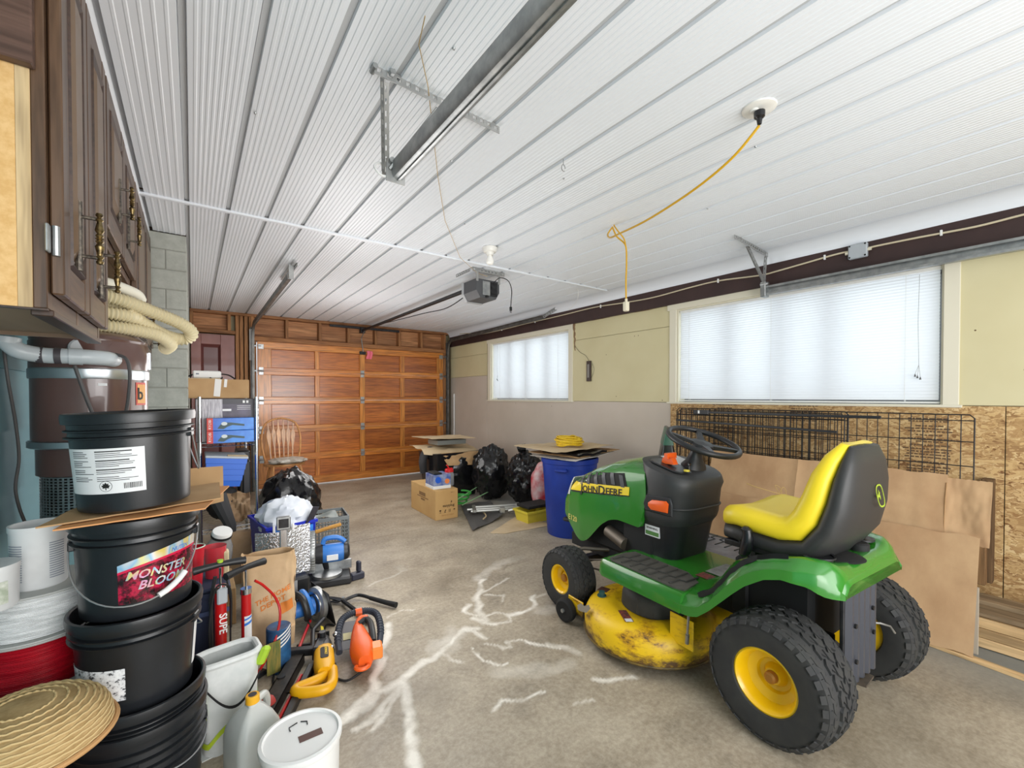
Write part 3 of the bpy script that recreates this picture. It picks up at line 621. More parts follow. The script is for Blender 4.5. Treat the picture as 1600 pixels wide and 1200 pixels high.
# ---- garage door opener
t = thing('garage_door_opener', 'grey garage door opener hanging from the ceiling on angle brackets', 'opener', (2.22, 3.52, 2.30))
GREYP = M('charcoal opener plastic', (74, 75, 78), .45)
mb = MB(); mb.rings([[V((x, y, z)) for x, z in ((-.125, .02), (-.085, -.045), (.085, -.045), (.125, .02), (.125, .125), (-.125, .125))] for y in (-.10, .13)]); build('motor_cover', mb, GREYP, t, smooth=0)
build('end_cap', MB().rings([[V((x, y, z)) for x, z in ((-.13, .02), (-.088, -.05), (.088, -.05), (.13, .02), (.13, .13), (-.13, .13))] for y in (.13, .165)]), M('pale grey plastic', (176, 178, 180), .4), t, smooth=0)
build('control_plate', MB().box(-.06, .02, -.106, -.10, -.02, .11, .002), STEEL, t); build('terminal_panel', MB().box(.02, .10, -.108, -.10, -.02, .11, .002).box(.03, .09, -.114, -.108, .0, .02).box(.03, .09, -.114, -.108, .05, .07), DKMET, t)
build('knob', MB().cyl((-.02, -.10, -.03), (-.02, -.125, -.035), .012, n=10), BLKM, t)
angle_bar((-.17, -.06, .205), (-.17, .2, .205), .035, .003, (0, 0, 1), (1, 0, 0), GALV, t); angle_bar((-.17, -.105, .20), (.18, -.105, .20), .035, .003, (0, 0, 1), (0, 1, 0), GALV, t)
for x in (-.12, .12): build('hanger_strap', MB().box(x-.012, x+.012, -.106, -.103, .10, .22), GALV, t)
build('drive_rail', MB().box(-.02, .02, .165, 3.60, .095, .122, .002), DKMET, t, label='long dark drive rail running to the door')
build('rail_bracket', MB().box(-.035, .035, 3.57, 3.66, .07, .16, .003).box(-.5, .62, 3.60, 3.63, .13, .165, .002), DKMET, t)
build('door_arm', MB().tube([(-.0, 3.50, .095), (-.02, 3.60, -.02), (.015, 3.625, -.23)], .008, 6), STEEL, t)
build('wire', MB().tube(spline([(-.03, .17, .06), (-.05, .6, -.02), (-.05, 1.2, .01), (-.04, 2.2, .06), (-.03, 3.4, .12)], 8), .005, 6), BLKM, t)
build('power_cord', MB().tube(spline([(.05, -.11, .10), (.12, -.12, .16), (.2, -.14, .14), (.24, -.14, .06), (.235, -.14, -.04), (.23, -.14, -.1)], 8), .004, 6), BLKM, t)
build('plug', MB().box(.219, .241, -.15, -.13, -.14, -.10, .004).box(.222, .226, -.142, -.138, -.158, -.14).box(.234, .238, -.142, -.138, -.158, -.14), BLKG, t)
# ---- lamp holder with bulb, and ceiling outlet
PORC = M('porcelain', (232, 230, 224), .3)
t = thing('lamp_holder', 'white porcelain lamp holder with a bare bulb on the ceiling', 'lamp', (1.90, 2.90, 2.517))
build('base', MB().lathe([(0, 0), (.058, 0), (.058, -.02), (.05, -.035), (.033, -.04), (.026, -.06), (0, -.06)][::-1], 24), PORC, t)
build('bulb', MB().lathe([(0, -.135), (.02, -.132), (.03, -.118), (.03, -.095), (.018, -.07), (.015, -.055), (0, -.055)], 20), M('frosted bulb', (246, 244, 238), .3), t)
t = thing('ceiling_outlet', 'round white ceiling outlet with a black plug in it', 'outlet', (1.87, .86, 2.518))
build('cover', MB().lathe([(0, -.012), (.045, -.012), (.062, -.006), (.064, 0)], 28), PORC, t)
for x in (-.022, .03): build('socket', MB().lathe([(0, -.02), (.014, -.02), (.017, -.012), (.017, -.008)], 16, TR(x, .01, 0)), PORC, t)
# ---- yellow extension cord looping from that outlet
YC = M('yellow cord rubber', (212, 164, 30), .45)
t = thing('extension_cord', 'yellow extension cord looping from the ceiling outlet and dangling its socket', 'cord', (1.85, .85, 2.49))
a = spline([(0, 0, -.055), (.015, .12, -.13), (.05, .32, -.18), (.12, .62, -.20), (.22, .9, -.17), (.31, 1.05, -.13), (.40, 1.15, -.06), (.48, 1.18, .015)], 8)
b_ = spline([(.48, 1.18, .015), (.50, 1.16, -.05), (.53, 1.13, -.09), (.55, 1.12, -.13), (.555, 1.12, -.24), (.55, 1.12, -.36), (.553, 1.12, -.49)], 6)
build('cable', MB().tube(a, .0055, 8).tube(b_, .0055, 8).tube(spline([(.47, 1.16, .02), (.46, 1.12, -.03), (.50, 1.1, -.08), (.545, 1.12, -.11)], 5), .0045, 6), YC, t)
build('plug', MB().lathe([(0, -.055), (.008, -.05), (.011, -.03), (.02, -.022), (.021, 0), (0, .004)], 12), BLKG, t, label='black plug')
build('socket_end', MB().box(.536, .57, 1.103, 1.137, -.56, -.495, .005).cyl((.553, 1.12, -.495), (.553, 1.12, -.475), .009, n=10), M('ivory plastic', (222, 214, 192), .4), t, label='ivory socket at the hanging end')
centered('eye_hook', MB().tube([(1.49+.012*cos(a), 1.613, 2.475+.016*sin(a)) for a in [2*pi*k/14 for k in range(13)]], .002, 5).tube([(1.49, 1.613, 2.518), (1.49, 1.613, 2.492)], .002, 5), STEEL, label='small steel eye hook in the middle of the ceiling', cat='hook')
centered('pull_string', MB().tube([(.56, 1.2, 2.46), (.612, 1.36, 2.505), (.72, 1.52, 2.505), (1.05, 2.1, 2.50), (1.35, 2.6, 2.505), (1.8, 3.2, 2.50), (2.1, 3.42, 2.47), (2.2, 3.40, 2.45)], .0016, 5), M('tan string', (188, 158, 98), .8), label='thin tan string strung across the ceiling to the opener', cat='string')
# ---- surface wire along the brown board, clips, junction box
t = thing('surface_cable', 'beige cable clipped along the dark brown board', 'cable', (3.826, 3, 2.37))
yz = [(-.35, 2.40), (.18, 2.378), (.313, 2.379), (.5, 2.37), (.75, 2.38), (.95, 2.385), (1.06, 2.385), (1.2, 2.39), (1.4, 2.375), (1.6, 2.36), (1.75, 2.355), (2.1, 2.385), (2.4, 2.38), (2.8, 2.362), (3.2, 2.375), (3.6, 2.395), (4.2, 2.385), (4.9, 2.38), (5.3, 2.37), (5.7, 2.365), (6.1, 2.37), (6.3, 2.40), (6.6, 2.44), (6.8, 2.45)]
build('cable', MB().tube(spline([(-.004, y-3, z-2.37) for y, z in yz], 5), .0065, 8), M('beige cable', (206, 194, 166), .5), t)
for y, z in ((.65, 2.377), (1.28, 2.385), (2.1, 2.385), (3.5, 2.39), (4.7, 2.38), (5.5, 2.37), (.08, 2.385)):
    build('cable_clip', MB().box(-.014, 0, y-3-.006, y-3+.006, z-2.37-.018, z-2.37+.018, .002), WHITE, t)
t = thing('junction_box', 'grey square junction box on the dark brown board', 'junction box', (3.83, 1.075, 2.375))
build('box', MB().box(-.035, 0, -.055, .055, -.05, .05, .006), M('light grey plastic', (176, 182, 188), .45), t)
for y in (-.045, .045):
    for z in (-.04, .04): build('screw', MB().cyl((-.034, y, z), (-.038, y, z), .006, n=8), BLKM, t)
for y in (-.06, .06): build('gland', MB().cyl((-.015, y*.9, 0), (-.015, y*1.25, 0), .011, n=10), M('ivory plastic', (222, 214, 192)), t)
# thermometer with its wire, thin hanging wire
t = thing('wall_thermometer', 'narrow dark brown thermometer hanging on the yellow panel', 'thermometer', (3.858, 3.71, 1.655))
build('board', MB().box(-.022, 0, -.033, .033, -.125, .12, .003), M('dark brown case', (58, 42, 34), .4), t)
build('scale', MB().box(-.025, -.022, -.014, .014, -.08, .08, .001), M('grey scale', (138, 134, 128), .3), t)
build('wire', MB().tube(spline([(-.01, 0, .12), (-.006, .06, .19), (-.006, .16, .24), (-.006, .25, .33)], 6), .0018, 5).tube(spline([(-.01, 0, -.12), (-.008, -.06, -.05), (-.008, -.08, .02), (-.006, -.05, .09)], 6), .0015, 5), BLKM, t)
centered('loose_wire', MB().tube(spline([(3.35, 3.40, 2.515), (3.38, 3.42, 2.44), (3.42, 3.50, 2.38), (3.46, 3.66, 2.33)], 6), .0022, 5), WHITE, label='short thin white wire dangling from the ceiling near the yellow panel', cat='wire')
# ============================================================ CABINETS, CANISTER, HOSE
WAL = wood('walnut stained oak', (108, 82, 60), (78, 56, 40), 'Z', .42, 12, coat=.25)
WALH = wood('walnut rail', (108, 82, 60), (78, 56, 40), 'Y', .42, 12, coat=.25)
WALD = wood('dark walnut bevel', (74, 50, 36), (52, 34, 24), 'Y', .42, 12, coat=.25)
WALP = M('walnut panel', (118, 96, 74), .45, c2=(104, 82, 62), sc=5, stretch=(1, 1, .15), coat=.2)
PBRD = M('raw particle board', (218, 180, 124), .8, c2=(204, 162, 102), sc=60, bmp=.1, bsc=120)
PINE = wood('pale pine', (226, 200, 156), (206, 174, 124), 'Z', .6, 9)
def cab_handle(par, y, z, x=0):
    h = MB().tube([(x+.004, y, z-.085), (x+.004, y, z+.085)], lambda t: .0045+.003*(abs(t-.5) > .44), 8)
    h2 = MB()
    for q in (-.048, .048): h2.tube([(x+.002, y, z+q), (x+.038, y, z+q)], .0045, 8)
    h3 = MB().lathe([(0, -.065), (.006, -.063), (.008, -.058), (.004, -.052), (.0085, -.046), (.005, -.042), (.0095, -.02), (.005, -.012), (.0085, -.007), (.0055, -.003), (.009, 0), (.0055, .003), (.0085, .007), (.005, .012), (.0095, .02), (.005, .042), (.0085, .046), (.004, .052), (.008, .058), (.006, .063), (0, .065)], 14, TR(x+.042, y, z))
    o = build('handle', join(h, h2), M('blackened metal', (60, 54, 50), .4, .6, c2=(120, 112, 100), sc=90), par); build('grip', h3, BRASS, o); return o
def cab_door(par, y0, y1, z0, z1, hy, hz, split=True):
    x0, x1 = 0.002, .024; fw = .062; A = y0+fw; B_ = y1-fw
    d = build('cabinet_door', MB().box(x0, x1, y0, A, z0, z1, .003).box(x0, x1, B_, y1, z0, z1, .003), WAL, par)
    build('door_rail', MB().box(x0, x1-.001, A, B_, z0, z0+.075, .003).box(x0, x1-.001, A, B_, z1-.075, z1, .003), WALH, d)
    build('bevel', MB().rings([[(x0+.004, A, z0+.075), (x0+.004, B_, z0+.075), (x0+.004, B_, z1-.075), (x0+.004, A, z1-.075)], [(x1+.004, A+.008, z0+.084), (x1+.004, B_-.008, z0+.084), (x1+.004, B_-.008, z1-.084), (x1+.004, A+.008, z1-.084)], [(x1-.004, A+.022, z0+.10), (x1-.004, B_-.022, z0+.10), (x1-.004, B_-.022, z1-.10), (x1-.004, A+.022, z1-.10)]], True, True, False), WALD, d, smooth=0)
    build('raised_panel', MB().rings([[(x0+.008, A+.02, z0+.10), (x0+.008, B_-.02, z0+.10), (x0+.008, B_-.02, z1-.10), (x0+.008, A+.02, z1-.10)], [(x1-.006, A+.02, z0+.10), (x1-.006, B_-.02, z0+.10), (x1-.006, B_-.02, z1-.10), (x1-.006, A+.02, z1-.10)], [(x1+.006, A+.048, z0+.13), (x1+.006, B_-.048, z0+.13), (x1+.006, B_-.048, z1-.13), (x1+.006, A+.048, z1-.13)]]), WALP, d, smooth=0)
    cab_handle(d, hy, hz, x1); return d
def hinge_c(par, y, z):
    build('hinge', MB().box(.0, .006, y-.03, y-.008, z-.03, z+.03, .002).cyl((.012, y, z-.032), (.012, y, z+.032), .007, n=10), STEEL, par)
t = thing('wall_cabinet', 'dark walnut wall cabinet with a raw particle board side, nearest of the row', 'cabinet', (-.25, 1.68, 1.535))
L0, L1 = 1.355-1.68, 2.005-1.68
build('face_frame', MB().box(-.022, 0, L0, L0+.04, 0, .975, .002).box(-.022, 0, L1-.03, L1, 0, .975, .002).box(-.022, 0, -.03, .0, 0, .975, .002), WAL, t)
build('frame_rail', MB().box(-.022, -.001, L0+.04, L1-.03, 0, .04, .002).box(-.022, -.001, L0+.04, L1-.03, .90, .975, .002), WALH, t)
build('side_panel', MB().box(-.30, -.044, L0, L0+.012, 0, .975, .001), PBRD, t, label='orange-tan raw particle board side')
build('side_batten', MB().box(-.044, -.022, L0-.001, L0+.02, 0, .975, .001), PINE, t, label='pale pine edge strip')
build('side_panel', MB().box(-.30, -.022, L1-.012, L1, 0, .975), WALP, t); build('bottom_panel', MB().box(-.30, -.022, L0+.012, L1-.012, .012, .024), M('grey-brown veneer', (150, 128, 104), .6, c2=(132, 110, 88), sc=6, stretch=(1, .1, 1)), t)
build('back_panel', MB().box(-.305, -.30, L0, L1, 0, .975), WALP, t)
build('bottom_edge', MB().box(-.30, -.0, L0+.0, L0+.012, -.004, .0).box(-.03, .006, L0+.02, L1-.01, -.014, .0, .002), WALD, t)
cab_door(t, 1.372-1.68, 1.664-1.68, .035, .895, 1.50-1.68, .205); cab_door(t, 1.674-1.68, 1.995-1.68, .035, .895, 1.82-1.68, .195)
hinge_c(t, 1.366-1.68, .15); hinge_c(t, 1.366-1.68, .8)
centered('dark_board', MB().box(-.60, -.262, 1.325, 1.353, 2.035, 2.245, .003), wood('grey-brown board', (112, 86, 74), (88, 64, 54), 'X', .5, 10), label='dark brown board fixed across the raw cabinet side', cat='board')
t = thing('wall_cabinet', 'short dark walnut wall cabinet in the middle of the row', 'cabinet', (-.25, 2.47, 1.90))
a, b_ = 2.010-2.47, 2.928-2.47
build('carcass', MB().box(-.30, -.022, a, b_, 0, .61), WALP, t)
build('face_frame', MB().box(-.022, 0, a, a+.03, 0, .61, .002).box(-.022, 0, b_-.03, b_, 0, .61, .002).box(-.022, 0, a+.03, b_-.03, 0, .035, .002).box(-.022, 0, a+.03, b_-.03, .54, .61, .002), WAL, t)
cab_door(t, a+.01, -.002, .03, .535, -.20, .20); cab_door(t, .002, b_-.01, .03, .535, .09, .18)
t = thing('wall_cabinet', 'tall dark walnut wall cabinet next to the grey block pier', 'cabinet', (-.25, 3.46, 1.56))
a, b_ = 2.932-3.46, 3.985-3.46
build('side_panel', MB().box(-.30, -.022, a, a+.016, 0, .95), wood('olive-brown veneer', (164, 138, 100), (140, 112, 78), 'Z', .6, 10), t, label='lighter tan veneered side')
build('carcass', MB().box(-.30, -.022, a+.016, b_, 0, .95), WALP, t)
build('face_frame', MB().box(-.022, 0, a, a+.04, 0, .95, .002).box(-.022, 0, b_-.04, b_, 0, .95, .002).box(-.022, 0, a+.04, b_-.04, 0, .035, .002).box(-.022, 0, a+.04, b_-.04, .89, .95, .002), WAL, t)
cab_door(t, a+.02, .0, .03, .885, -.06, .2); cab_door(t, .005, b_-.02, .03, .885, .44, .2)
# ---- central vacuum canister
t = thing('vacuum_canister', 'tall brown metal vacuum canister hung on the blue siding', 'canister', (-.335, 2.50, .84))
CAN = M('brown enamel', (98, 72, 66), .28, coat=.5, c2=(90, 65, 60), sc=3); BAND = M('brushed band', (186, 192, 196), .3, .9)
r = .178
build('body', MB().lathe([(r-.002, .33), (r, .34), (r, .60), (r, .73), (r+.002, .735)], 48), CAN, t)
build('neck', MB().lathe([(r*.93, .20), (r*.93, .33), (r+.006, .335)], 48), CAN, t)
build('lid', MB().lathe([(0, .765), (r*.8, .762), (r-.01, .745), (r+.003, .72), (r+.003, .612)][::-1], 48), CAN, t)
build('band', MB().lathe([(r+.004, .575), (r+.006, .58), (r+.006, .612), (r+.003, .616)], 48), BAND, t); build('band', MB().lathe([(r+.002, .305), (r+.010, .31), (r+.010, .332), (r+.002, .336)], 48), BAND, t)
mb = MB(); rr = r*.86; nA, nZ = 56, 16   # perforated skirt: real slots between strips
for i in range(nZ+1): mb.lathe([(rr, .012+i*.0112), (rr+.0015, .0122+i*.0112), (rr+.0015, .0165+i*.0112), (rr, .0167+i*.0112)], 56)
for i in range(nA):
    a0 = 2*pi*i/nA; mb.at(MX.Rotation(a0, 4, 'Z')).box(rr-.0005, rr+.001, -.0035, .0035, .01, .195)
mb.at(MX.Identity(4)); o = build('perforated_skirt', mb, STEEL, t); o['kind'] = 'stuff'
build('motor', MB().lathe([(0, .005), (rr*.9, .01), (rr*.9, .19)], 24), BLKM, t)
build('skirt_plate', MB().grid(lambda u, v: ((rr+.003)*cos(-1.35+1.15*u), (rr+.003)*sin(-1.35+1.15*u), .01+.19*v), 12, 2, .002), STEEL, t)
build('red_button', MB().cyl((rr*cos(-1.1), rr*sin(-1.1), .08), ((rr+.014)*cos(-1.1), (rr+.014)*sin(-1.1), .08), .011, n=12), REDD, t, label='small red button')
build('base_cap', MB().lathe([(0, 0), (rr, .0), (rr+.004, .012), (rr, .014)], 40), BLKM, t)
def cyl_patch(r_, a0, a1, z0, z1, n=10, th=.0006, shape=None):
    return MB().grid(lambda u, v: (r_*cos(a0+(a1-a0)*u), r_*sin(a0+(a1-a0)*u), z0+(z1-z0)*v), n, 6, -th)
build('badge', cyl_patch(r+.0012, -.62, -.28, .47, .565), M('red badge', (196, 60, 44), .4), t); build('badge_field', cyl_patch(r+.002, -.585, -.31, .478, .557), M('orange badge', (214, 150, 60), .4), t)
def ctext(txt, size, r_, ac, zc, mat, par, name='lettering', **k):
    mb = text_mb(txt, size, None, bend=lambda p: V(((r_+p.z)*cos(ac+p.x/r_), (r_+p.z)*sin(ac+p.x/r_), zc+p.y)), **k); return build(name, mb, mat, par, smooth=0)
ctext('b', .07, r+.003, -.50, .515, TEXTB, t, bold=True)
build('white_sticker', cyl_patch(r+.001, -1.35, -1.2, .548, .558), PAPER, t)
build('latch', MB().box(-.006, .006, -.012, .012, -.04, .04, .003).at(MX.Identity(4)), CHROME, t, loc=(r+.006, .0, .66))
build('inlet_boss', MB().lathe([(.04, 0), (.04, .05), (.034, .055)], 20, TR(-.02, -.13, .68, 80, 0, 20)), M('pale grey pvc', (184, 188, 190), .35), t)
# ---- pipe from the cabinet bottom into the canister
PVC = M('grey pvc', (182, 190, 194), .35)
t = thing('vacuum_pipe', 'pale grey plastic pipe with dark tape bands running into the brown canister', 'pipe', (-.42, 2.2, 1.49))
pts = spline([(-.08, -.02, .05), (-.075, -.02, .035), (-.05, -.02, .01), (.0, -.0, 0), (.06, .0, 0), (.12, .01, 0), (.16, .05, 0), (.17, .12, .0)], 5)
build('pipe', MB().tube(pts, .027, 16), PVC, t); 
for x, l in ((.0, .015), (.045, .015)): build('tape_band', MB().cyl((x-l, .0, 0), (x+l*.2, 0, 0), .0285, n=18), M('dark tape', (72, 68, 72), .5), t)
build('coupling', MB().cyl((.065, .0, 0), (.10, .004, 0), .030, n=18), PVC, t); build('coupling', MB().cyl((-.08, -.02, .035), (-.078, -.02, .055), .034, n=18), PVC, t)
t = thing('wall_cable', 'two dark grey cables hanging in front of the brown canister', 'cable', (-.34, 2.26, 1.46))
build('cable', MB().tube(spline([(-.01, 0, 0), (.02, .0, -.12), (.06, .01, -.26), (.1, .03, -.40)], 8), .006, 8), M('grey cable', (74, 72, 72), .5), t)
build('cable', MB().tube(spline([(.10, .02, .05), (.135, .0, .03), (.145, -.01, -.04), (.135, -.01, -.16), (.11, .0, -.28), (.10, .02, -.40)], 8), .006, 8), M('grey cable', (74, 72, 72)), t)
centered('flex_conduit', MB().tube(spline([(-.53, 2.28, 1.52), (-.525, 2.3, 1.40), (-.52, 2.35, 1.25), (-.515, 2.36, 1.12), (-.52, 2.34, 1.0), (-.50, 2.38, .86), (-.44, 2.34, .80), (-.36, 2.33, .82)], 8), .005, 6), M('grey cable', (74, 72, 72)), label='thin dark cable running down the blue siding', cat='cable')
# ---- ribbed hose heaped on the canister
HOSE = M('cream ribbed hose', (216, 204, 168), .5)
def hose(pts, r_=.025, pitch=.0125):
    p = spline(pts, 10); L = [0]
    for a, b_ in zip(p, p[1:]): L.append(L[-1]+(b_-a).length)
    n = int(L[-1]/pitch*6); q = []; j = 0
    for i in range(n+1):
        d = L[-1]*i/n
        while j < len(L)-2 and L[j+1] < d: j += 1
        tt = (d-L[j])/max(1e-9, L[j+1]-L[j]); q.append(p[j].lerp(p[j+1], tt))
    return MB().tube(q, lambda t: r_*(1+.15*cos(t*n/6*2*pi)), 14)
t = thing('vacuum_hose', 'cream ribbed vacuum hose heaped on top of the brown canister', 'hose', (-.30, 2.52, 1.60))
H = []
H.append([(-.17, -.14, .03), (-.05, -.13, .03), (.06, -.10, .03), (.17, -.03, .02), (.22, .04, -.01), (.20, .10, -.03)])
H.append([(-.2, -.12, .075), (-.06, -.12, .085), (.05, -.11, .085), (.11, -.05, .08), (.05, .05, .08), (-.1, .06, .08), (-.2, 0, .08)])
H.append([(-.2, -.14, .15), (-.08, -.15, .155), (.05, -.13, .145), (.16, -.06, .115), (.26, .0, .08), (.30, .04, .045), (.27, .06, .015), (.20, .02, .025), (.12, -.05, .07), (.08, -.09, .11)])
H.append([(-.2, -.08, .20), (-.05, -.09, .205), (.06, -.05, .20), (.10, .05, .17), (.02, .12, .16), (-.1, .1, .16)])
H.append([(-.18, -.10, .11), (-.04, -.09, .118), (.06, -.05, .115), (.10, .04, .11), (0, .1, .10)])
for h in H: build('hose_coil', hose(h), HOSE, t)
build('sleeve', MB().tube(spline([(-.10, -.13, .155+.05), (0, -.12, .16+.05), (.1, -.05, .15+.04), (.12, .0, .14+.03)], 6), .022, 14), M('white hose sleeve', (228, 224, 208), .5), t, label='plain white sleeve over one end')
# ============================================================ RIDING MOWER (x to its right, y forward, origin between the rear wheels on the floor)
mw = thing('riding_mower', 'green and yellow riding lawn mower with a yellow seat', 'mower', (2.262, .785, 0), -4)
def lerp_t(T, y):
    if y <= T[0][0]: return T[0][1]
    for (a, p), (b_, q) in zip(T, T[1:]):
        if y <= b_: return p+(q-p)*(y-a)/(b_-a)
    return T[-1][1]
def smt(T, y):   # smooth table
    if y <= T[0][0]: return T[0][1]
    for (a, p), (b_, q) in zip(T, T[1:]):
        if y <= b_: t = (y-a)/(b_-a); t = t*t*(3-2*t)*.5+t*.5; return p+(q-p)*t
    return T[-1][1]
RUB = M('tyre rubber', (42, 42, 43), .75, c2=(52, 52, 50), sc=10, bmp=.1, bsc=120)
YRIM = M('yellow rim paint', (244, 198, 16), .3, coat=.4, c2=(236, 188, 12), sc=6)
def wheel(par, x, y, r, w_, side, rimr, rows, nb, name):
    wh = build(name, MB().lathe([(rimr, -w_*.40), (rimr+.006, -w_*.46), (r*.80, -w_*.52), (r*.93, -w_*.47), (r-.012, -w_*.36), (r-.005, 0), (r-.012, w_*.36), (r*.93, w_*.47), (r*.80, w_*.52), (rimr+.006, w_*.46), (rimr, w_*.40)], 56, TR(x, y, r, 0, 90, 0), cap=False), RUB, par)
    mb = MB()
    for i in range(nb):
        for k in range(rows):
            a = 2*pi*(i+(.5 if k % 2 else 0))/nb; u = -1+2*(k+.5)/rows; hh = (w_*.78/rows)*.46
            rr_ = r-.010-.022*(abs(u)**3); da = 2*pi/nb*.36; z0 = u*w_*.40
            c = lambda aa, zz, q: (q*cos(aa), q*sin(aa), zz)
            sk = da*.45*(1 if k % 2 else -1)
            A = [c(a-da+sk, z0-hh, rr_), c(a+da+sk, z0-hh, rr_), c(a+da-sk, z0, rr_), c(a+da+sk, z0+hh, rr_), c(a-da+sk, z0+hh, rr_), c(a-da-sk, z0, rr_)]
            rt = rr_+.011; B_ = [c(a-da*.85+sk, z0-hh*.9, rt), c(a+da*.85+sk, z0-hh*.9, rt), c(a+da*.85-sk, z0, rt), c(a+da*.85+sk, z0+hh*.9, rt), c(a-da*.85+sk, z0+hh*.9, rt), c(a-da*.85-sk, z0, rt)]
            T_ = TR(x, y, r, 0, 90, 0); mb.rings([[T_ @ V(p) for p in A], [T_ @ V(p) for p in B_]], True, False, True)
        for sd in (-1, 1):   # shoulder lugs
            a = 2*pi*(i+.25)/nb; da = 2*pi/nb*.33; T_ = TR(x, y, r, 0, 90, 0)
            q = [(a-da, r-.018, sd*w_*.40), (a+da, r-.018, sd*w_*.40), (a+da, r*.86, sd*w_*.515), (a-da, r*.86, sd*w_*.515)]
            q2 = [(a-da*.9, r-.009, sd*w_*.425), (a+da*.9, r-.009, sd*w_*.425), (a+da*.9, r*.865, sd*w_*.535), (a-da*.9, r*.865, sd*w_*.535)]
            rs = [[T_ @ V((g*cos(aa), g*sin(aa), zz)) for aa, g, zz in l] for l in (q, q2)]
            if sd < 0: rs = [l[::-1] for l in rs]
            mb.rings(rs)
    o = build('tread_lugs', mb, RUB, wh, smooth=0); o['kind'] = 'stuff'
    T_ = TR(x, y, r, 0, 90*side, 0)    # local +z points outward
    o = .42*w_
    rim = build('rim', MB().lathe([(rimr+.004, -.9*o), (rimr+.004, o*.9), (rimr+.007, o), (rimr-.004, o*1.04), (rimr-.012, o*.92), (rimr*.86, o*.80), (rimr*.80, o*.45), (rimr*.55, o*.30), (rimr*.50, o*.16), (.045, o*.12), (.03, o*.40 if side*x > 0 else o*.4), (.0, o*.42)], 48, T_), YRIM, wh)
    build('hub', MB().lathe([(.024, o*.38), (.022, o*.60), (.014, o*.66), (0, o*.66)], 20, T_), M('rusty hub', (170, 118, 50), .5, .4), wh)
    return wh
for sd in (-1, 1):
    wheel(mw, sd*.386, -.036, .244, .228, sd, .120, 5, 30, 'rear_wheel')
    wheel(mw, sd*.412, 1.235, .192, .160, sd, .088, 4, 30, 'front_wheel')
_seen = set(mw.children)
def shift(dx, dy, dz=0, skip=()):   # settle the parts built since the last call
    for o in mw.children:
        if o not in _seen:
            _seen.add(o)
            if not o.name.startswith(skip or '~'): o.location = V(o.location)+V((dx, dy, dz))
# --- chassis
build('frame_rail', MB().box(-.17, -.145, -.2, 1.42, .30, .385, .003), BLKM, mw); build('frame_rail', MB().box(.145, .17, -.2, 1.42, .30, .385, .003), BLKM, mw)
build('rear_axle', MB().cyl((-.30, -.032, .248), (.30, -.032, .248), .03, n=14), BLKM, mw); build('rear_chassis', MB().box(-.20, .17, -.14, .20, .30, .60, .02), BLKM, mw); build('tank', MB().box(-.22, -.20, .12, .2, .34, .5, .01), BLKM, mw); build('gearbox', MB().box(-.13, .13, -.10, .12, .18, .36, .03), BLKM, mw)
build('front_axle', MB().box(-.33, .33, 1.205, 1.265, .235, .275, .006), DKMET, mw)
for s_ in (-1, 1):
    build('spindle', MB().cyl((s_*.33, 1.235, .19), (s_*.33, 1.235, .34), .016, n=10).tube([(s_*.33, 1.235, .33), (s_*.27, 1.18, .35), (s_*.14, 1.03, .36)], .012, 8), M('dirty steel', (110, 102, 92), .5, .7), mw)
build('steering_rod', MB().tube([(-.31, 1.16, .255), (-.22, .99, .245), (-.24, .93, .30), (-.25, .90, .36)], .006, 6).tube([(-.30, 1.18, .28), (-.20, .94, .34)], .006, 6), M('dirty steel', (0, 0, 0)), mw)
build('engine', MB().box(-.19, .19, .78, 1.34, .36, .66, .03), BLKM, mw); build('muffler', MB().cyl((-.22, .86, .46), (-.205, 1.02, .50), .038, n=16), M('dirty steel', (0, 0, 0)), mw)
build('pedestal_liner', MB().box(-.215, .215, .66, .90, .385, .62, .02), BLKM, mw)
# --- hood
ZT = [(.70, .985), (.86, .975), (1.0, .945), (1.15, .895), (1.28, .84), (1.38, .785), (1.44, .735), (1.48, .69)]
HWT = [(.70, .252), (.9, .25), (1.1, .244), (1.25, .234), (1.38, .214), (1.48, .185)]
ZB = [(.70, .60), (.90, .605), (.97, .585), (1.04, .54), (1.10, .48), (1.16, .42), (1.21, .385), (1.26, .375), (1.32, .40), (1.40, .455), (1.48, .51)]
def hood_x(y, z):
    hw = smt(HWT, y); zt = smt(ZT, y); sh = zt-.105
    if z <= sh: return -(hw+.004*sin(pi*max(0, min(1, (z-.4)/(sh-.4)))))
    t = min(1, (z-sh)/(zt-sh)); return -hw*sqrt(max(0, 1-t**2.2))
def hood_ring(y, s):
    hw = smt(HWT, y); zt = smt(ZT, y); zb = lerp_t(ZB, y); sh = zt-.105; L = []
    for i in range(9):
        z = zb+(sh-zb)*i/8; L.append((hood_x(y, z), z))
    for i in range(1, 11):
        a = pi/2*i/10; L.append((-hw*cos(a)**.9, sh+(zt-sh)*sin(a)**.95))
    L += [(-x, z) for x, z in L[-2::-1]]
    out = []
    for x, z in L:
        yr = .03*(1-((z-.78)/.2)**2) if s < .001 else 0      # rear edge bulges back at mid height
        k = max(0, 1-s*4)
        yy = y+(.055*((z-.80)/.2)**2-.02)*k
        f = max(0, (s-.75)/.25); yy -= f*f*(.10*max(0, z-.66)*1.5+.34*max(0, .52-z)*1.3)
        out.append((x, yy, z))
    return out
GRNM = M('green hood paint', (44, 122, 36), .25, coat=.6)
NS = 28; rs = [hood_ring(.70+(1.47-.70)*i/NS, i/NS) for i in range(NS+1)]
mb = MB().rings(rs, False); n_ = len(rs[0]); sk = [list(p) for p in rs[-1]]
build('hood', mb, GRNM, mw, smooth=50)
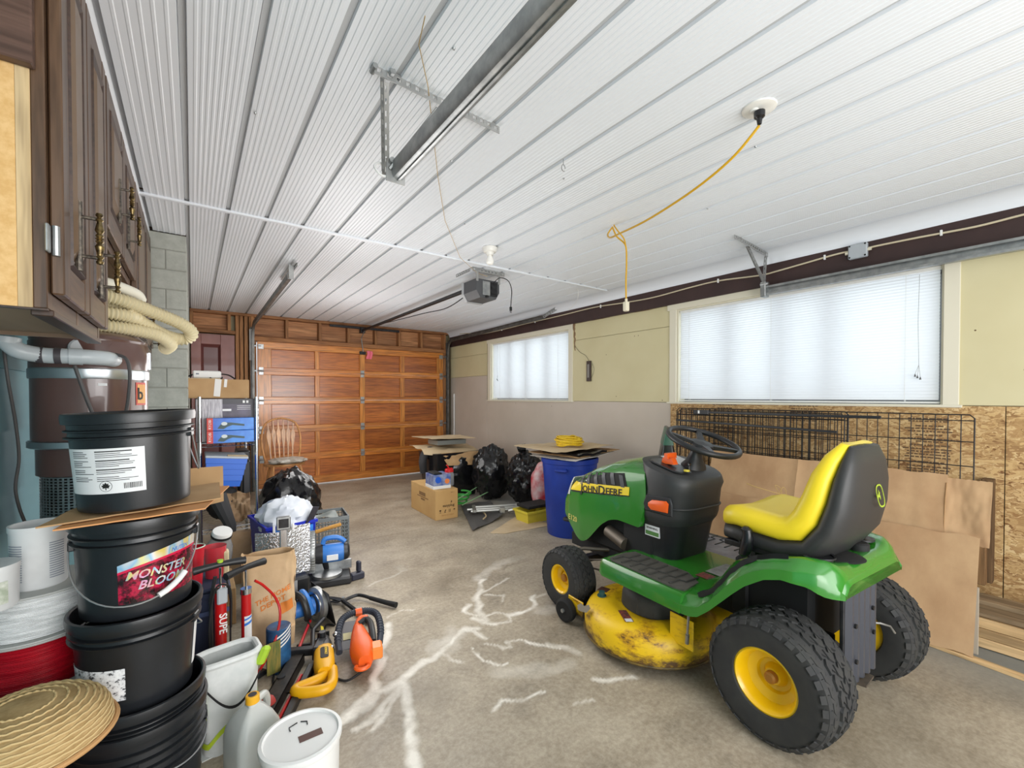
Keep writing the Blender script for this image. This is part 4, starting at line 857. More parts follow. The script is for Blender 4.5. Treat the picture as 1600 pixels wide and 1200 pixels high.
# nose: grille and headlamps
front = rs[-1]; fy = 1.47
mb = MB(); cc = [(x*.92, y+.012, z) for x, y, z in front]; mb.rings([front, cc], False); mb.add(cc, [tuple(range(len(cc)))[::-1]]); build('grille', mb, BLKM, mw)
for s_ in (-1, 1):
    build('headlamp', MB().grid(lambda u, v: (s_*-1*(hood_x(1.375+.085*u, .70+.05*v)-.012), 1.385+.10*u, .665+.115*v-.02*u), 8, 8, s_*.006), M('headlamp lens', (222, 222, 220), .15, coat=.6), mw, label='clear headlamp lens')
build('bumper', MB().tube(spline([(-.19, 1.40, .47), (-.17, 1.50, .455), (0, 1.53, .45), (.17, 1.50, .455), (.19, 1.40, .47)], 6), .013, 8), BLKM, mw)
def hpatch(poly, off, mat, name, par=mw, label=None, n=14, m=6):   # quad (y,z) corners TL,TR,BR,BL laid on the left flank
    tl, tr, br, bl = [V(p) for p in poly]
    def f(u, v):
        a = tl.lerp(tr, u); b_ = bl.lerp(br, u); p = a.lerp(b_, v); return (hood_x(p.x, p.y)-off, p.x, p.y)
    mb = MB().grid(f, n, m, -.002); 
    o = build(name, mb, mat, par, label, smooth=60)
    mb2 = MB(); mb2.v = [V((-p.x, p.y, p.z)) for p in mb.v]; mb2.f = [q[::-1] for q in mb.f]; build(name, mb2, mat, par, label, smooth=60); return o
hpatch([(1.365, .826), (.845, .893), (.80, .762), (1.37, .686)], .002, BLKM, 'side_grille', label='black louvred side grille')
for k in range(6):
    y0 = 1.26-.078*k; zt_ = .846+.0125*k; 
    if k == 5: zt_ = .893
    hpatch([(y0+.016, zt_-.015), (y0-.016, zt_-.015), (y0-.034, zt_-.085), (y0-.002, zt_-.085)], .005, M('louvre grey', (62, 64, 68), .45), 'louvre', n=2, m=5)
hpatch([(1.37, .757), (.80, .818), (.803, .768), (1.375, .698)], .0045, M('yellow stripe', (236, 208, 40), .35), 'stripe', label='yellow lettered stripe')
def hood_text(txt, size, y, z, off, mat, slope=0, sx=1, bold=False):
    mb = text_mb(txt, size, None, sx=sx, bold=bold, bend=lambda p: V((hood_x(y-p.x, z+p.y-slope*-p.x)-off-p.z, y-p.x, z+p.y+slope*p.x)))
    return build('lettering', mb, mat, mw, smooth=0)
hood_text('J', .078, 1.232, .733, .0065, TEXTB, .113, 1.15, True); hood_text('OHN', .059, 1.145, .742, .0065, TEXTB, .113, 1.15, True)
hood_text('D', .078, 1.032, .755, .0065, TEXTB, .113, 1.15, True); hood_text('EERE', .059, .925, .765, .0065, TEXTB, .113, 1.15, True)
hood_text('E120', .052, 1.345, .505, .003, M('yellow lettering', (228, 214, 120), .5), 0, 1.1)
shift(-.012, .055)
# --- dashboard console and pedestal
def rrect(x0, x1, y0, y1, z, r_, n=5, zf=None):
    L = []
    for cx_, cy_, a0 in ((x1-r_, y0+r_, -90), (x1-r_, y1-r_, 0), (x0+r_, y1-r_, 90), (x0+r_, y0+r_, 180)):
        for k in range(n+1):
            a = R(a0+90*k/n); x = cx_+r_*cos(a); y = cy_+r_*sin(a); L.append((x, y, z if zf is None else z+zf(x, y)))
    return L
CON = M('console plastic', (52, 53, 54), .5, bmp=.06, bsc=400)
build('pedestal', MB().rings([rrect(-.165, .165, .54, .84, .44, .08), rrect(-.165, .165, .53, .84, .47, .08), rrect(-.178, .178, .50, .82, .62, .09), rrect(-.185, .185, .495, .82, .645, .09)]), BLK, mw)
sl = lambda x, y: max(0, (y-.385))*.24
build('console', MB().rings([rrect(-.185, .185, .50, .79, .64, .09), rrect(-.207, .207, .475, .79, .675, .11), rrect(-.212, .212, .465, .80, .70, .12), rrect(-.218, .218, .45, .76, .83, .13), rrect(-.222, .222, .437, .76, .868, .13), rrect(-.215, .215, .445, .78, .885, .13, zf=sl), rrect(-.205, .205, .452, .79, .893, .125, zf=sl), rrect(-.12, .12, .50, .75, .905, .08, zf=sl)]), CON, mw, smooth=40)
build('console_rib', MB().tube([(x, y, .745) for x, y, z in rrect(-.214, .214, .458, .775, 0, .12)], .006, 6, loop=True), CON, mw)
build('lamp_recess', MB().rings([[( -.2165-q, y, z) for y, z in ((.68-i, .80-i), (.52+i, .81-i), (.505+i, .775), (.505+i, .71+i), (.69-i, .71+i), (.70-i, .75))] for q, i in ((0, 0), (.006, .006))]), BLK, mw, smooth=0)
build('orange_reflector', MB().rings([[( -.219-q, y, z) for y, z in ((.635-i, .78-i), (.54+i, .79-i), (.525+i, .777-i), (.53+i, .727+i), (.64-i, .723+i), (.66-i, .74+i), (.66-i, .76))] for q, i in ((0, 0), (.010, .002), (.015, .010))]), ORG, mw, label='orange side reflector')
build('throttle_plate', MB().rings([rrect(-.17, -.03, .50, .72, .905, .05, zf=sl), rrect(-.165, -.035, .505, .715, .911, .05, zf=sl)]), M('console dark inset', (38, 39, 41), .35), mw)
build('throttle_lever', MB().rings([[V((x-.10, y+.62, .98+z)) for y, z in ((-.045, -.01), (.04, -.01), (.03, .022), (.0, .035), (-.03, .022))] for x in (-.018, .018)]).rings([[V((x-.10, y+.62, 1.0+z)) for y, z in ((-.012, 0), (.012, 0), (.01, .03), (-.01, .03))] for x in (-.03, .05)]), ORG, mw, label='orange throttle lever', smooth=0)
build('info_plate', MB().rings([rrect(-.03, .10, .60, .74, .908, .01, zf=sl), rrect(-.028, .098, .602, .738, .9095, .01, zf=sl)]), PAPER, mw)
build('yellow_knob', MB().lathe([(.0, 0), (.016, .0), (.016, .008), (.0, .010)][::1], 18, TR(-.11, .50, .945)), M('pale yellow plastic', (226, 208, 70), .4), mw)
build('ignition_key', MB().box(-.06, -.05, .52, .527, .93, .98, .003).box(-.068, -.042, .517, .53, .965, .985, .005), BLKG, mw)
build('lower_label', MB().box(-.180, -.172, .62, .72, .56, .62), PAPER, mw); build('label_band', MB().box(-.1812, -.180, .625, .715, .566, .588), M('label green', (86, 132, 70), .5), mw)
build('lettering', text_mb('WARNING', .016, MX(((0, 0, -1, -.1803), (-1, 0, 0, .67), (0, 1, 0, .605), (0, 0, 0, 1)))), TEXTB, mw, smooth=0)
shift(-.05, .05)
# --- steering column and wheel
C = V((0, .525, 1.097)); nrm = V((0, -.36, 1)).normalized(); ux = V((1, 0, 0)); uy = nrm.cross(ux)
build('steering_column', MB().rings([[V((r_*cos(a), cy_+r_*.9*sin(a), z)) for a in [2*pi*k/24 for k in range(24)]] for r_, cy_, z in ((.09, .60, .90), (.08, .595, .95), (.05, .58, .99), (.036, .57, 1.03), (.036, .555, 1.058))]), BLK, mw)
ring = [C+ux*(.188*cos(a))+uy*(.188*sin(a)) for a in [2*pi*k/48 for k in range(48)]]
sw = build('steering_wheel', MB().tube(ring, .0155, 12, loop=True), BLK, mw)
build('wheel_hub', MB().lathe([(0, -.05), (.035, -.05), (.045, -.035), (.065, -.02), (.06, -.008), (0, -.002)], 24, MX(((ux.x, uy.x, nrm.x, C.x), (ux.y, uy.y, nrm.y, C.y), (ux.z, uy.z, nrm.z, C.z), (0, 0, 0, 1)))), BLK, sw)
for a in (90+45, 90-45, 90+180-38, 90+180+38):
    d = ux*cos(R(a))+uy*sin(R(a)); s2 = nrm.cross(d)
    build('spoke', MB().rings([[C+d*q+s2*(b_*w_)+nrm*(c*.009-o) for b_, c in ((-1, -1), (1, -1), (1, 1), (-1, 1))] for q, w_, o in ((.03, .022, .018), (.10, .016, .010), (.185, .012, 0))]), BLK, sw, smooth=0)
shift(-.01, .03)
# --- foot deck
FB = .446
build('foot_deck', MB().rings([[(x, y, z) for x, z in ((-.478, FB-.085), (-.470, FB-.02), (-.455, FB), (-.20, FB+.005), (-.10, FB+.012), (.10, FB+.012), (.20, FB+.005), (.455, FB), (.470, FB-.02), (.478, FB-.085), (.46, FB-.085), (.445, FB-.02), (-.445, FB-.02), (-.46, FB-.085))] for y in (.30, .80)]+[[(x*.97, .835, z-.008) for x, z in ((-.478, FB-.07), (-.470, FB-.02), (-.455, FB), (-.20, FB+.005), (-.10, FB+.012), (.10, FB+.012), (.20, FB+.005), (.455, FB), (.470, FB-.02), (.478, FB-.07), (.46, FB-.07), (.445, FB-.02), (-.445, FB-.02), (-.46, FB-.07))]]), GRNM, mw, smooth=40)
MATR = M('foot mat rubber', (84, 82, 76), .8, c2=(70, 68, 62), sc=20)
for s_ in (-1, 1):
    P0 = [(s_*x, y) for x, y in ((-.425, .79), (-.30, .80), (-.235, .78), (-.235, .43), (-.30, .325), (-.43, .31), (-.445, .36), (-.445, .76))]
    build('foot_mat', MB().prism(P0, .007, TR(0, 0, FB+.001)), MATR, mw)
    mb = MB()
    for k in range(7):
        y = .76-.061*k; mb.tube([(s_*-.43, y, FB+.010), (s_*-.36, y, FB+.010), (s_*-.35, y-.035, FB+.010), (s_*-.255, y-.035, FB+.010)], .005, 5)
    build('mat_ribs', mb, M('foot mat ridge', (58, 57, 53), .8), mw)
build('floor_label', MB().box(-.16, .02, .25, .385, FB+.0125, FB+.014), M('grey decal', (150, 150, 148), .5, c2=(120, 118, 116), sc=40), mw); build('floor_label', MB().box(-.235, -.17, .24, .39, FB+.008, FB+.0095), M('red-black decal', (150, 70, 60), .5, c2=(50, 46, 46), sc=60), mw)
build('fold_label', MB().box(.12, .40, .32, .78, FB+.009, FB+.0105), M('grey decal sheet', (140, 144, 156), .3, c2=(110, 112, 122), sc=14), mw)
build('brake_pedal', MB().tube([(.34, .70, FB+.01), (.36, .78, FB+.10)], .008, 6).box(.31, .41, .77, .80, FB+.09, FB+.15, .01), BLK, mw); build('shift_lever', MB().tube([(.27, .42, FB), (.285, .40, FB+.16)], .007, 6).at(TR(.285, .40, FB+.18)).box(-.022, .022, -.022, .022, -.03, .03, .012), BLK, mw)
shift(-.03, .03)
# --- rear body / fenders
ZLO = [(-.24, .61), (-.20, .615), (-.16, .64), (-.08, .648), (-.02, .63), (.053, .578), (.10, .53), (.149, .476), (.2, .42), (.25, .375), (.29, .362), (.36, .36)]
ZTO = [(-.24, .67), (-.22, .71), (-.19, .735), (-.13, .738), (-.05, .722), (.015, .70), (.07, .665), (.12, .615), (.17, .545), (.21, .492), (.26, .458), (.31, .445), (.36, .442)]
WO = [(-.24, .28), (-.215, .305), (-.17, .335), (-.1, .365), (0, .385), (.12, .395), (.36, .418)]
ZC = [(-.24, .67), (-.21, .705), (-.14, .70), (-.06, .67), (.08, .66), (.2, .60), (.28, .48), (.36, .452)]
rs = []; 
for i in range(34):
    y = .36-.60*i/33; w_ = smt(WO, y); zl = lerp_t(ZLO, y); zt = smt(ZTO, y); zc = smt(ZC, y); L = [(-w_+.012, zl+.004), (-w_, zl), (-w_-.002, zl+(zt-zl)*.5), (-w_+.012, zt-.035), (-w_+.035, zt-.008), (-w_+.06, zt), (-w_*.70, zt*.6+zc*.4), (-w_*.5, zc), (-w_*.25, zc), (0, zc)]
    if zt-.035 < zl: L[3] = (-w_+.004, zl+(zt-zl)*.7); L[4] = (-w_+.015, zt-.004)
    L = L+[(-x, z) for x, z in L[-2::-1]]; rs.append([(x, y, z) for x, z in L])
body = MB().rings(rs, False)
last = rs[-1]; e = [(x*.96, y-.012, z-.012 if z > .62 else z) for x, y, z in last]; body.rings([last, e], False); k = len(e); body.add(e, [tuple(range(k))[::-1]])
build('fender_body', body, GRNM, mw, smooth=50)
for s_ in (-1, 1):
    def f(u, v, s_=s_):
        y = .27-.36*u; w_ = smt(WO, y); zt = smt(ZTO, y); x = -(w_-.032)+(.085*sin(pi*min(1, u*1.35+.12))**.6)*v+.0; return (s_*-1*x*-1, y, zt+.014)
    mb = MB().grid(f, 20, 4, .02 if s_ > 0 else -.02)
    build('fender_pad', mb, BLK, mw, smooth=60)
build('cup_holder', MB().lathe([(0, -.05), (.045, -.05), (.05, .004), (.058, .006), (.058, .0), (.052, -.001)], 28, TR(-.19, -.13, .722)), BLK, mw); build('cup_holder', MB().lathe([(0, -.002), (.05, -.002), (.05, .006), (0, .006)][::-1], 28, TR(.20, -.13, .722)), BLK, mw)
build('fuel_cap', MB().lathe([(0, 0), (.036, 0), (.036, .028), (.028, .034), (0, .034)], 24, TR(.10, -.16, .70)), BLKM, mw)
build('body_well', MB().lathe([(.0, 0), (.08, .0), (.088, .004), (.08, .009), (.0, .009)], 28, TR(-.06, -.15, .698)), BLKM, mw)
shift(-.085, 0)
# --- seat
YS = M('yellow seat vinyl', (240, 212, 40), .42, bmp=.05, bsc=200)
YSH = YS
path = [((.268, .785), .065, .205), ((.255, .79), .105, .235), ((.20, .80), .115, .247), ((.12, .79), .12, .25), ((.02, .785), .12, .248), ((-.045, .80), .13, .243), ((-.085, .86), .125, .236), ((-.112, .94), .115, .228), ((-.132, 1.03), .10, .212), ((-.155, 1.105), .075, .18), ((-.174, 1.158), .04, .125)]
pp = [V((0, a[0], a[1])) for a, t_, h in path]
def seat_rings(off, tk, hk):
    rs = []
    for i, (a, t_, h) in enumerate(path):
        d = (pp[min(i+1, len(pp)-1)]-pp[max(i-1, 0)]).normalized(); n = V((1, 0, 0)).cross(d)   # n: towards the sitter/top
        if n.z < 0 and i < 4: n = -n
        rs.append((V((0, a[0], a[1])), n, t_, h))
    return rs
def seat_part(o0, o1, hk, name, mat, dish=0):
    rs = []
    for i, (a, t_, h) in enumerate(path):
        d = (pp[min(i+1, len(pp)-1)]-pp[max(i-1, 0)]).normalized()
        if i <= 1: d = V((0, -1, 0))
        n = d.cross(V((1, 0, 0))); n = V((0, -n.y, -n.z)) if (n.z < 0 or (i > 5 and n.y < 0)) else n
        c = V((0, a[0], a[1])); L = []; m = 28
        for k in range(m):
            th = 2*pi*k/m; x = abs(cos(th))**.55*(1 if cos(th) > 0 else -1)*h*hk; s = abs(sin(th))**.7*(1 if sin(th) > 0 else -1)
            off = (o0+o1)/2+(o1-o0)/2*s
            dd = dish*t_*.25*(1-min(1, abs(x)/(h*.8))**2) if s > 0 else 0
            L.append(c+V((x, 0, 0))+n*((off)*t_-dd))
        rs.append(L)
    return build(name, MB().rings(rs), mat, mw, smooth=60)
st = seat_part(-.42, .62, 1.0, 'seat_cushion', YS, 1.0)
seat_part(-1.0, -.15, .975, 'seat_shell', M('seat shell', (46, 46, 46), .5, bmp=.06, bsc=200))
shell = [o for o in mw.children if o.name.startswith('seat_shell')][0]
EG = M('emblem green-yellow', (150, 170, 50), .5)
Mt = MX(((1, 0, 0, .03), (0, .24, -.97, -.30), (0, .97, .24, .955), (0, 0, 0, 1)))
build('emblem_ring', project(MB(Mt).rings([[(x*.0+px_*q, py_*q, z) for px_, py_ in [(cos(a)*.033*(1+.12*sin(2*a)**2), sin(a)*.045*(1+.12*sin(2*a)**2)) for a in [2*pi*k/36 for k in range(36)]]] for x, q, z in ((0, 1, 0), (0, 1, .0015), (0, .86, .0015), (0, .86, 0))], True, False, False), shell, (0, 1, 0), .001), EG, mw, smooth=0)
build('emblem', project(MB(Mt).prism([(-.022, .004), (-.014, .0), (-.006, .002), (.004, .010), (.006, .022), (.010, .012), (.016, .010), (.010, .004), (.014, -.008), (.010, -.018), (.004, -.006), (-.008, -.008), (-.014, -.020), (-.016, -.008)], .0015), shell, (0, 1, 0), .001), EG, mw, smooth=0)
build('seat_base', MB().box(-.20, .20, -.13, .20, .685, .70, .006), BLK, mw); build('seat_slide', MB().box(-.235, -.205, -.17, .25, .675, .70, .004).box(.205, .235, -.17, .25, .675, .70, .004), DKMET, mw)
build('seat_pivot', MB().box(-.12, .12, .16, .20, .60, .69, .01), BLK, mw)
for x in (-.15, .15): build('seat_spring', MB().tube([(x+.024*cos(k*.6), -.10+.024*sin(k*.6), .70-.0+k*.0004-.03) for k in range(1)]+[(x+.024*cos(k*.6), -.13+.024*sin(k*.6), .625+k*.0009) for k in range(54)], .005, 6), BLKM, mw)
build('height_lever', MB().tube([(-.25, .10, .58), (-.258, .12, .66), (-.262, .16, .72)], .007, 6), BLKM, mw)
build('lever_grip', MB().rings([[V((-.262+r_*cos(a), cy_+r_*sin(a), z)) for a in [2*pi*k/14 for k in range(14)]] for r_, cy_, z in ((.012, .145, .655), (.022, .14, .665), (.026, .13, .70), (.024, .125, .73), (.020, .125, .755), (.022, .13, .775), (.010, .132, .787))]), BLKG, mw)
shift(-.085, -.015)
# --- rear plate and hitch
build('rear_plate', MB().box(-.155, .105, -.270, -.255, .235, .64, .003), DKMET, mw)
for k in range(5): build('plate_rib', MB().rings([[(x, y, z) for x, y in ((-.145+.052*k, -.27), (-.13+.052*k, -.288), (-.115+.052*k, -.288), (-.106+.052*k, -.27))] for z in (.24, .615)]), M('plate rib', (70, 72, 80), .35, .3), mw, smooth=0)
for x, z in ((-.11, .47), (.05, .50), (.06, .40), (-.10, .33)): build('bolt', MB().cyl((x, -.288, z), (x, -.296, z), .009, n=6), DKMET, mw)
build('hitch_plate', MB().prism([(-.10, -.15), (.06, -.15), (.04, -.30), (-.06, -.31)], .008, TR(0, 0, .225)), M('rusty hitch', (96, 86, 74), .6, .4, c2=(76, 68, 60), sc=20), mw)
build('warning_sticker', MB().box(.086, .103, -.2715, -.2705, .33, .42), PAPER, mw)
build('release_rod', MB().tube([(.09, -.27, .42), (.13, -.29, .415), (.17, -.31, .40), (.19, -.32, .37)], .004, 6), STEEL, mw)
shift(-.10, .06)
# --- cutting deck
DK = None
def deck_mat():
    m, nt, b, out = newmat('worn yellow deck')
    co = coords(nt); a = N(nt, 'ShaderNodeTexNoise', {'Vector': coords(nt, (1, 1, 2.5)), 'Scale': 7, 'Detail': 8, 'Roughness': .75}); g = N(nt, 'ShaderNodeTexNoise', {'Vector': co, 'Scale': 2.5, 'Detail': 4})
    c = ramp(nt, a.outputs[0], [(.44, (236, 192, 24)), (.52, (208, 158, 24)), (.60, (110, 74, 34)), (.68, (62, 50, 36))])
    z = N(nt, 'ShaderNodeSeparateXYZ', {0: co}); e = N(nt, 'ShaderNodeMapRange', {'Value': z.outputs[2], 'From Min': .04, 'From Max': .20, 'To Min': .60, 'To Max': -.02})
    ad = N(nt, 'ShaderNodeMath', {0: e.outputs[0], 1: g.outputs[0]}, operation='MULTIPLY'); e2 = N(nt, 'ShaderNodeMath', {0: ad.outputs[0], 1: a.outputs[0]}, operation='MULTIPLY')
    f = N(nt, 'ShaderNodeMapRange', {'Value': e2.outputs[0], 'From Min': .085, 'From Max': .14}); 
    y_ = mix(nt, f.outputs[0], ramp(nt, a.outputs[0], [(.50, (238, 194, 22)), (.60, (200, 150, 26)), (.66, (96, 66, 34))]), lin((92, 66, 38)))
    nt.links.new(y_, b.inputs['Base Color']); b.inputs['Roughness'].default_value = .42; bump(nt, b, a.outputs[0], .12, .003); return m
DM = deck_mat()
def deck_outline(k):   # two blade circles and the hull between them, k insets
    L = []
    n = 72
    for i in range(n):
        a = 2*pi*i/n; d = V((cos(a), sin(a)))
        best = 0
        for cx_, cy_, r_ in ((-.27, .66, .355), (.24, .60, .32)):
            c = V((cx_+.05, cy_-.63)); bq = c.dot(d); disc = bq*bq-(c.dot(c)-(r_-k)**2)
            if disc > 0: best = max(best, bq+sqrt(disc))
        L.append((-.05+best*d.x, .63+best*d.y))
    for _ in range(3): L = [((L[i-1][0]+2*L[i][0]+L[(i+1) % n][0])/4, (L[i-1][1]+2*L[i][1]+L[(i+1) % n][1])/4) for i in range(n)]
    return L
prf = [(.006, .045), (.0, .05), (.0, .10), (.004, .135), (.02, .168), (.045, .188), (.08, .197), (.12, .200), (.16, .198), (.175, .186), (.22, .184)]
mb = MB().rings([[(x, y, z) for x, y in deck_outline(k)] for k, z in prf], True, False, True); dk = build('cutting_deck', mb, DM, mw, smooth=40)
build('deck_lip', MB().tube([(x, y, .047) for x, y in deck_outline(.0)], .006, 6, loop=True), M('deck lip', (120, 96, 36), .6, c2=(60, 50, 34), sc=14), dk)
build('pulley_cover', MB().rings([[V((-.25+q*cos(a), .64+q*sin(a)*1.1, z)) for a in [2*pi*k/36 for k in range(36)]] for q, z in ((.165, .19), (.160, .25), (.150, .275), (.135, .285), (.06, .29))]), M('dusty black cover', (62, 60, 56), .7, c2=(50, 48, 44), sc=8), dk)
for k in range(5):
    a = R(190+28*k); build('cover_rib', MB().cyl((-.25+.158*cos(a), .64+.17*sin(a), .195), (-.25+.148*cos(a), .64+.158*sin(a), .268), .012, .010, n=8), M('dusty black cover', (0, 0, 0)), dk)
build('washout_port', MB().cyl((-.43, .86, .197), (-.43, .86, .225), .017, n=14).lathe([(.012, 0), (.026, .0), (.026, .006), (.012, .006)], 18, TR(-.43, .86, .199)), M('teal port', (40, 84, 84), .5), dk)
build('danger_decal', MB().box(-.06, .06, -.022, .022, 0, .0012).at(MX.Identity(4)), M('red-black decal', (0, 0, 0)), dk).matrix_local = TR(-.49, .62, .2005, 0, 0, 62)
build('danger_decal', MB().box(-.06, -.03, -.018, .018, 0, .0016), PAPER, dk).matrix_local = TR(-.49, .62, .2005, 0, 0, 62)
build('danger_decal', MB().box(-.03, .03, -.03, .03, 0, .0012), M('brown decal', (84, 50, 40), .5), dk).matrix_local = TR(-.36, .915, .1985, 0, 0, 20)
build('bare_metal_scrape', MB().prism([(.0, 0), (.03, -.005), (.045, .02), (.025, .04), (.03, .07), (.01, .085), (-.012, .06), (-.008, .03)], .001), M('scraped primer', (112, 102, 84), .6), dk).matrix_local = TR(-.60, .80, .170, 0, -38, 0)
build('hanger_bracket', MB().box(-.42, -.415, .27, .40, .16, .30, .002), DM, dk); build('hanger_bracket', MB().box(.30, .305, .27, .40, .16, .30, .002), DM, dk)
build('lift_link', MB().tube([(-.425, .30, .20), (-.43, .29, .30), (-.43, .285, .40)], .006, 6).cyl((-.425, .30, .19), (-.428, .295, .235), .010, n=8), STEEL, dk)
gw = build('gauge_wheel', MB().lathe([(.02, -.02), (.055, -.024), (.068, -.016), (.070, 0), (.068, .016), (.055, .024), (.02, .02)], 28, TR(-.545, 1.045, .072, 0, 90, 8)), BLKM, dk)
build('wheel_bolt', MB().cyl((-.575, 1.045, .072), (-.51, 1.045, .072), .012, n=10), STEEL, gw); build('gauge_arm', MB().box(-.515, -.505, .93, 1.06, .06, .15, .003), DM, dk)
shift(-.0, .05)
# ============================================================ BUCKET STACK AND WHAT STANDS BESIDE IT
def lerp(a, b, t): return a+(b-a)*t
BX, BY = -.143, 1.815
def bucket(z, h, label, rz=0, rt=.158, rb=.135, tilt=(0, 0), dx=0, dy=0, rim_n=2, lid=True, extra=0, group=None):
    t = thing('bucket', label, 'bucket', (BX+dx, BY+dy, z), rz, group); t.rotation_euler[0] = R(tilt[0]); t.rotation_euler[1] = R(tilt[1])
    pr = [(rb-.012, .0), (rb, .006), (rb+.001, .012)]
    zr = h-.075-extra; r0 = rb+(rt-.010-rb)*.8; pr += [(r0, zr)]
    for k in range(rim_n):
        z1 = zr+(h-.035-zr)*k/rim_n; pr += [(r0+.001, z1), (rt-.002, z1+.002), (rt-.001, z1+.006), (r0+.003, z1+.009)]
    pr += [(r0+.004, h-.032), (rt+.002, h-.030), (rt+.004, h-.012), (rt+.002, h-.002), (rt-.004, h), (rt-.008, h-.003)]
    if lid: pr += [(rt-.012, h-.012), (0, h-.010)]
    else: pr += [(rt-.011, h-.02), (rb-.004, .02), (0, .016)]
    build('body', MB().lathe(pr, 56), BLKP, t)
    return t, r0
BLKP = M('black bucket plastic', (26, 28, 31), .33, c2=(32, 34, 38), sc=5, bmp=.06, bsc=160)
def brad(z, h, rt, rb, extra=0): return rb+(rt-.010-rb)*.8*min(1, z/(h-.075-extra))
def bpatch(a0, a1, z0, z1, h, rt=.158, rb=.135, off=.0012, n=20, f=None):
    def g(u, v):
        z = lerp(z0, z1, v)
        if f: z = f(u, v)
        q = brad(z, h, rt, rb)+off; a = R(lerp(a0, a1, u)); return (q*cos(a), q*sin(a), z)
    return MB().grid(g, n, 5, -.0005)
def btext(txt, size, ac, zc, h, par, mat, off=.0024, sx=1, slope=0, **k):
    ac = R(ac)
    def bd(p):
        z = zc+p.y+slope*p.x; q = brad(z, h, .158, .135)+off+p.z*.3; a = ac+p.x/q; return V((q*cos(a), q*sin(a), z))
    return build('lettering', text_mb(txt, size, None, sx=sx, bend=bd, **k), mat, par, smooth=0)
def bail(par, a0, a1, drop, z, rr, grip=True):
    pts = []; 
    for i in range(25):
        u = i/24; a = R(lerp(a0, a1, u)); dz = -drop*sin(pi*u)**.8; q = rr+.012*sin(pi*u); pts.append(V((q*cos(a), q*sin(a), z+dz)))
    b_ = build('bail', MB().tube(pts, .0022, 6), M('bail wire', (190, 192, 195), .35, .8), par)
    if grip: build('grip', MB().tube([pts[i] for i in (15, 16, 17, 18, 19)], .0085, 10), WHITE, b_)
    for p, a in ((pts[0], a0), (pts[-1], a1)): build('ear', MB(TR(p.x, p.y, p.z, 0, 0, a)).box(-.014, .002, -.018, .018, -.012, .016, .003), BLKP, par)
b1, r0 = bucket(1.01, .29, 'black lidded bucket at the top of the bucket stack with a white text label', tilt=(0, -2))
build('paper_label', bpatch(-163, -76, .06, .19, .29), PAPER, b1, label='white label with small print, a leaf mark and a bar code')
mb = MB(); random.seed(3)
for c0, c1 in ((-150, -124), (-121, -80)):
    for k in range(17):
        z = .180-.0052*k; 
        if k in (4, 9, 13): continue
        x = bpatch(c0, lerp(c0, c1, random.uniform(.5, 1)), z, z+(.003 if k in (0, 5, 10) and c0 > -130 else .0015), .29, off=.002, n=4); mb.add(x.v, x.f)
a = -96
while a < -80: w_ = random.uniform(.25, .8); x = bpatch(a, a+w_, .072, .088, .29, off=.002, n=1); mb.add(x.v, x.f); a += w_+random.uniform(.3, .8)
o = build('small_print', mb, TEXTB, b1); o['kind'] = 'stuff'
leaf = [(0, .011), (.003, .006), (.007, .008), (.006, .003), (.011, .002), (.007, -.003), (.008, -.006), (.001, -.005), (.001, -.011), (-.001, -.011), (-.001, -.005), (-.008, -.006), (-.007, -.003), (-.011, .002), (-.006, .003), (-.007, .008), (-.003, .006)]
def onb(p, ac, zc, off=.0022): 
    q = brad(zc+p[1], .29, .158, .135)+off; a_ = R(ac)+p[0]/q; return V((q*cos(a_), q*sin(a_), zc+p[1]))
mb = MB(); mb.rings([[onb(p, -113, .082) for p in leaf], [onb(p, -113, .082, .0026) for p in leaf]]); mb.tube([onb((.015*cos(a_), .015*sin(a_)), -113, .082) for a_ in [2*pi*k/24 for k in range(24)]], .0005, 4, loop=True); build('leaf_mark', mb, TEXTB, b1, smooth=0)
bail(b1, -12, -168+200, .13, .215, .152, False)
b2, r0 = bucket(.692, .295, 'black bucket with the red MONSTER BLOOM label under the cardboard sheets', tilt=(0, 0), lid=False)
def redm():
    m, nt, b, out = newmat('printed red label'); n = N(nt, 'ShaderNodeTexNoise', {'Vector': coords(nt), 'Scale': 38.0, 'Detail': 5, 'Roughness': .7})
    nt.links.new(ramp(nt, n.outputs[0], [(.40, (30, 8, 14)), (.5, (110, 14, 40)), (.6, (190, 24, 66)), (.7, (36, 16, 30))]), b.inputs['Base Color']); b.inputs['Roughness'].default_value = .2; return m
def holo():
    m, nt, b, out = newmat('rainbow foil'); n = N(nt, 'ShaderNodeTexNoise', {'Vector': coords(nt, (1, 1, .3)), 'Scale': 22.0, 'Detail': 1})
    nt.links.new(ramp(nt, n.outputs[0], [(.3, (236, 214, 120)), (.42, (232, 232, 236)), (.5, (150, 200, 236)), (.58, (240, 226, 130)), (.68, (222, 160, 200)), (.8, (150, 220, 190))]), b.inputs['Base Color'])
    b.inputs['Roughness'].default_value = .22; b.inputs['Metallic'].default_value = .4; return m
zt = lambda u: .205-.04*(1-u)**2.2
build('red_label', bpatch(-104, -10, .04, .2, .295, n=30, f=lambda u, v: lerp(.052, zt(u), v)), redm(), b2, label='dark red printed label'); HO = holo()
build('foil_band', bpatch(-104, -10, .2, .24, .295, off=.0018, n=30, f=lambda u, v: lerp(zt(u)-.03+.012*(1-u), zt(u)+.002, v)), HO, b2)
build('pink_band', bpatch(-104, -10, .2, .24, .295, off=.0022, n=30, f=lambda u, v: lerp(zt(u)-.037+.012*(1-u), zt(u)-.03+.012*(1-u), v)), M('crimson print', (206, 26, 70), .3), b2)
btext('MONSTER', .034, -66, .132, .295, b2, HO, sx=1.02, bold=True, italic=.3); btext('BLOOM', .034, -62, .100, .295, b2, HO, sx=1.02, bold=True, italic=.3)
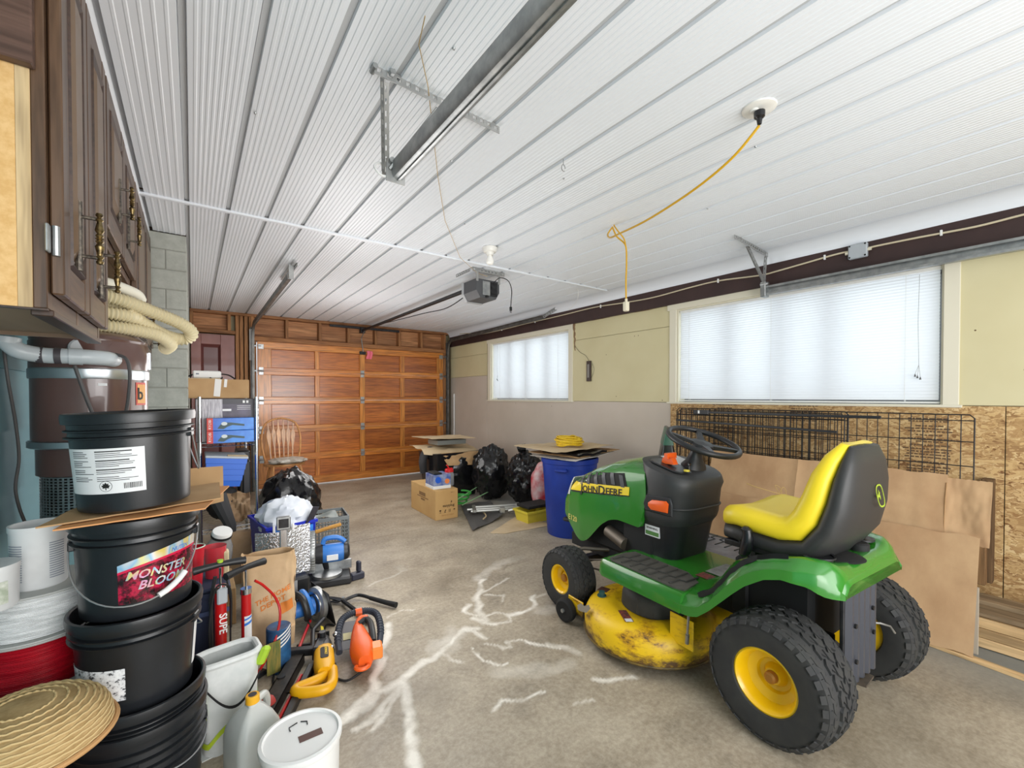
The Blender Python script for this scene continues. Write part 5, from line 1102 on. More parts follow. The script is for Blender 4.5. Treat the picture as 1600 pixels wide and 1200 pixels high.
btext('NUTEN', .017, -42, .183, .295, b2, M('foil blue', (70, 120, 190), .3), bold=True, italic=.2)
bail(b2, -172, -8, .16, .215, .155)
b3, r0 = bucket(.412, .29, 'black bucket with a torn flaking white sticker, under the red labelled bucket', tilt=(0, 0), lid=False, rt=.164)
def flake():
    m, nt, b, out = newmat('flaking sticker'); n = N(nt, 'ShaderNodeTexNoise', {'Vector': coords(nt), 'Scale': 70.0, 'Detail': 5, 'Roughness': .7})
    nt.links.new(ramp(nt, n.outputs[0], [(.40, (40, 42, 46)), (.46, (214, 216, 220)), (.6, (234, 236, 238))]), b.inputs['Base Color']); b.inputs['Roughness'].default_value = .7; return m
build('torn_sticker', bpatch(-172, -98, .055, .15, .29, rt=.164), flake(), b3); build('side_label', bpatch(-18, 6, .06, .2, .29, rt=.164), PAPER, b3)
bail(b3, -20, 160, .10, .215, .158, False)
b4, r0 = bucket(.118, .315, 'black bucket nested second from the floor in the bucket stack', lid=False, rt=.168, rb=.142, rim_n=3, dx=.002)
b5, r0 = bucket(.0, .37, 'black bucket at the bottom of the stack standing on the floor', lid=False, rt=.171, rb=.146, rim_n=5, extra=.10, dx=.004)
bail(b5, -95, 0, .05, .27, .170, False)
def sheet(name, label, corners, nx=14, ny=10, th=.004, wav=.004, mat=None, seed=1, fold=None, cat='cardboard', tear=0, **k):
    c = [V(p) for p in corners]
    def f(u, v):
        p = c[0].lerp(c[1], u).lerp(c[3].lerp(c[2], u), v); n = (c[1]-c[0]).cross(c[3]-c[0]).normalized()
        q = wav*(NZ.noise(V((u*3+seed, v*3, seed)))*1.4+.4*NZ.noise(V((u*9, v*9+seed, 1))))
        if fold: q += fold(u, v)
        e = tear*NZ.noise(V((u*14+seed, seed, 2)))*(1 if v > .99 or v < .01 else 0)
        return p+n*q+(c[3]-c[0])*e
    return centered(name, MB().grid(f, nx, ny, th), mat or CARD, label=label, cat=cat, **k)
sheet('cardboard_sheet', 'upper tan cardboard sheet between the top two buckets', [(-.335, 1.66, 1.003), (.075, 1.78, 1.003), (.085, 2.10, 1.004), (-.27, 1.98, 1.004)], wav=.003)
sheet('cardboard_sheet', 'lower tan cardboard sheet with an orange edge between the top two buckets', [(-.30, 1.64, .995), (.03, 1.68, .995), (.115, 2.05, .995), (-.22, 2.08, .995)], wav=.002, mat=M('orange-tan cardboard', (206, 146, 92), .8))
sheet('cardboard_flap', 'tan cardboard piece standing up behind the top bucket', [(-.02, 2.13, .90), (.10, 2.13, .92), (.10, 2.16, 1.06), (-.02, 2.16, 1.06)], nx=6, ny=6)
# ---- crate with spools, tubs and basket
t = thing('wooden_crate', 'low brown wooden crate under the wire spools', 'crate', (-.38, 1.83, 0))
CRW = wood('crate wood', (150, 112, 74), (120, 84, 52), 'Y', .7, 9)
build('crate_top', MB().box(-.18, .06, -.42, .40, .425, .475, .003), CRW, t)
for k in range(3): build('slat', MB().box(.040, .055, -.42, .40, .04+.13*k, .14+.13*k, .003), CRW, t)
for k in range(3): build('slat', MB().box(-.18, .04, -.42, -.405, .04+.13*k, .14+.13*k, .003), CRW, t)
for x, y in ((-.16, -.38), (.02, -.38), (-.16, .38), (.02, .38)): build('post', MB().box(x-.015, x+.015, y-.015, y+.015, 0, .425, .002), CRW, t)
def spool(z, h, label, col, colname, x=-.395, y=1.97, r_=.135):
    t = thing('wire_spool', label, 'spool', (x, y, z)); g = M('spool flange grey', (178, 180, 176), .5)
    build('flange', MB().lathe([(0, 0), (r_+.012, 0), (r_+.014, .003), (r_+.012, .006), (0, .006)], 48), g, t); build('flange', MB().lathe([(0, h-.006), (r_+.008, h-.006), (r_+.010, h-.003), (r_+.008, h), (0, h)], 48), g, t)
    m_ = M(colname, col, .35, c2=tuple(int(q*.86) for q in col), sc=20, stretch=(1, 1, 8)); pts = []; n = int((h-.014)/.0042); pr = [(0.02, .007)]
    for k in range(n):
        zz = .007+.0042*(k+.5); rr = r_-.004+.006*NZ.noise(V((k*.37, z*9, 1))); pr += [(rr-.002, zz-.0021), (rr, zz), (rr-.002, zz+.0021)]
    pr += [(.02, h-.007)]; build('winding', MB().lathe(pr, 56, cap=False), m_, t)
    return t
s1 = spool(.476, .155, 'big spool of red wire on the wooden crate', (176, 14, 34), 'red wire')
s2 = spool(.632, .136, 'big spool of white wire on top of the red spool', (226, 228, 228), 'white wire')
build('loose_loop', MB().tube(spline([(-.12, -.08, .02), (-.15, -.06, .03), (-.155, -.04, .05), (-.12, -.07, .06)], 6).copy(), .0022, 6).tube(spline([(-.11, -.085, .035), (-.15, -.08, .03), (-.15, -.05, .015), (-.1, -.1, .02)], 6), .0022, 6), M('white wire', (0, 0, 0)), s2)
TUBW = M('milky white tub', (222, 224, 224), .4, c2=(206, 208, 208), sc=8)
t = thing('plastic_tub', 'tall white tub with grey print standing on the white wire spool', 'tub', (-.385, 1.945, .767))
build('body', MB().lathe([(0, 0), (.058, .0), (.062, .006), (.064, .17), (.066, .175), (.066, .19), (.060, .19), (.058, .02), (0, .015)], 40), TUBW, t)
mb = MB()
for a0, a1 in ((-150, -112), (-60, -25)):
    for k in range(16): x = MB().grid(lambda u, v: (.0645*cos(R(lerp(a0, a1, u))), .0645*sin(R(lerp(a0, a1, u))), .03+.007*k+.0028*v), 6, 1, -.0004); mb.add(x.v, x.f)
o = build('small_print', mb, M('grey print', (140, 146, 156), .6), t); o['kind'] = 'stuff'
t = thing('plastic_tub', 'short white tub with scuffed label beside the tall white tub', 'tub', (-.455, 1.80, .767))
build('body', MB().lathe([(0, 0), (.055, .0), (.058, .006), (.060, .10), (.062, .105), (.062, .12), (0, .122)], 36), TUBW, t); build('label', MB().grid(lambda u, v: (.0612*cos(R(-120+80*u)), .0612*sin(R(-120+80*u)), .02+.06*v), 8, 2, -.0004), M('scuffed label', (214, 216, 206), .7, c2=(160, 170, 150), sc=40), t)
t = thing('woven_basket', 'upturned woven straw basket in the lower corner', 'basket', (-.345, 1.585, .476))
STR = M('woven straw', (188, 160, 112), .85, c2=(160, 132, 86), sc=30, stretch=(1, 1, 3), bmp=.3, bsc=140)
prf = [(.165-.015*(k/14)-.15*(max(0, (k-2)/12))**2.4, .0+.105*sin(pi/2*k/14)) for k in range(15)]
build('shell', MB().lathe([(.17, 0)]+prf[:-1]+[(0, .106)], 48, cap=False), STR, t)
for k in range(1, 13):
    q, z = prf[k]; build('weave_band', MB().tube([((q+.001)*cos(a), (q+.001)*sin(a), z+.0015*sin(a*24+k*pi)) for a in [2*pi*j/96 for j in range(96)]], .0028, 5, loop=True), M('straw band', (204, 178, 128), .85), t)
build('rim', MB().tube([(.172*cos(a), .172*sin(a), .006) for a in [2*pi*j/48 for j in range(48)]], .007, 8, loop=True), M('straw rim', (190, 146, 96), .8), t)
# ============================================================ LEFT WALL: CHAIR, RACK AND ITS LOAD
OAK = wood('oak chair', (206, 152, 96), (178, 122, 70), 'Z', .4, 12, coat=.3); OAKX = wood('oak seat', (206, 152, 96), (178, 122, 70), 'X', .4, 12, coat=.3)
t = thing('windsor_chair', 'oak hoop-back chair with arrow spindles in front of the wooden door', 'chair', (.95, 6.25, 0), 2)
build('seat', MB().prism([(.22*cos(a)*(1+.08*cos(2*a)), .21*sin(a)) for a in [2*pi*k/32 for k in range(32)]], .028, TR(0, 0, .475)), OAKX, t)
hoop = spline([(-.19, .15, .50), (-.225, .18, .68), (-.225, .21, .85), (-.17, .235, 1.0), (0, .25, 1.06), (.17, .235, 1.0), (.225, .21, .85), (.225, .18, .68), (.19, .15, .50)], 8)
build('back_hoop', MB().tube(hoop, .0125, 8), OAK, t)
for k in range(6):
    x = -.125+.05*k; xt = x*1.22; zt_ = 1.045-.55*(xt**2)*2.2; p0 = V((x, .17, .50)); p1 = V((xt, .245, zt_)); 
    W_ = [(0, .007), (.35, .008), (.55, .022), (.68, .026), (.74, .020), (.80, .008), (1, .006)]
    build('spindle', MB().rings([[p0.lerp(p1, u)+V((sx*w_, sy*.006, 0)) for sx, sy in ((-1, -1), (1, -1), (1, 1), (-1, 1))] for u, w_ in W_]), OAK, t)
for x, y in ((-.15, -.15), (.15, -.15), (-.14, .14), (.14, .14)):
    build('leg', MB().tube([(x, y, .48), (x*1.15, y*1.15, .34), (x*1.35, y*1.35, .02), (x*1.38, y*1.38, 0)], lambda u: .013+.006*sin(pi*u), 10), OAK, t)
build('stretcher', MB().cyl((-.17, -.17, .2), (-.17, .17, .2), .009).cyl((.17, -.17, .2), (.17, .17, .2), .009).cyl((-.17, 0, .2), (.17, 0, .2), .009), OAK, t)
centered('plastic_bag', MB().blob((.98, 6.18, .535), .22, .18, .042, 5, .15, 2.5, 40, 16, flat=.03, ridge=.25), M('grey translucent bag', (190, 186, 178), .3, c2=(150, 142, 130), sc=18, bmp=.4, bsc=30), label='crumpled grey plastic bag lying on the chair seat', cat='bag')
t = thing('wire_rack', 'chrome wire shelving rack against the block wall', 'shelf', (.235, 4.60, 0))
for x in (-.19, .19):
    for y in (-.44, .44): build('post', MB().cyl((x, y, 0), (x, y, 1.345), .0125, n=12), CHROME, t); 
def wshelf(z):
    mb = MB()
    for x in (-.19, .19):
        for dz in (0, -.028): mb.tube([(x, -.44, z+dz), (x, .44, z+dz)], .0035, 6)
        mb.tube([(x, -.44+.88*k/26, z-(.028 if k % 2 else 0)) for k in range(27)], .0025, 4)
    for y in (-.44, .44):
        for dz in (0, -.028): mb.tube([(-.19, y, z+dz), (.19, y, z+dz)], .0035, 6)
        mb.tube([(-.19+.38*k/12, y, z-(.028 if k % 2 else 0)) for k in range(13)], .0025, 4)
    for k in range(22): mb.tube([(-.19, -.42+.84*k/21, z), (.19, -.42+.84*k/21, z)], .0022, 4)
    build('shelf', mb, CHROME, t)
for z in (.30, .98): wshelf(z)
t = thing('appliance_box', 'big black and white printed box on the rack shelf', 'box', (.235, 4.62, .985))
mb = MB().box(-.215, .215, -.40, .30, 0, .345, .003); 
build('carton', mb, M('black print', (52, 50, 58), .4), t)
build('printed_panel', MB().box(-.213, -.04, -.4015, -.400, .004, .341), M('white streak print', (214, 212, 216), .4, c2=(150, 146, 154), sc=22, stretch=(6, 1, .5)), t)
build('printed_panel', MB().box(-.04, .16, -.4015, -.400, .10, .30), M('purple-grey print', (96, 88, 110), .4, c2=(58, 54, 64), sc=9), t)
build('printed_panel', MB().box(.190, .214, -.4017, -.400, .01, .335), M('camo strip', (220, 220, 222), .4, c2=(60, 58, 62), sc=60, lo=.46, hi=.54), t)
mb = MB()
for k in range(3): mb.box(.06, .155, -.403, -.4015, .285-.014*k, .288-.014*k)
mb.box(-.04, .02, -.403, -.4015, .245, .262).box(.10, .115, -.403, -.4015, .31, .33).box(.125, .14, -.403, -.4015, .31, .33); build('white_print', mb, TEXTW, t)
t = thing('cardboard_box', 'plain brown box with white tape on top of the printed box', 'box', (.185, 4.62, 1.333))
build('carton', MB().box(-.215, .20, -.36, .28, 0, .155, .003), CARD, t); build('tape', MB(TR(-.02, -.361, .08, 0, 5, 0)).box(-.022, .022, -.001, .001, -.065, .075), M('white tape', (228, 226, 222), .5), t)
build('tape', MB(TR(.035, -.361, .125, 0, 5, 0)).box(-.010, .010, -.001, .001, -.035, .03), M('white tape', (0, 0, 0)), t); build('flap', MB().box(-.215, .0, -.36, -.1, .155, .160), CARDL, t)
t = thing('power_adapter', 'white box-shaped power unit with a black lead on the brown box', 'power unit', (.10, 4.42, 1.495))
build('case', MB().box(-.095, .095, -.07, .07, 0, .062, .008), WHITE, t); build('label', MB().box(-.075, -.055, -.0712, -.07, .03, .042), M('grey print', (0, 0, 0)), t)
build('lead', MB().tube(spline([(.095, -.02, .04), (.15, -.05, .03), (.19, -.10, -.005), (.19, -.13, -.03)], 6), .006, 6).tube(spline([(-.095, -.03, .03), (-.14, -.08, .0), (-.15, -.13, -.06)], 6), .006, 6).tube(spline([(.02, -.075, .005), (.05, -.14, -.02), (.09, -.15, -.01), (.10, -.08, .01)], 6), .006, 6), BLKM, t)
def toolbox(z, y, label):
    t = thing('tool_box', label, 'box', (.245, y, z))
    build('carton', MB().box(-.155, .155, -.05, .05, 0, .095, .002), M('blue print', (30, 92, 196), .35, c2=(60, 140, 226), sc=6), t)
    build('red_end', MB().box(-.157, -.118, -.0512, .05, -.0, .0952), M('red print', (206, 48, 34), .4), t)
    build('tool_picture', MB().rings([[V((x, -.0515, z_)) for x, z_ in ((-.09, .015), (-.07, .045), (-.04, .062), (.0, .060), (.09, .045), (.09, .03), (.01, .04), (-.02, .03), (-.05, .01))], [V((x, -.0505, z_)) for x, z_ in ((-.09, .015), (-.07, .045), (-.04, .062), (.0, .060), (.09, .045), (.09, .03), (.01, .04), (-.02, .03), (-.05, .01))]]), M('tool picture', (66, 88, 92), .5), t, smooth=0)
    build('tool_picture', MB().rings([[V((-.045+.02*cos(a), yy, .052+.014*sin(a))) for a in [2*pi*k/14 for k in range(14)]] for yy in (-.052, -.0505)]), M('grinder head picture', (206, 214, 214), .4), t, smooth=0)
    build('lettering', text_mb('RYOBI', .026, MX(((0, -1, 0, -.137), (0, 0, -1, -.0518), (1, 0, 0, .048), (0, 0, 0, 1)))), TEXTW, t, smooth=0); return t
toolbox(.985, 4.13, 'blue and red power tool box, lower of the two in front of the printed box'); toolbox(1.083, 4.135, 'blue and red power tool box, upper of the two in front of the printed box')
t = thing('storage_bin', 'bright blue ribbed storage bin tilted under the upper rack shelf', 'bin', (.19, 4.16, .655)); t.rotation_euler = (0, R(6), 0)
mb = MB(); BN = M('bright blue bin', (44, 104, 206), .4)
pr = []
for k in range(6):
    f_ = k/5; w_ = .105+.03*f_; d_ = .14+.02*f_; z = .22*f_; pr.append([(-w_, -d_, z), (w_, -d_, z), (w_, d_, z), (-w_, d_, z)])
    if 0 < k < 5: pr.append([(-w_-.004, -d_-.004, z+.002), (w_+.004, -d_-.004, z+.002), (w_+.004, d_+.004, z+.002), (-w_-.004, d_+.004, z+.002)])
build('body', MB().rings(pr), BN, t, smooth=0); build('lid', MB().box(-.14, .14, -.165, .165, .218, .235, .004), M('grey bin lid', (186, 192, 198), .5), t); build('cream_flap', MB().box(.0, .135, -.168, -.10, .236, .243, .002), CARDL, t)
centered('black_crate', MB().box(.32, .42, 4.6, 4.9, .50, .86, .01).box(.34, .40, 4.35, 4.6, .5, .8, .01), BLK, label='black plastic case stored in the middle of the rack', cat='case')
centered('black_bag', MB().blob((.20, 4.44, .46), .12, .17, .15, 11, .12, 2.2, ridge=.12), M('charcoal fabric', (52, 52, 54), .8), label='charcoal cloth bag slumped on the bottom rack shelf', cat='bag')
sheet('paper_bag', 'crumpled brown paper bag with red marks on the bottom rack shelf', [(.22, 4.19, .325), (.385, 4.19, .345), (.385, 4.30, .54), (.22, 4.30, .55)], nx=18, ny=18, wav=.05, mat=M('kraft paper', (168, 140, 108), .8, c2=(150, 120, 88), sc=8), cat='bag', seed=4)
centered('folded_umbrella', MB().tube([(.14, 3.85, .62), (.22, 3.80, .40), (.24, 3.78, .30)], lambda u: .05*(1-u)+.012, 10), M('charcoal fabric', (0, 0, 0)), label='rolled charcoal fabric bundle leaning at the rack front', cat='bundle')
GB = M('black bin liner', (26, 26, 28), .22, c2=(16, 16, 18), sc=6, bmp=.5, bsc=14, bdist=.012)
centered('garbage_bag', MB().blob((.745, 4.62, .30), .27, .38, .36, 21, .16, 2.0, 60, 36, flat=.29, ridge=.12), GB, label='shiny black garbage bag beside the rack, in front of the oak chair', cat='garbage bag')
# tote with a white bag, milk crate
t = thing('storage_tote', 'deep blue tote bin with a white bag spilling out', 'tote', (.545, 3.72, .0), 8)
DB = M('deep blue plastic', (24, 44, 178), .35)
def openbox(w0, d0, w1, d1, h, th=.004):
    o = lambda w_, d_, z: [(-w_, -d_, z), (w_, -d_, z), (w_, d_, z), (-w_, d_, z)]
    return MB().rings([o(w0, d0, 0), o(w1, d1, h-.02), o(w1+.012, d1+.012, h-.02), o(w1+.012, d1+.012, h), o(w1-th, d1-th, h), o(w0-th, d0-th, th)])
build('body', openbox(.14, .20, .165, .23, .43), DB, t, smooth=0)
WB = M('white poly bag', (226, 230, 236), .35, c2=(206, 212, 222), sc=9, bmp=.3, bsc=30)
t = thing('white_sack', 'white poly sack with a black and a blue stripe draped over the blue tote', 'sack', (.57, 3.66, .31))
build('sack', MB().blob((0, 0, .12), .20, .17, .16, 31, .2, 2.3, 44, 26, flat=.1, ridge=.15), WB, t)
build('blue_band', MB().grid(lambda u, v: (-.12+.26*u, -.205-.012*sin(u*3), .03+.07*v), 10, 3, .003), M('blue print', (30, 60, 190), .4), t); build('black_band', MB(TR(.13, -.16, .13, 20, 14, 30)).box(-.03, .03, -.006, .0, -.16, .10, .003), M('black print', (0, 0, 0)), t)
t = thing('milk_crate', 'grey milk crate beside the blue tote', 'crate', (.93, 4.02, 0), -6); CR = M('grey crate plastic', (112, 118, 118), .6)
for z in (.0, .30): build('band', MB().box(-.165, .165, -.165, -.155, z, z+.03).box(-.165, .165, .155, .165, z, z+.03).box(-.165, -.155, -.155, .155, z, z+.03).box(.155, .165, -.155, .155, z, z+.03), CR, t)
mb = MB()
for k in range(12):
    q = -.155+.0282*k
    for s_ in (-1, 1): mb.box(q-.003, q+.003, s_*.163-.002, s_*.163+.002, .03, .30).box(s_*.163-.002, s_*.163+.002, q-.003, q+.003, .03, .30)
for k in range(8):
    z = .06+.032*k
    for s_ in (-1, 1): mb.box(-.16, .16, s_*.163-.002, s_*.163+.002, z-.003, z+.003).box(s_*.163-.002, s_*.163+.002, -.16, .16, z-.003, z+.003)
o = build('lattice', mb, CR, t, smooth=0); o['kind'] = 'stuff'; build('floor_panel', MB().box(-.16, .16, -.16, .16, .0, .006), CR, t)
centered('grey_sheet', MB().grid(lambda u, v: (.82+.2*u, 3.92+.2*v, .315+.02*sin(u*5)*cos(v*4)), 10, 10, .004), M('grey plastic sheet', (130, 138, 134), .5), label='grey plastic offcut lying in the milk crate top', cat='sheet')
# ---- reflector hood (grow lamp)
FOIL = M('hammered foil', (212, 214, 218), .22, .9, bmp=.9, bsc=70, bdist=.01)
t = thing('lamp_reflector', 'hammered silver lamp reflector with two wings standing on edge', 'reflector', (.46, 3.10, .20), -6)
build('wing', MB().grid(lambda u, v: (-.155+.135*u, -.045*sin(u*1.5), .01+.29*v-.0*u), 10, 6, .002), FOIL, t); build('wing', MB().grid(lambda u, v: (.02+.135*u, -.045+.045*sin(u*1.5), .01+.31*v), 10, 6, .002), FOIL, t)
build('spine', MB().box(-.022, .022, -.062, -.045, .02, .38, .006), M('bright spine', (200, 204, 210), .25, .8), t); build('socket_plate', MB().box(-.04, .04, -.070, -.05, .315, .40, .006), STEEL, t); build('socket', MB().rings([rrect(-.028, .028, -.072, -.070, .33, .0005), rrect(-.028, .028, -.072, -.070, .385, .0005)]), DKMET, t)
build('side_bracket', MB().box(-.06, -.045, -.06, -.045, .30, .345, .004).box(.045, .06, -.06, -.045, .30, .345, .004), WHITE, t)
centered('tool_case', MB().box(.32, .60, 3.02, 3.22, 0, .198, .012).at(MX.Identity(4)), BLK, label='black case lying under the silver lamp reflector', cat='case')
# ---- mitre saw
t = thing('miter_saw', 'blue miter saw tipped forward on the floor', 'miter saw', (.78, 3.34, 0), -12)
build('base', MB().box(-.20, .16, -.10, .10, .0, .055, .012), BLK, t); build('turntable', MB().lathe([(0, .055), (.10, .055), (.10, .075), (0, .08)], 28), STEEL, t); build('fence', MB().box(-.19, .17, .06, .075, .06, .13, .004), STEEL, t)
T_ = TR(-.10, -.02, .245, 0, 90, 0)
build('blade_guard', MB().lathe([(.02, -.02), (.135, -.02), (.14, -.012), (.14, .012), (.135, .02), (.02, .02)], 40, T_, cap=False), M('cast guard', (176, 178, 176), .4, .7), t)
mb = MB()
for k in range(44): a = 2*pi*k/44; mb.at(T_ @ MX.Rotation(a, 4, 'Z')).box(.134, .144, -.003, .003, -.018, .018)
o = build('guard_ribs', mb, STEEL, t, smooth=0); o['kind'] = 'stuff'
build('motor', MB().rings([[TR(x, -.02, .22) @ V((0, r_*cos(a), r_*sin(a))) for a in [2*pi*k/20 for k in range(20)]] for x, r_ in ((-.07, .05), (-.05, .062), (.02, .066), (.09, .066), (.115, .058), (.125, .04))]), BLUT, t); build('motor_cap', MB().rings([[TR(x, -.02, .22) @ V((0, r_*cos(a), r_*sin(a))) for a in [2*pi*k/20 for k in range(20)]] for x, r_ in ((.11, .062), (.135, .058), (.15, .04))]), BLK, t)
build('motor_collar', MB().rings([[TR(x, -.02, .22) @ V((0, r_*cos(a), r_*sin(a))) for a in [2*pi*k/20 for k in range(20)]] for x, r_ in ((-.085, .06), (-.06, .068), (-.03, .068))]), BLK, t)
build('carry_handle', MB().tube(spline([(-.03, -.02, .29), (-.01, -.02, .325), (.07, -.02, .325), (.12, -.02, .29)], 6), .017, 10), BLUT, t); build('rating_plate', MB().box(-.005, .07, -.0895, -.083, .185, .225, .002), PAPER, t)
build('wood_grip', MB(TR(-.06, .02, .375, 0, -12, 0)).box(-.02, .16, -.015, .015, -.012, .012, .006), wood('worn yellow wood', (220, 170, 80), (190, 130, 50), 'X'), t, label='worn yellow wooden grip')
build('arm', MB().tube([(0, .08, .06), (-.02, .05, .16), (-.02, .0, .25)], .022, 10), BLK, t); build('clamp_foot', MB(TR(.20, -.02, .03, 0, 0, 20)).box(-.05, .05, -.03, .03, -.03, .02, .008).box(-.0, .03, -.02, .02, .02, .10, .008), M('dark blue-black plastic', (46, 48, 62), .5), t)
# ---- jug, pitcher, cup
t = thing('water_jug', 'clear plastic jug with a round white lid leaning behind the buckets', 'jug', (.09, 3.22, .22)); t.rotation_euler = (R(22), R(8), 0)
build('body', MB().lathe([(0, 0), (.07, .0), (.075, .01), (.075, .20), (.068, .26), (.045, .32), (.042, .34)], 32, cap=False), CLEAR, t); build('lid', MB().lathe([(.0, .366), (.048, .366), (.052, .360), (.052, .33), (.044, .328)], 28, cap=False), WHITE, t); build('collar', MB().lathe([(.054, .33), (.054, .345), (.050, .345)], 28, cap=False), BLKM, t)
build('teal_bottle_inside', MB().lathe([(0, .02), (.03, .02), (.03, .15), (.012, .18), (.012, .21), (0, .21)], 16), M('teal bottle', (42, 92, 92), .3), t)
centered('support_carton', MB().box(-.005, .20, 3.05, 3.42, .0, .215, .004), CARD, label='open brown carton under the clear jug', cat='box')
t = thing('juice_pitcher', 'red and clear plastic pitcher next to the bucket stack', 'pitcher', (.085, 2.60, .461))
build('body', MB().lathe([(0, 0), (.040, 0), (.046, .13), (.048, .15)], 28, cap=False), M('red translucent plastic', (206, 60, 72), .25, alpha=.85), t); build('sleeve', MB().box(.03, .056, -.03, .03, .0, .12, .006), M('cream sleeve', (214, 200, 160), .6), t)
t = thing('paper_cup', 'red paper cup with a pale rim beside the bucket stack', 'cup', (.0, 2.50, .461))
build('body', MB().lathe([(0, 0), (.03, 0), (.042, .19)], 24, cap=False), M('red cup', (190, 24, 44), .35), t); build('rim', MB().tube([(.042*cos(a), .042*sin(a), .19) for a in [2*pi*k/24 for k in range(24)]], .0028, 6, loop=True), M('pale green', (202, 220, 204), .5), t)
t = thing('navy_tote', 'navy fabric bin behind the floor pumps', 'fabric bin', (.03, 2.58, 0)); NV = M('navy fabric', (42, 52, 78), .8)
build('body', openbox(.09, .12, .095, .13, .44), NV, t, smooth=0); build('band', MB().box(-.11, .11, -.146, -.142, .34, .36), M('navy trim', (60, 74, 110), .6), t); build('lid', MB().box(-.11, .11, -.14, .14, .44, .46, .008), NV, t); build('shelf_insert', MB().box(-.08, .08, -.11, .11, .27, .28), NV, t)
centered('kraft_bag', MB().rings([rrect(-.09, .09, -.06, .06, 0, .01), rrect(-.09, .09, -.065, .065, .26, .012), rrect(-.085, .095, -.03, .03, .36, .008)]).at(MX.Identity(4)), M('kraft paper', (0, 0, 0)), label='brown kraft bag on the floor below the rack', cat='bag').location = (.25, 3.75, 0)
# ============================================================ PUMPS, BAGS, JUGS
def pump(name_label, x, y, h, col, txt, rz, r_=.022, hose_pts=None, lab=None, tilt=0):
    t = thing('floor_pump', name_label, 'pump', (x, y, 0), rz); t.rotation_euler[0] = R(tilt)
    build('base', MB().box(-.10, .10, -.025, .025, 0, .022, .008).cyl((0, 0, .02), (0, 0, .07), r_+.008, r_+.003, 20), BLK, t)
    build('barrel', MB().cyl((0, 0, .05), (0, 0, h-.10), r_, n=24), col, t); build('top_collar', MB().cyl((0, 0, h-.115), (0, 0, h-.09), r_+.003, n=24), CHROME, t); build('rod', MB().cyl((0, 0, h-.09), (0, 0, h-.01), .005, n=10), CHROME, t)
    build('handle', MB().tube([(-.10, 0, h), (-.05, 0, h+.004), (0, 0, h+.006), (.05, 0, h+.004), (.10, 0, h)], lambda u: .013+.004*abs(u-.5)*2, 12), BLK, t)
    if lab: build('label', MB().grid(lambda u, v: ((r_+.0008)*cos(R(-150+110*u)), (r_+.0008)*sin(R(-150+110*u)), lab[0]+(lab[1]-lab[0])*v), 8, 1, -.0004), PAPER, t)
    if hose_pts: build('hose', MB().tube(spline(hose_pts, 8), .006, 8), RED, t)
    return t
t1 = pump('red floor pump with a grey gauge block and white lettering, next to the bucket stack', .095, 2.36, .585, RED, 'SUPE', 8, .0235)
build('gauge_block', MB().box(-.018, .022, -.034, -.020, .42, .49, .005), M('grey gauge', (176, 182, 188), .35), t1); build('black_frame', MB().tube([(-.034, -.01, .05), (-.038, -.012, .45), (-.02, -.01, .545)], .008, 8).tube([(.034, -.01, .05), (.036, -.012, .42), (.02, -.01, .545)], .004, 8), BLK, t1)
build('air_hose', MB().tube(spline([(-.03, -.03, .06), (-.05, -.04, .3), (-.03, -.045, .49), (.01, -.045, .51), (.035, -.03, .46), (.036, -.02, .3)], 8), .004, 8), BLKM, t1)
build('lettering', text_mb('SUPE', .042, MX(((0, 1, 0, .004), (0, 0, -1, -.0242), (-1, 0, 0, .33), (0, 0, 0, 1))), sx=1.0, bold=True, bend=None), TEXTW, t1, smooth=0)
build('green_knob', MB().cyl((0, 0, .60), (0, 0, .612), .012, n=14), M('lime plastic', (170, 206, 60), .4), t1)
t2 = pump('slim red floor pump with a coiled red hose and a white and blue label', .195, 2.37, .545, RED, None, 35, .0205, [(.03, -.02, .48), (.07, -.03, .44), (.12, -.05, .36), (.125, -.07, .28), (.10, -.07, .18), (.05, -.06, .1), (.025, -.04, .05)], (.20, .33))
build('blue_stripe', MB().grid(lambda u, v: (.0216*cos(R(-150+100*u)), .0216*sin(R(-150+100*u)), .285+.012*v+.012*u), 8, 1, -.0003).grid(lambda u, v: (.0216*cos(R(-150+100*u)), .0216*sin(R(-150+100*u)), .31+.008*v+.01*u), 8, 1, -.0003), M('blue print', (0, 0, 0)), t2)
t = thing('shopping_bag', 'brown paper shopping bag with orange print standing behind the slim pump', 'bag', (.33, 2.70, 0), -8)
KR = M('tan paper bag', (216, 186, 148), .85, c2=(200, 168, 128), sc=5, bmp=.35, bsc=22, bdist=.006)
def bagwall(u, v):
    a = 2*pi*u; w_ = .125*(1+.05*NZ.noise(V((cos(a)*2, sin(a)*2, v*3)))); d_ = .075-.035*v**2; x = abs(cos(a))**.45*(1 if cos(a) > 0 else -1)*w_; y = abs(sin(a))**.45*(1 if sin(a) > 0 else -1)*d_
    return (x+.012*NZ.noise(V((u*9, v*6, 4))), y+.016*NZ.noise(V((cos(a)*3, v*5, sin(a)*3))), .10+.40*v+.02*NZ.noise(V((u*7, 1, 1)))*(v > .9))
bw = build('body', MB().grid(bagwall, 48, 20, .001), KR, t, smooth=70); build('bottom', MB().rings([rrect(-.12, .12, -.07, .07, 0, .02), rrect(-.125, .125, -.075, .075, .10, .02)]), KR, t)
OP = M('orange print', (226, 134, 56), .7)
for tx, z, sz in (('THE HOME', .285, .036), ('DEPOT', .245, .040)):
    build('lettering', project(text_mb(tx, sz, MX(((.94, -.1, 0, .02), (0, 0, -1, -.30), (.34, .94, 0, z), (0, 0, 0, 1))), bold=True), bw, (0, 1, 0), .002), OP, t, smooth=0)
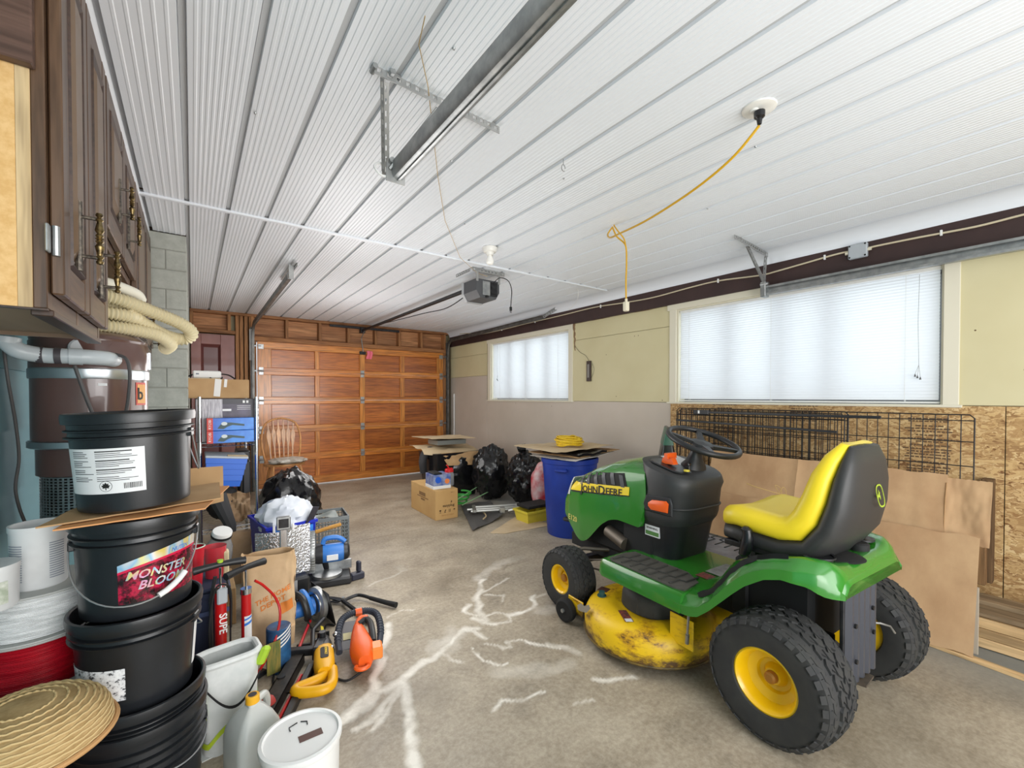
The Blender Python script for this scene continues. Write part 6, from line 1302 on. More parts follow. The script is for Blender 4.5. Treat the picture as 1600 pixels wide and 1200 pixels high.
mb = MB(MX(((.94, -.1, 0, .085), (0, 0, -1, -.30), (.34, .94, 0, .215), (0, 0, 0, 1)))).grid(lambda u, v: (-.03+.06*u, -.03+.06*v, 0), 8, 8); build('orange_square', project(mb, bw, (0, 1, 0), .0025), OP, t, smooth=0)
t = thing('grocery_bag', 'white and lime green reusable grocery bag beside the bottom buckets', 'bag', (.105, 2.05, 0), 8)
WP = M('white woven poly', (224, 226, 224), .5, c2=(206, 210, 208), sc=12, bmp=.3, bsc=30); LIME = M('lime green trim', (190, 214, 50), .45)
def gb(u, v, o=0):
    a = 2*pi*u; x = abs(cos(a))**.5*(1 if cos(a) > 0 else -1)*(.092+.010*v+o); y = abs(sin(a))**.5*(1 if sin(a) > 0 else -1)*(.085-.02*v+o)
    k = 1+.06*NZ.noise(V((cos(a)*2, sin(a)*2, v*3))); return (x*k, y*k, .33*v)
build('body', MB().grid(gb, 56, 14, .001), WP, t, smooth=70); build('bottom', MB().box(-.10, .10, -.08, .08, 0, .004), WP, t)
build('cuff', MB().tube([gb(k/40, 1.0) for k in range(40)], .013, 8, loop=True), WP, t)
build('trim_band', MB().grid(lambda u, v: V(gb(.5+.32*u, .10+.06*v+.55*max(0, u-.45)**1.1, .004)), 16, 2, .002), LIME, t, label='lime green curved trim'); build('trim_band', MB().grid(lambda u, v: V(gb(.60+.035*v+.01*u, .35+.55*u, .004)), 10, 2, .002), LIME, t)
build('green_side', MB().grid(lambda u, v: V(gb(.88+.16*u, .05+.6*v*(.4+.6*u), .003)), 10, 8, .002), M('leaf green print', (88, 150, 44), .5), t); build('green_clip', MB(TR(.115, -.055, .31, 10, 20, 0)).box(-.018, .018, -.012, .012, -.05, .03, .01), M('lime plastic', (0, 0, 0)), t)
build('strap', MB().grid(lambda u, v: (-.09+.18*u, -.100-.018*sin(pi*u), .265-.09*sin(pi*u)+.010*v), 18, 1, .003), BLKM, t, label='black webbing handle')
t = thing('milk_jug', 'translucent jug with a yellow screw cap at the bottom edge', 'jug', (.165, 1.80, 0), 20)
MK = M('translucent polythene', (206, 208, 204), .35, c2=(196, 198, 194), sc=5)
build('body', MB().rings([rrect(-.075*s_, .075*s_, -.075*s_, .075*s_, z, .03*s_) for s_, z in ((.9, 0), (1, .012), (1, .15), (.93, .18), (.70, .215), (.40, .240), (.27, .248), (.27, .256))]), MK, t)
build('cap', MB().lathe([(0, .282), (.020, .282), (.0225, .279), (.0225, .256), (.020, .254)], 24, cap=False), M('yellow cap', (238, 176, 40), .4), t); build('cap_print', MB().lathe([(0, .2825), (.014, .2825), (.014, .2828), (0, .2829)], 20), M('black print', (0, 0, 0)), t)
build('jug_handle', MB().tube(spline([(.03, .03, .235), (.07, .055, .225), (.085, .07, .17), (.07, .065, .12)], 6), .013, 10), MK, t)
t = thing('white_pail', 'white lidded pail with a recycling mark at the bottom edge', 'pail', (.275, 1.53, -.001))
build('body', MB().lathe([(0, 0), (.105, 0), (.11, .005), (.115, .23), (.119, .232), (.119, .245)], 40), WHITE, t); build('lid', MB().lathe([(.121, .238), (.123, .246), (.122, .258), (.112, .260), (.108, .253), (0, .253)], 44, cap=False), WHITE, t)
build('recycling_mark', MB().tube([(.03*cos(a), .05+.018*sin(a), .2545) for a in (R(90), R(150), R(210), R(215))], .0018, 5).tube([(.03*cos(a), .05+.018*sin(a), .2545) for a in (R(-30), R(20), R(70))], .0018, 5), DKMET, t); build('brown_decal', MB().box(-.01, .06, -.03, .0, .2532, .2542), M('brown decal', (84, 50, 40)), t)
# paint tin behind pump
t = thing('paint_tin', 'blue labelled tin with white stripes standing behind the red hose', 'tin', (.335, 2.42, 0))
build('body', MB().lathe([(0, 0), (.055, 0), (.055, .21), (.05, .214), (0, .21)], 28), M('blue tin label', (52, 104, 150), .35, c2=(24, 50, 84), sc=10), t)
for k in range(4): build('stripe', MB().grid(lambda u, v, k=k: (.0557*cos(R(-120+90*u)), .0557*sin(R(-120+90*u)), .11+.018*k+.05*u+.008*v), 10, 1, -.0004), TEXTW, t)
centered('green_grass_picture', MB().grid(lambda u, v: (.275+.06*u, 2.345+.012*u, .02+.15*v+.006*sin(v*9)), 8, 12, .002), M('grassy print', (86, 104, 52), .6, c2=(150, 130, 60), sc=30, stretch=(4, 1, .4)), label='green and brown seed packet leaning on the blue tin', cat='packet')
# ============================================================ POWER TOOLS ON THE FLOOR
t = thing('circular_saw', 'blue circular saw with a silver blade guard lying on the floor', 'circular saw', (.54, 2.79, 0), 10)
build('base_plate', MB(TR(.09, .0, .10, 0, 78, 0)).box(-.10, .10, -.13, .13, -.002, .002, .001), DKMET, t)
T_ = TR(.055, .0, .105, 0, 90, 8)
build('blade_guard', MB().lathe([(.02, -.014), (.085, -.018), (.10, -.012), (.10, .012), (.085, .018), (.02, .014)], 36, T_, cap=False), M('cast guard', (0, 0, 0)), t); build('guard_ring', MB().lathe([(.060, -.024), (.078, -.026), (.078, -.018), (.060, -.018)], 32, T_, cap=False), CHROME, t)
build('blade', MB().lathe([(0, -.02), (.055, -.02), (.055, -.016), (0, -.016)], 28, T_), STEEL, t)
build('motor', MB().rings([[V((x, r_*cos(a)+.0, .105+r_*sin(a))) for a in [2*pi*k/18 for k in range(18)]] for x, r_ in ((-.13, .03), (-.12, .042), (-.04, .045), (.03, .05))]), BLUT, t)
build('handle', MB().tube(spline([(-.02, .09, .06), (-.05, .10, .14), (-.06, .03, .19), (-.045, -.05, .18), (-.03, -.08, .10), (-.02, -.05, .06)], 6), .019, 10), BLK, t); build('handle_shell', MB().tube(spline([(-.0, .06, .15), (-.02, .03, .185), (-.02, -.03, .17), (-.0, -.06, .08)], 6), .022, 10), BLUT, t)
build('cord', MB().tube(spline([(-.03, -.09, .06), (-.02, -.13, .02), (.03, -.15, .008), (.07, -.10, .008), (.10, -.14, .008)], 6), .005, 6), BLKM, t)
t = thing('loppers', 'black long handled loppers lying open on the floor', 'loppers', (.80, 2.93, 0))
build('handle', MB().tube(spline([(-.02, .0, .02), (.06, .01, .03), (.10, -.02, .03), (.14, -.10, .028)], 5), .011, 8), DKMET, t); build('grip', MB().tube([(.13, -.08, .028), (.20, -.21, .026), (.235, -.265, .024)], lambda u: .013+.005*u, 10), BLKM, t)
build('handle', MB().tube(spline([(-.02, .0, .02), (-.02, -.06, .03), (.0, -.14, .022), (.02, -.26, .02)], 5), .012, 8), DKMET, t); build('grip', MB().tube([(.02, -.26, .02), (.03, -.36, .02)], lambda u: .015, 10), BLKM, t)
build('blade', MB(TR(-.03, .0, .022, 0, 0, 118)).prism([(0, -.016), (.04, -.024), (.10, -.012), (.145, .006), (.10, .016), (.04, .014), (0, .014)], .006), DKMET, t, smooth=0); build('hook', MB(TR(-.03, .0, .016, 0, 0, 150)).prism([(0, -.014), (.05, -.02), (.11, -.008), (.12, .004), (.06, .0), (.02, .014)], .006), DKMET, t, smooth=0)
build('pivot_bolt', MB().cyl((-.02, .0, .01), (-.02, .0, .045), .010, n=10), STEEL, t)
# reciprocating saw
DY = M('tool yellow', (240, 178, 12), .38, c2=(228, 166, 8), sc=8)
t = thing('reciprocating_saw', 'yellow reciprocating saw lying on its side on the floor', 'reciprocating saw', (.515, 2.28, 0), -12)
ring = lambda y, w_, h, z, n=16, cx_=0: [V((cx_+abs(cos(a))**.7*(1 if cos(a) > 0 else -1)*w_, y, z+abs(sin(a))**.7*(1 if sin(a) > 0 else -1)*h)) for a in [2*pi*k/n for k in range(n)]]
build('body', MB().rings([ring(y, w_, h, .05)[::-1] for y, w_, h in ((.08, .042, .038), (.06, .047, .043), (-.05, .048, .044), (-.10, .043, .042), (-.13, .030, .036))]), DY, t)
build('boot', MB().rings([ring(y, w_, h, .05)[::-1] for y, w_, h in ((.20, .022, .022), (.18, .030, .028), (.12, .040, .036), (.075, .043, .040))]), BLK, t)
build('blade_clamp', MB().cyl((0, .195, .05), (0, .235, .05), .012, n=10).box(-.03, .03, .23, .236, .03, .07), DKMET, t); build('blade', MB().prism([(-.008, 0), (.010, 0), (.008, .11), (-.006, .115)], .002, TR(.0, .23, .05, 0, 20, 4)), M('yellow blade', (228, 206, 50), .5), t)
build('rear_handle', MB().tube(spline([(.035, -.10, .05), (.03, -.20, .045), (-.01, -.235, .045), (-.10, -.215, .045), (-.115, -.18, .045), (-.03, -.15, .045), (.0, -.12, .05)], 6), .023, 12), DY, t)
build('badge', MB().rings([rrect(-.017, .020, -.065, .035, .0935, .012), rrect(-.016, .019, -.064, .034, .0955, .012)]), TEXTB, t)
build('lettering', text_mb('DEWALT', .0165, MX(((0, 1, 0, .008), (-1, 0, 0, -.004), (0, 0, 1, .096), (0, 0, 0, 1))), sx=1.1, bold=True), M('badge yellow', (240, 200, 40), .4), t, smooth=0)
build('cord', MB().tube(spline([(-.11, -.18, .03), (-.20, -.10, .008), (-.22, .05, .008), (-.16, .18, .008), (-.22, .24, .008)], 6), .005, 6), BLKM, t)
# hedge trimmer
t = thing('hedge_trimmer', 'orange hedge trimmer with a black loop handle on the floor', 'hedge trimmer', (.69, 2.28, 0), -14)
lp = spline([(-.10, -.03, .06), (-.105, .08, .09), (-.085, .20, .11), (-.03, .245, .12), (.05, .245, .12), (.10, .20, .11), (.11, .08, .09), (.095, -.02, .06)], 6)
build('loop_handle', MB().tube(lp, .0165, 10), M('loop handle rubber', (48, 54, 66), .6), t)
rb = MB()
for i in range(4, len(lp)-4): rb.tube([lp[i]-(lp[i+1]-lp[i])*.12, lp[i]+(lp[i+1]-lp[i])*.12], .019, 10)
build('grip_ribs', rb, M('loop handle rubber', (0, 0, 0)), t)['kind'] = 'stuff'
build('loop_cap', MB().tube([(-.012, .243, .12), (.022, .247, .12)], .021, 10), ORG, t, label='orange cap on top of the loop')
build('guard', MB(TR(-.02, .10, .07, 18, 0, 0)).box(-.075, .02, -.09, .10, -.003, .003, .003), M('smoky guard', (78, 74, 76), .3), t); build('guard_label', MB(TR(-.035, .10, .074, 18, 0, 0)).box(-.045, .005, -.03, .015, .0, .002), M('cream decal', (196, 188, 140), .5), t)
build('body', MB().rings([ring(y, w_, h, z, cx_=cx)[::-1] for y, w_, h, z, cx in ((.13, .012, .02, .10, .0), (.10, .025, .03, .10, -.005), (.02, .045, .045, .085, .0), (-.06, .058, .055, .075, .005), (-.12, .055, .05, .07, .01), (-.165, .030, .035, .06, .015))]), ORG, t)
build('rear_grip', MB().tube(spline([(.0, .10, .12), (.035, .12, .13), (.055, .08, .13), (.06, .0, .12), (.06, -.06, .10)], 6), .017, 10), BLK, t, label='black rubber rear grip'); build('grip_top', MB().tube(spline([(-.01, .09, .11), (.01, .135, .13), (.045, .13, .13)], 5), .019, 10), ORG, t)
build('tail', MB().box(.045, .10, -.15, -.07, .05, .11, .008), M('light orange plastic', (250, 140, 60), .35), t); build('cord_hook', MB().tube([(-.0+.028*cos(a), -.175+.022*sin(a), .05) for a in [R(150+q*15) for q in range(17)]], .010, 8), ORG, t)
build('cord', MB().tube(spline([(.0, -.18, .03), (-.07, -.19, .008), (-.13, -.12, .008), (-.12, -.03, .008), (-.16, .03, .008)], 6), .0055, 6), BLKM, t)
# black steel drawbar / jack heap
t = thing('trailer_jack', 'scuffed black steel channel with a clamp head lying on the floor', 'jack', (.345, 2.27, 0), -27)
build('channel', MB().box(-.035, .035, -.24, .16, .04, .046, .001).box(-.035, -.029, -.24, .16, 0, .046, .001).box(.029, .035, -.24, .16, .0, .046, .001), M('scuffed steel', (66, 60, 54), .5, .5, c2=(36, 34, 32), sc=16), t)
build('cross_bar', MB().box(-.08, .08, .16, .20, .03, .065, .004), DKMET, t); build('bolt', MB().cyl((-.015, -.02, .046), (-.015, -.02, .052), .018, n=14), DKMET, t)
build('clamp_head', MB().box(.08, .13, .12, .22, .02, .09, .008).cyl((.10, .24, .03), (.10, .24, .11), .018, n=12).cyl((.13, .15, .05), (.18, .15, .05), .012, n=10), BLK, t); build('chrome_knob', MB().blob((.17, .22, .10), .014, .014, .014, amp=0, nu=14, nv=10).blob((.17, .14, .075), .012, .012, .012, amp=0, nu=14, nv=10), CHROME, t)
build('side_rail', MB().box(.075, .105, -.30, .08, 0, .04, .004), BLK, t); build('red_strip', MB().box(.055, .068, -.28, .02, 0, .03, .003), RED, t)
centered('red_ball_valve', MB().blob((.235, 2.10, .04), .045, .035, .038, 9, .1, 2, 20, 14), M('dull red rubber', (170, 56, 50), .6), label='dull red rubber float at the foot of the slim pump', cat='float')
centered('pry_bar', MB().tube([(.43, 2.48, .02), (.49, 2.62, .03), (.54, 2.72, .05)], .008, 8), RED, label='short red steel bar leaning on the black tools', cat='bar')
centered('black_tool_arm', MB().tube([(.50, 2.47, .02), (.53, 2.60, .05), (.60, 2.66, .07)], .012, 8).tube([(.44, 2.55, .015), (.50, 2.52, .02), (.56, 2.56, .02)], .009, 8), BLK, label='bent black metal arm below the circular saw', cat='arm')
centered('vent_cover', MB().grid(lambda u, v: (.44+.06*u, 2.92-.04*u, .10+.12*v+.02*u), 6, 6, .004), M('pale grey plastic', (0, 0, 0)), label='pale grey louvred cover behind the circular saw', cat='cover')
# ============================================================ FAR RIGHT: CARTON, BAGS, BIN
def print_mb(shapes, T_): 
    mb = MB(T_)
    for x0, x1, z0, z1 in shapes: mb.box(x0, x1, z0, z1, 0, .0006)
    return mb
t = thing('moving_carton', 'tall brown carton with printed handling symbols and lettering', 'carton', (2.265, 4.66, 0), -2)
CB = M('carton tan', (200, 162, 106), .8, c2=(190, 150, 94), sc=3)
build('carton', MB().box(-.135, .135, -.355, .355, 0, .325, .003), CB, t)
F_ = TR(0, -.3555, 0, 90, 0, 0); CP = M('carton print', (72, 50, 28), .7)
build('lettering', text_mb('easyplug', .042, F_ @ TR(.02, .15, 0), sx=1.0, bold=True), CP, t, smooth=0)
build('leaf_mark', MB(F_).prism([(.045, .178), (.052, .190), (.050, .205), (.058, .195), (.066, .19), (.058, .183), (.056, .176)], .0006), CP, t, smooth=0)
for k, sh in enumerate(([(-.012, .012, 0, .004), (-.002, .002, .004, .018), (-.010, .010, .018, .034)], [(-.012, .012, 0, .004), (-.004, .004, .004, .022), (.002, .012, .018, .032)], [(-.009, -.004, 0, .034), (.004, .009, 0, .034)], [(-.012, .012, .020, .026), (-.007, .007, .026, .032), (-.001, .001, .006, .02)])):
    cx_ = -.078+.056*k; build('handling_symbol', print_mb([(cx_+a, cx_+b_, .075+c, .075+d) for a, b_, c, d in sh], F_), CP, t)
build('lettering', text_mb('MADE IN CHINA', .020, F_ @ TR(.01, .045, 0)), M('faint print', (168, 120, 70), .7), t, smooth=0); build('lettering', text_mb('QTY: 1', .014, F_ @ TR(.07, .29, 0)), CP, t, smooth=0)
build('side_print', print_mb([(-.16, .16, .19, .20), (-.10, .08, .21, .25), (-.05, .06, .16, .18)], MX(((0, 0, -1, -.1355), (-1, 0, 0, 0), (0, 1, 0, 0), (0, 0, 0, 1)))), M('faint brown print', (132, 100, 64), .7), t)
t = thing('parts_box', 'clear box with blue and orange printed label on the tall carton', 'box', (2.25, 4.47, .326), -4)
build('box', MB().box(-.115, .09, -.10, .14, 0, .155, .003), M('blue printed film', (52, 84, 160), .3, c2=(150, 160, 186), sc=14), t); build('white_foot', MB().box(-.117, .092, -.102, .142, 0, .035, .002), WHITE, t)
build('print_spot', MB().cyl((.045, -.101, .08), (.045, -.104, .08), .028, n=20), M('orange spot', (232, 132, 70), .5), t); build('print_spot', MB().cyl((-.06, -.101, .10), (-.06, -.103, .10), .035, n=20), M('blue spot', (30, 90, 200), .4), t); build('dark_top', MB().box(-.10, .0, -.08, .12, .155, .175, .01), BLKM, t)
t = thing('plastic_jar', 'clear jar with a red screw lid next to the printed box', 'jar', (2.385, 4.50, .326))
build('body', MB().lathe([(0, 0), (.05, 0), (.056, .01), (.056, .13), (.045, .155)], 28, cap=False), CLEAR, t); build('lid', MB().lathe([(0, .187), (.046, .187), (.050, .182), (.050, .155), (.044, .153)], 24, cap=False), REDD, t); build('lid_handle', MB().tube([(0, 0, .187), (-.02, 0, .225), (-.035, 0, .235)], .008, 8).box(-.04, .04, -.006, .006, .187, .198), REDD, t)
centered('garbage_bag', MB().blob((3.20, 4.86, .34), .26, .24, .35, 41, .14, 2.2, 64, 40, flat=.33, ridge=.16), GB, label='taller shiny black garbage bag, left of the pair beside the blue bin', cat='garbage bag')
centered('garbage_bag', MB().blob((3.36, 4.32, .33), .25, .23, .32, 47, .15, 2.2, 64, 40, flat=.32, ridge=.18).tube(spline([(3.33, 4.34, .60), (3.35, 4.34, .66), (3.30, 4.36, .70), (3.36, 4.32, .71)], 4), lambda u: .03+.02*u, 10), GB, label='rounder shiny black garbage bag, nearer of the pair beside the blue bin', cat='garbage bag')
t = thing('storage_bin', 'black lined bin under the flattened cartons near the wooden door', 'bin', (2.88, 5.42, 0))
build('bin', MB().rings([rrect(-.30, .30, -.22, .22, 0, .05), rrect(-.36, .36, -.27, .27, .60, .05)]), BLKG, t); build('liner', MB().blob((.1, -.16, .30), .30, .16, .29, 51, .15, 2.2, 44, 28, flat=.28, ridge=.18), GB, t)
centered('black_cloth', MB().tube(spline([(2.48, 5.40, .34), (2.46, 5.38, .50), (2.52, 5.40, .60), (2.62, 5.42, .60), (2.68, 5.40, .45), (2.66, 5.38, .28), (2.64, 5.36, .12), (2.62, 5.36, .0)], 6), lambda u: .045+.045*u, 12), M('charcoal fabric', (0, 0, 0)), label='dark cloth arching over the side of the black lined bin', cat='cloth')
sheet('flattened_carton', 'broad torn tan cardboard drooping over the black lined bin', [(2.40, 5.20, .655), (3.22, 5.16, .61), (3.26, 5.68, .66), (2.42, 5.72, .68)], nx=30, ny=16, wav=.02, mat=CARDL, tear=.10, seed=8, fold=lambda u, v: -.05*max(0, .18-v)/.18)
sheet('flattened_carton', 'tan carton flap hanging down the front of the black lined bin', [(2.70, 5.13, .44), (3.22, 5.10, .42), (3.24, 5.14, .60), (2.62, 5.17, .61)], nx=16, ny=8, wav=.015, seed=9)
centered('metal_tray', MB().box(2.62, 3.05, 5.26, 5.56, .70, .762, .004).at(MX.Identity(4)), M('grey-green metal tray', (146, 150, 146), .4, .4), label='flat grey metal tray between the cardboard layers', cat='tray')
sheet('flattened_carton', 'topmost tan cardboard sheet on the stack near the wooden door', [(2.50, 5.18, .80), (3.12, 5.12, .785), (3.18, 5.66, .79), (2.44, 5.70, .80)], nx=16, ny=10, wav=.008, mat=CARDL, seed=12)
# blue bin with its pile
t = thing('trash_bin', 'tall dark blue round trash bin carrying flat cardboard', 'trash bin', (3.02, 3.17, 0))
TB = M('dark blue bin plastic', (26, 60, 158), .45, c2=(20, 50, 140), sc=4)
build('body', MB().lathe([(0, 0), (.215, 0), (.22, .01), (.265, .66), (.268, .66), (.270, .70), (.280, .705), (.282, .745), (.268, .75), (.262, .72), (.215, .02), (0, .02)], 48), TB, t)
for a in (-150, 20): build('bin_handle', MB(TR(.268*cos(R(a)), .268*sin(R(a)), .66, 0, 0, a)).box(-.005, .04, -.06, .06, -.02, .01, .008), TB, t)
build('green_mark', MB().grid(lambda u, v: (.241*cos(R(-125+14*u))*1.0, .241*sin(R(-125+14*u)), .20+.10*v), 6, 4, -.002), M('green decal', (60, 150, 70), .5), t)
sheet('flattened_carton', 'lowest white-edged cardboard on the blue bin', [(2.80, 2.86, .762), (3.46, 2.98, .79), (3.42, 3.5, .765), (2.72, 3.42, .762)], nx=14, wav=.008, mat=M('grey-white card', (206, 202, 196), .8), seed=3)
sheet('flattened_carton', 'brown cardboard layer in the middle of the blue bin pile', [(2.86, 2.90, .782), (3.52, 2.96, .81), (3.50, 3.44, .80), (2.76, 3.5, .785)], nx=14, wav=.008, seed=5)
sheet('black_sheet', 'folded black plastic sheet on the blue bin pile', [(2.90, 2.92, .80), (3.26, 2.90, .825), (3.30, 3.36, .825), (2.86, 3.4, .805)], nx=14, wav=.012, mat=BLKG, seed=6, th=.02, cat='plastic sheet')
sheet('flattened_carton', 'topmost pale cardboard sheet on the blue bin, under the yellow cord', [(2.68, 2.98, .84), (3.48, 3.0, .85), (3.46, 3.60, .845), (2.66, 3.62, .845)], nx=14, wav=.012, mat=CARDL, seed=7)
t = thing('cord_coil', 'coiled yellow extension cord on top of the blue bin', 'cord', (3.06, 3.22, .857))
random.seed(11)
YC2 = M('coil yellow', (232, 196, 40), .5, c2=(214, 176, 30), sc=30)
for k in range(9):
    rx = random.uniform(.11, .17); ry = rx*random.uniform(.7, .95); z = .008+.0095*k; ph = random.uniform(0, 6); ox = random.uniform(-.02, .03); oy = random.uniform(-.02, .02)
    sq = 1 if k < 5 else .78
    build('loop', MB().tube([(ox+rx*sq*cos(a), oy+ry*sq*sin(a), z+.007*sin(2*a+ph)+.004*sin(5*a)) for a in [2*pi*j/40 for j in range(40)]], .007, 6, loop=True), YC2, t)
for k in range(6):
    rx = random.uniform(.12, .165); ph = random.uniform(-.5, .5); z = .03+.009*k
    build('loop', MB().tube([(rx*cos(a), rx*.8*sin(a), z+.014*sin(a+ph)) for a in [2*pi*j/40 for j in range(40)]], .007, 6, loop=True), YC2, t)
centered('red_bag', MB().blob((3.30, 3.93, .30), .14, .12, .27, 61, .12, 2, 30, 20, flat=.29), M('red and white bag', (206, 60, 74), .4, c2=(226, 200, 200), sc=7), label='red and white bag standing behind the blue bin', cat='bag')
t = thing('yellow_tub', 'pale yellow tub on the floor behind the blue bin', 'tub', (2.98, 3.72, 0)); build('body', openbox(.13, .10, .15, .12, .13), M('pale yellow plastic', (216, 206, 120), .5), t, smooth=0)
centered('dark_tray', MB().box(2.86, 3.20, 3.62, 3.84, .15, .18, .006), BLKM, label='flat black tray lying across the pale yellow tub', cat='tray')
sheet('flattened_carton', 'tan cardboard lying flat on the floor beside the blue bin', [(2.36, 3.60, .006), (2.46, 3.50, .006), (3.05, 3.44, .006), (2.95, 3.95, .006)], nx=10, wav=.003, mat=CARDL, seed=2)
sheet('floor_mat', 'dark grey ribbed rubber mat with a curled corner on the floor', [(2.24, 3.74, .018), (2.78, 3.98, .022), (3.08, 4.70, .016), (2.66, 4.72, .014)], nx=20, ny=20, wav=.008, mat=M('grey rubber mat', (88, 86, 84), .8, c2=(72, 70, 68), sc=40, stretch=(6, 1, 1)), seed=4, cat='mat', fold=lambda u, v: .06*max(0, u-.8)*max(0, .3-v)*10)
centered('tan_strap', MB().tube(spline([(2.50, 3.95, .04), (2.60, 4.05, .035), (2.66, 4.22, .035), (2.60, 4.30, .04), (2.68, 4.27, .035)], 6), .008, 6), M('tan strap', (206, 184, 142), .7), label='short tan strap lying on the grey mat', cat='strap')
AL = M('brushed aluminium', (178, 178, 172), .35, .7)
t = thing('folded_stand', 'folded grey metal stand lying on the mat under the garbage bags', 'stand', (2.92, 4.10, .035), -28)
for y, l in ((-.10, .42), (-.02, .46), (.08, .40)): build('leg', MB().tube([(-l, y, .03), (l*.45, y+.03, .035)], .017, 10), AL, t)
build('cross_piece', MB().box(-.40, -.36, -.14, .12, .02, .05, .006).box(.12, .16, -.16, .14, .02, .06, .006), AL, t); build('foot', MB(TR(.20, -.12, .03, 20, 0, 30)).box(-.03, .03, -.02, .02, -.03, .08, .008), BLK, t); build('clamp', MB().cyl((.0, -.12, .03), (.12, -.15, .06), .022, n=10).box(-.1, -.04, -.15, -.10, .01, .07, .006), AL, t)
centered('green_hose', MB().tube(spline([(2.56+.16*k/30+.09*cos(k*.7), 4.62+.12*k/30+.09*sin(k*.7), .05+.004*k) for k in range(30)], 3), .012, 7), M('green hose', (56, 150, 60), .4), label='coil of green garden hose on the floor behind the tall carton', cat='hose')
for k, (a, b_) in enumerate((((2.50, 4.40, .10), (3.1, 4.75, .12)), ((2.48, 4.50, .14), (3.0, 4.9, .16)))):
    centered('green_stake', MB().cyl(a, b_, .006, n=8), M('pale green stake', (150, 196, 140), .5), label=('lower' if k == 0 else 'upper')+' pale green plant stake across the green hose', cat='stake')
# ============================================================ RIGHT WALL: WIRE PANELS, CARDBOARD, LUMBER
WM = M('black wire', (26, 25, 27), .5)
def wire_panel(label, x0, y0, y1, z1, sp, rails, lean=1.2, h=1.18, r_=.0028):
    t = thing('wire_pen', label, 'wire pen', (x0, (y0+y1)/2, z1-h)); t.rotation_euler = (0, R(lean), 0); hw = (y1-y0)/2
    build('frame', MB().tube([(0, -hw+.02, h), (0, hw-.02, h), (0, hw, h-.02), (0, hw, 0), (0, -hw, 0), (0, -hw, h-.02)], .0042, 6, loop=True), WM, t)
    mb = MB(); n = int(2*hw/sp)
    for k in range(1, n): mb.cyl((.004, -hw+2*hw*k/n, 0), (.004, -hw+2*hw*k/n, h), r_, n=5)
    build('upright_wires', mb, WM, t)['kind'] = 'stuff'
    for z in rails: build('rail_wire', MB().cyl((-.003, -hw, h-z), (-.003, hw, h-z), .0034, n=6), WM, t)
    return t
PY = .47
wp1 = wire_panel('widest black wire pen panel, its open end under the big window corner', 3.69, .478, 2.40, 1.238, .056, (.035, .16, .305, .6, .9))
wire_panel('black wire pen panel folded against the widest one, middle of the set', 3.665, 1.085, 2.42, 1.240, .040, (.06, .20, .36, .62))
wire_panel('black wire pen panel folded at the front of the set', 3.645, 1.10, 2.395, 1.225, .043, (.04, .17, .33, .6))
t = thing('black_rod', 'thick black rod hung across the top of the wire panels', 'rod', (3.628, 1.55, 1.21)); build('rod', MB().box(-.006, .006, -.66, .58, -.010, .010, .003), BLK, t); build('cap', MB().box(-.012, .012, .52, .66, -.02, .02, .004), BLK, t); build('tag', MB().box(-.0135, -.012, .60, .615, -.012, .014), TEXTW, t)
t = thing('black_rod', 'second thick black rod lying lower across the wire panels', 'rod', (3.628, 1.76, 1.115)); build('rod', MB(TR(0, 0, 0, 1.5, 0, 0)).box(-.006, .006, -.63, .63, -.009, .009, .003), BLK, t)
# printed stamp columns on the strand board
OB = M('faded stamp print', (104, 80, 56), .8)
random.seed(5)
for yc, zs in ((.70, (1.20, .80)), (2.05, (1.27, .88)), (1.42, (1.27, 1.15))):
    mb = MB(); z = zs[0]
    while z > zs[1]:
        w_ = random.uniform(.06, .11)
        y = yc-w_
        while y < yc+w_: 
            q = random.uniform(.008, .03); mb.box(3.8468, 3.848, y, y+q, z, z+.009); y += q+.006
        z -= random.choice([.018, .018, .024, .03])
    build('stamp_print', mb, OB, wr)['kind'] = 'stuff'
CARDB = M('big carton board', (200, 166, 126), .85, c2=(168, 132, 96), sc=2.6, det=7, bmp=.06, bsc=50, stretch=(1, 1, .6)); 
def lean_sheet(name, label, y0, y1, z0, z1, xb, xt, seed, creases=(), **k):   # board leaning on the wall, y along the wall
    f = lambda u, v: -sum(.016*max(0, 1-abs(u-c)/.015) for c in creases)+.006*sin(u*7+seed)
    def warp(c): return c
    return sheet(name, label, [(xb, y0, z0), (xb, y1, z0), (xt, y1, z1), (xt, y0, z1)], nx=44, ny=20, wav=.008, mat=CARDB, seed=seed, fold=f, tear=.02, **k)
lean_sheet('carton_board', 'tall tan cardboard sheet leaning below, with a vertical crease and a torn foot', .405, 1.98, .02, .60, 3.19, 3.34, 21, (.22, .6))
lean_sheet('carton_board', 'upper tan cardboard sheet leaning behind the seat with a torn vertical fold', .545, 1.93, .53, .905, 3.352, 3.45, 22, (.06, .55))
lean_sheet('carton_board', 'small upper tan cardboard sheet at the near end of the leaning cartons', .375, .60, .545, .885, 3.385, 3.47, 23)
t = thing('torn_flap', 'curled torn flap on the fold of the upper leaning cardboard', 'cardboard', (3.372, .575, .57))
build('flap', MB().grid(lambda u, v: (.03*u-.012*sin(pi*v)*(1-u)+.06*v, -.03+.06*u*(1-.5*v), .0+.29*v), 8, 14, .003), M('torn board edge', (186, 148, 106), .9), t)
POST = wood('weathered stud', (128, 98, 64), (92, 68, 44), 'Z', .8, 9, knots=True)
centered('wall_post', MB().box(3.77, 3.845, .405, .455, .25, .86, .003), POST, label='darker weathered wooden post leaning on the strand board', cat='post')
centered('wall_post', MB().box(3.70, 3.765, .425, .475, .25, .78, .003), wood('brown stud', (150, 116, 76), (118, 86, 54), 'Z', .8, 9), label='shorter brown post next to the weathered one', cat='post')
LUM = wood('fresh pine plank', (222, 190, 144), (204, 168, 118), 'Y', .6, 6, knots=True)
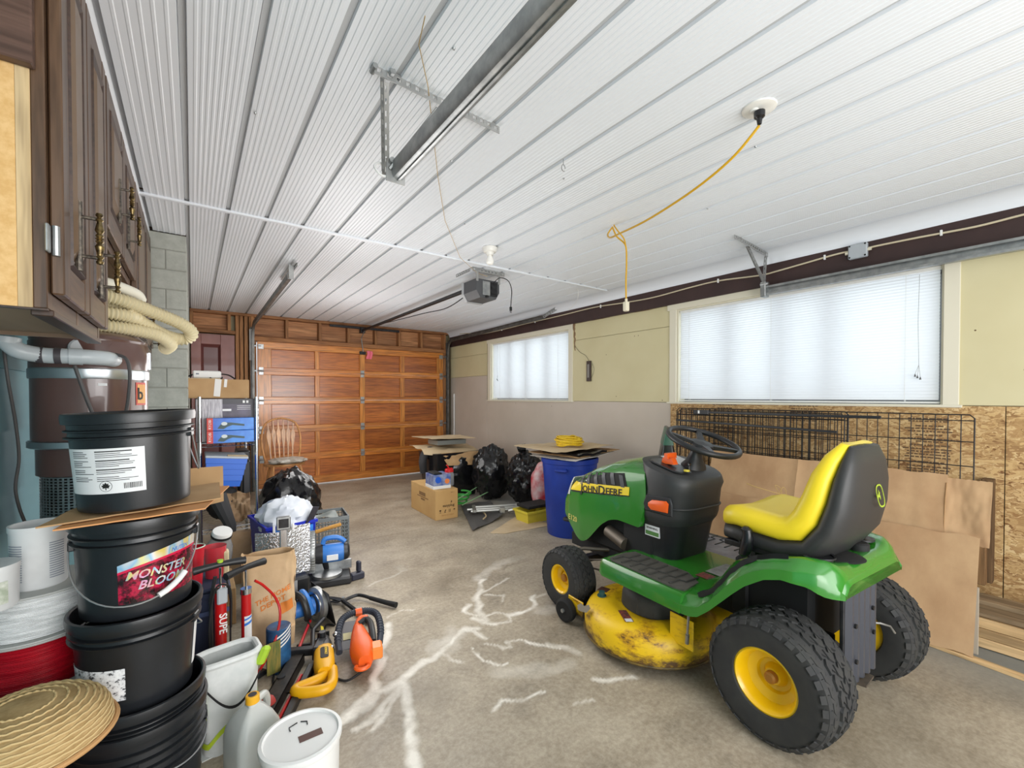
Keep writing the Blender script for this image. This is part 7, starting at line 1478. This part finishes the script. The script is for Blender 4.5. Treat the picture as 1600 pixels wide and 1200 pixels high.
for k in range(3):
    for j in range(3): centered('pine_plank', MB().box(3.40+.105*j, 3.50+.105*j, -1.5+.03*j, .49-.02*k-.01*j, .004+.052*k, .054+.052*k, .003), LUM, label=('%s %s fresh pine plank of the low stack along the wall' % (('bottom', 'middle', 'top')[k], ('outer', 'centre', 'inner')[j])), cat='plank', group='pine planks stacked along the wall')
centered('old_board', MB().box(3.42, 3.56, -1.5, .46, .162, .185, .003), wood('grey old board', (160, 138, 108), (130, 108, 80), 'Y', .8, 8), label='upper grey weathered board on top of the pine stack', cat='plank')
centered('old_board', MB().box(3.58, 3.72, -1.5, .45, .162, .20, .003), wood('grey old board', (0, 0, 0), (0, 0, 0)), label='grey weathered board behind, against the strand board', cat='plank')
centered('trim_strip', MB(TR(3.13, -.30, 0, 0, 0, -6)).box(-.022, .022, -1.0, .98, 0, .018, .002), LUM, label='long thin pine strip lying on the floor behind the mower', cat='strip')
centered('gypsum_board', MB().box(3.295, 3.31, .40, .46, .0, .35, .001).at(MX.Identity(4)), M('grey board edge', (180, 168, 150), .8), label='narrow grey board edge beside the leaning cardboard', cat='board')
t = thing('seed_bag', 'dark green and black printed bag standing between the mower and the wall', 'bag', (3.30, 2.26, 0), 40)
build('bag', MB().rings([rrect(-.11, .11, -.07, .07, 0, .03), rrect(-.125, .125, -.08, .08, .3, .04), rrect(-.12, .12, -.06, .06, .85, .03), rrect(-.115, .115, -.03, .03, 1.0, .01), rrect(-.12, .12, -.008, .008, 1.09, .004)]), M('dark bag film', (34, 40, 38), .3, c2=(24, 26, 26), sc=6, bmp=.3, bsc=20), t)
build('green_band', MB().rings([rrect(-.122, .122, -.045, .045, .94, .01), rrect(-.118, .118, -.033, .033, 1.0, .01), rrect(-.122, .122, -.012, .012, 1.085, .004)], True, False, False), M('dark green print', (46, 92, 72), .35), t); build('gold_print', MB().rings([rrect(-.05, .10, -.062, .0, .86, .004), rrect(-.05, .10, -.052, .0, .92, .004)]), M('gold print', (140, 124, 60), .5, c2=(40, 42, 38), sc=40), t)

centered('twine', MB().tube(spline([(2.66, 1.28, .83), (2.75, 1.27, .80), (2.95, 1.22, .74), (3.2, 1.15, .66), (3.38, 1.10, .60)], 6), .0025, 5).tube(spline([(2.95, 1.22, .74), (2.94, 1.24, .79), (2.97, 1.22, .77), (2.96, 1.21, .70), (2.94, 1.23, .62)], 6), .002, 5).tube(spline([(2.95, 1.22, .74), (2.98, 1.21, .78), (3.0, 1.2, .74), (2.97, 1.21, .66)], 6), .002, 5), M('tan string', (188, 158, 98)), label='tan twine with a bow strung across to the leaning cardboard beside the mower', cat='twine')
for o in list(bpy.data.objects):
    if o.type == 'MESH' and o.parent and 'kind' not in o and o.name.split('.')[0] in ('door_rail', 'frame_rail', 'face_frame', 'seat_slide', 'bolt', 'side_bracket', 'casing', 'window_frame', 'reveal', 'stretcher', 'blue_stripe', 'hinge_leaf', 'pyramid', 'spindle_pair', 'chrome_knob'): islands(o)
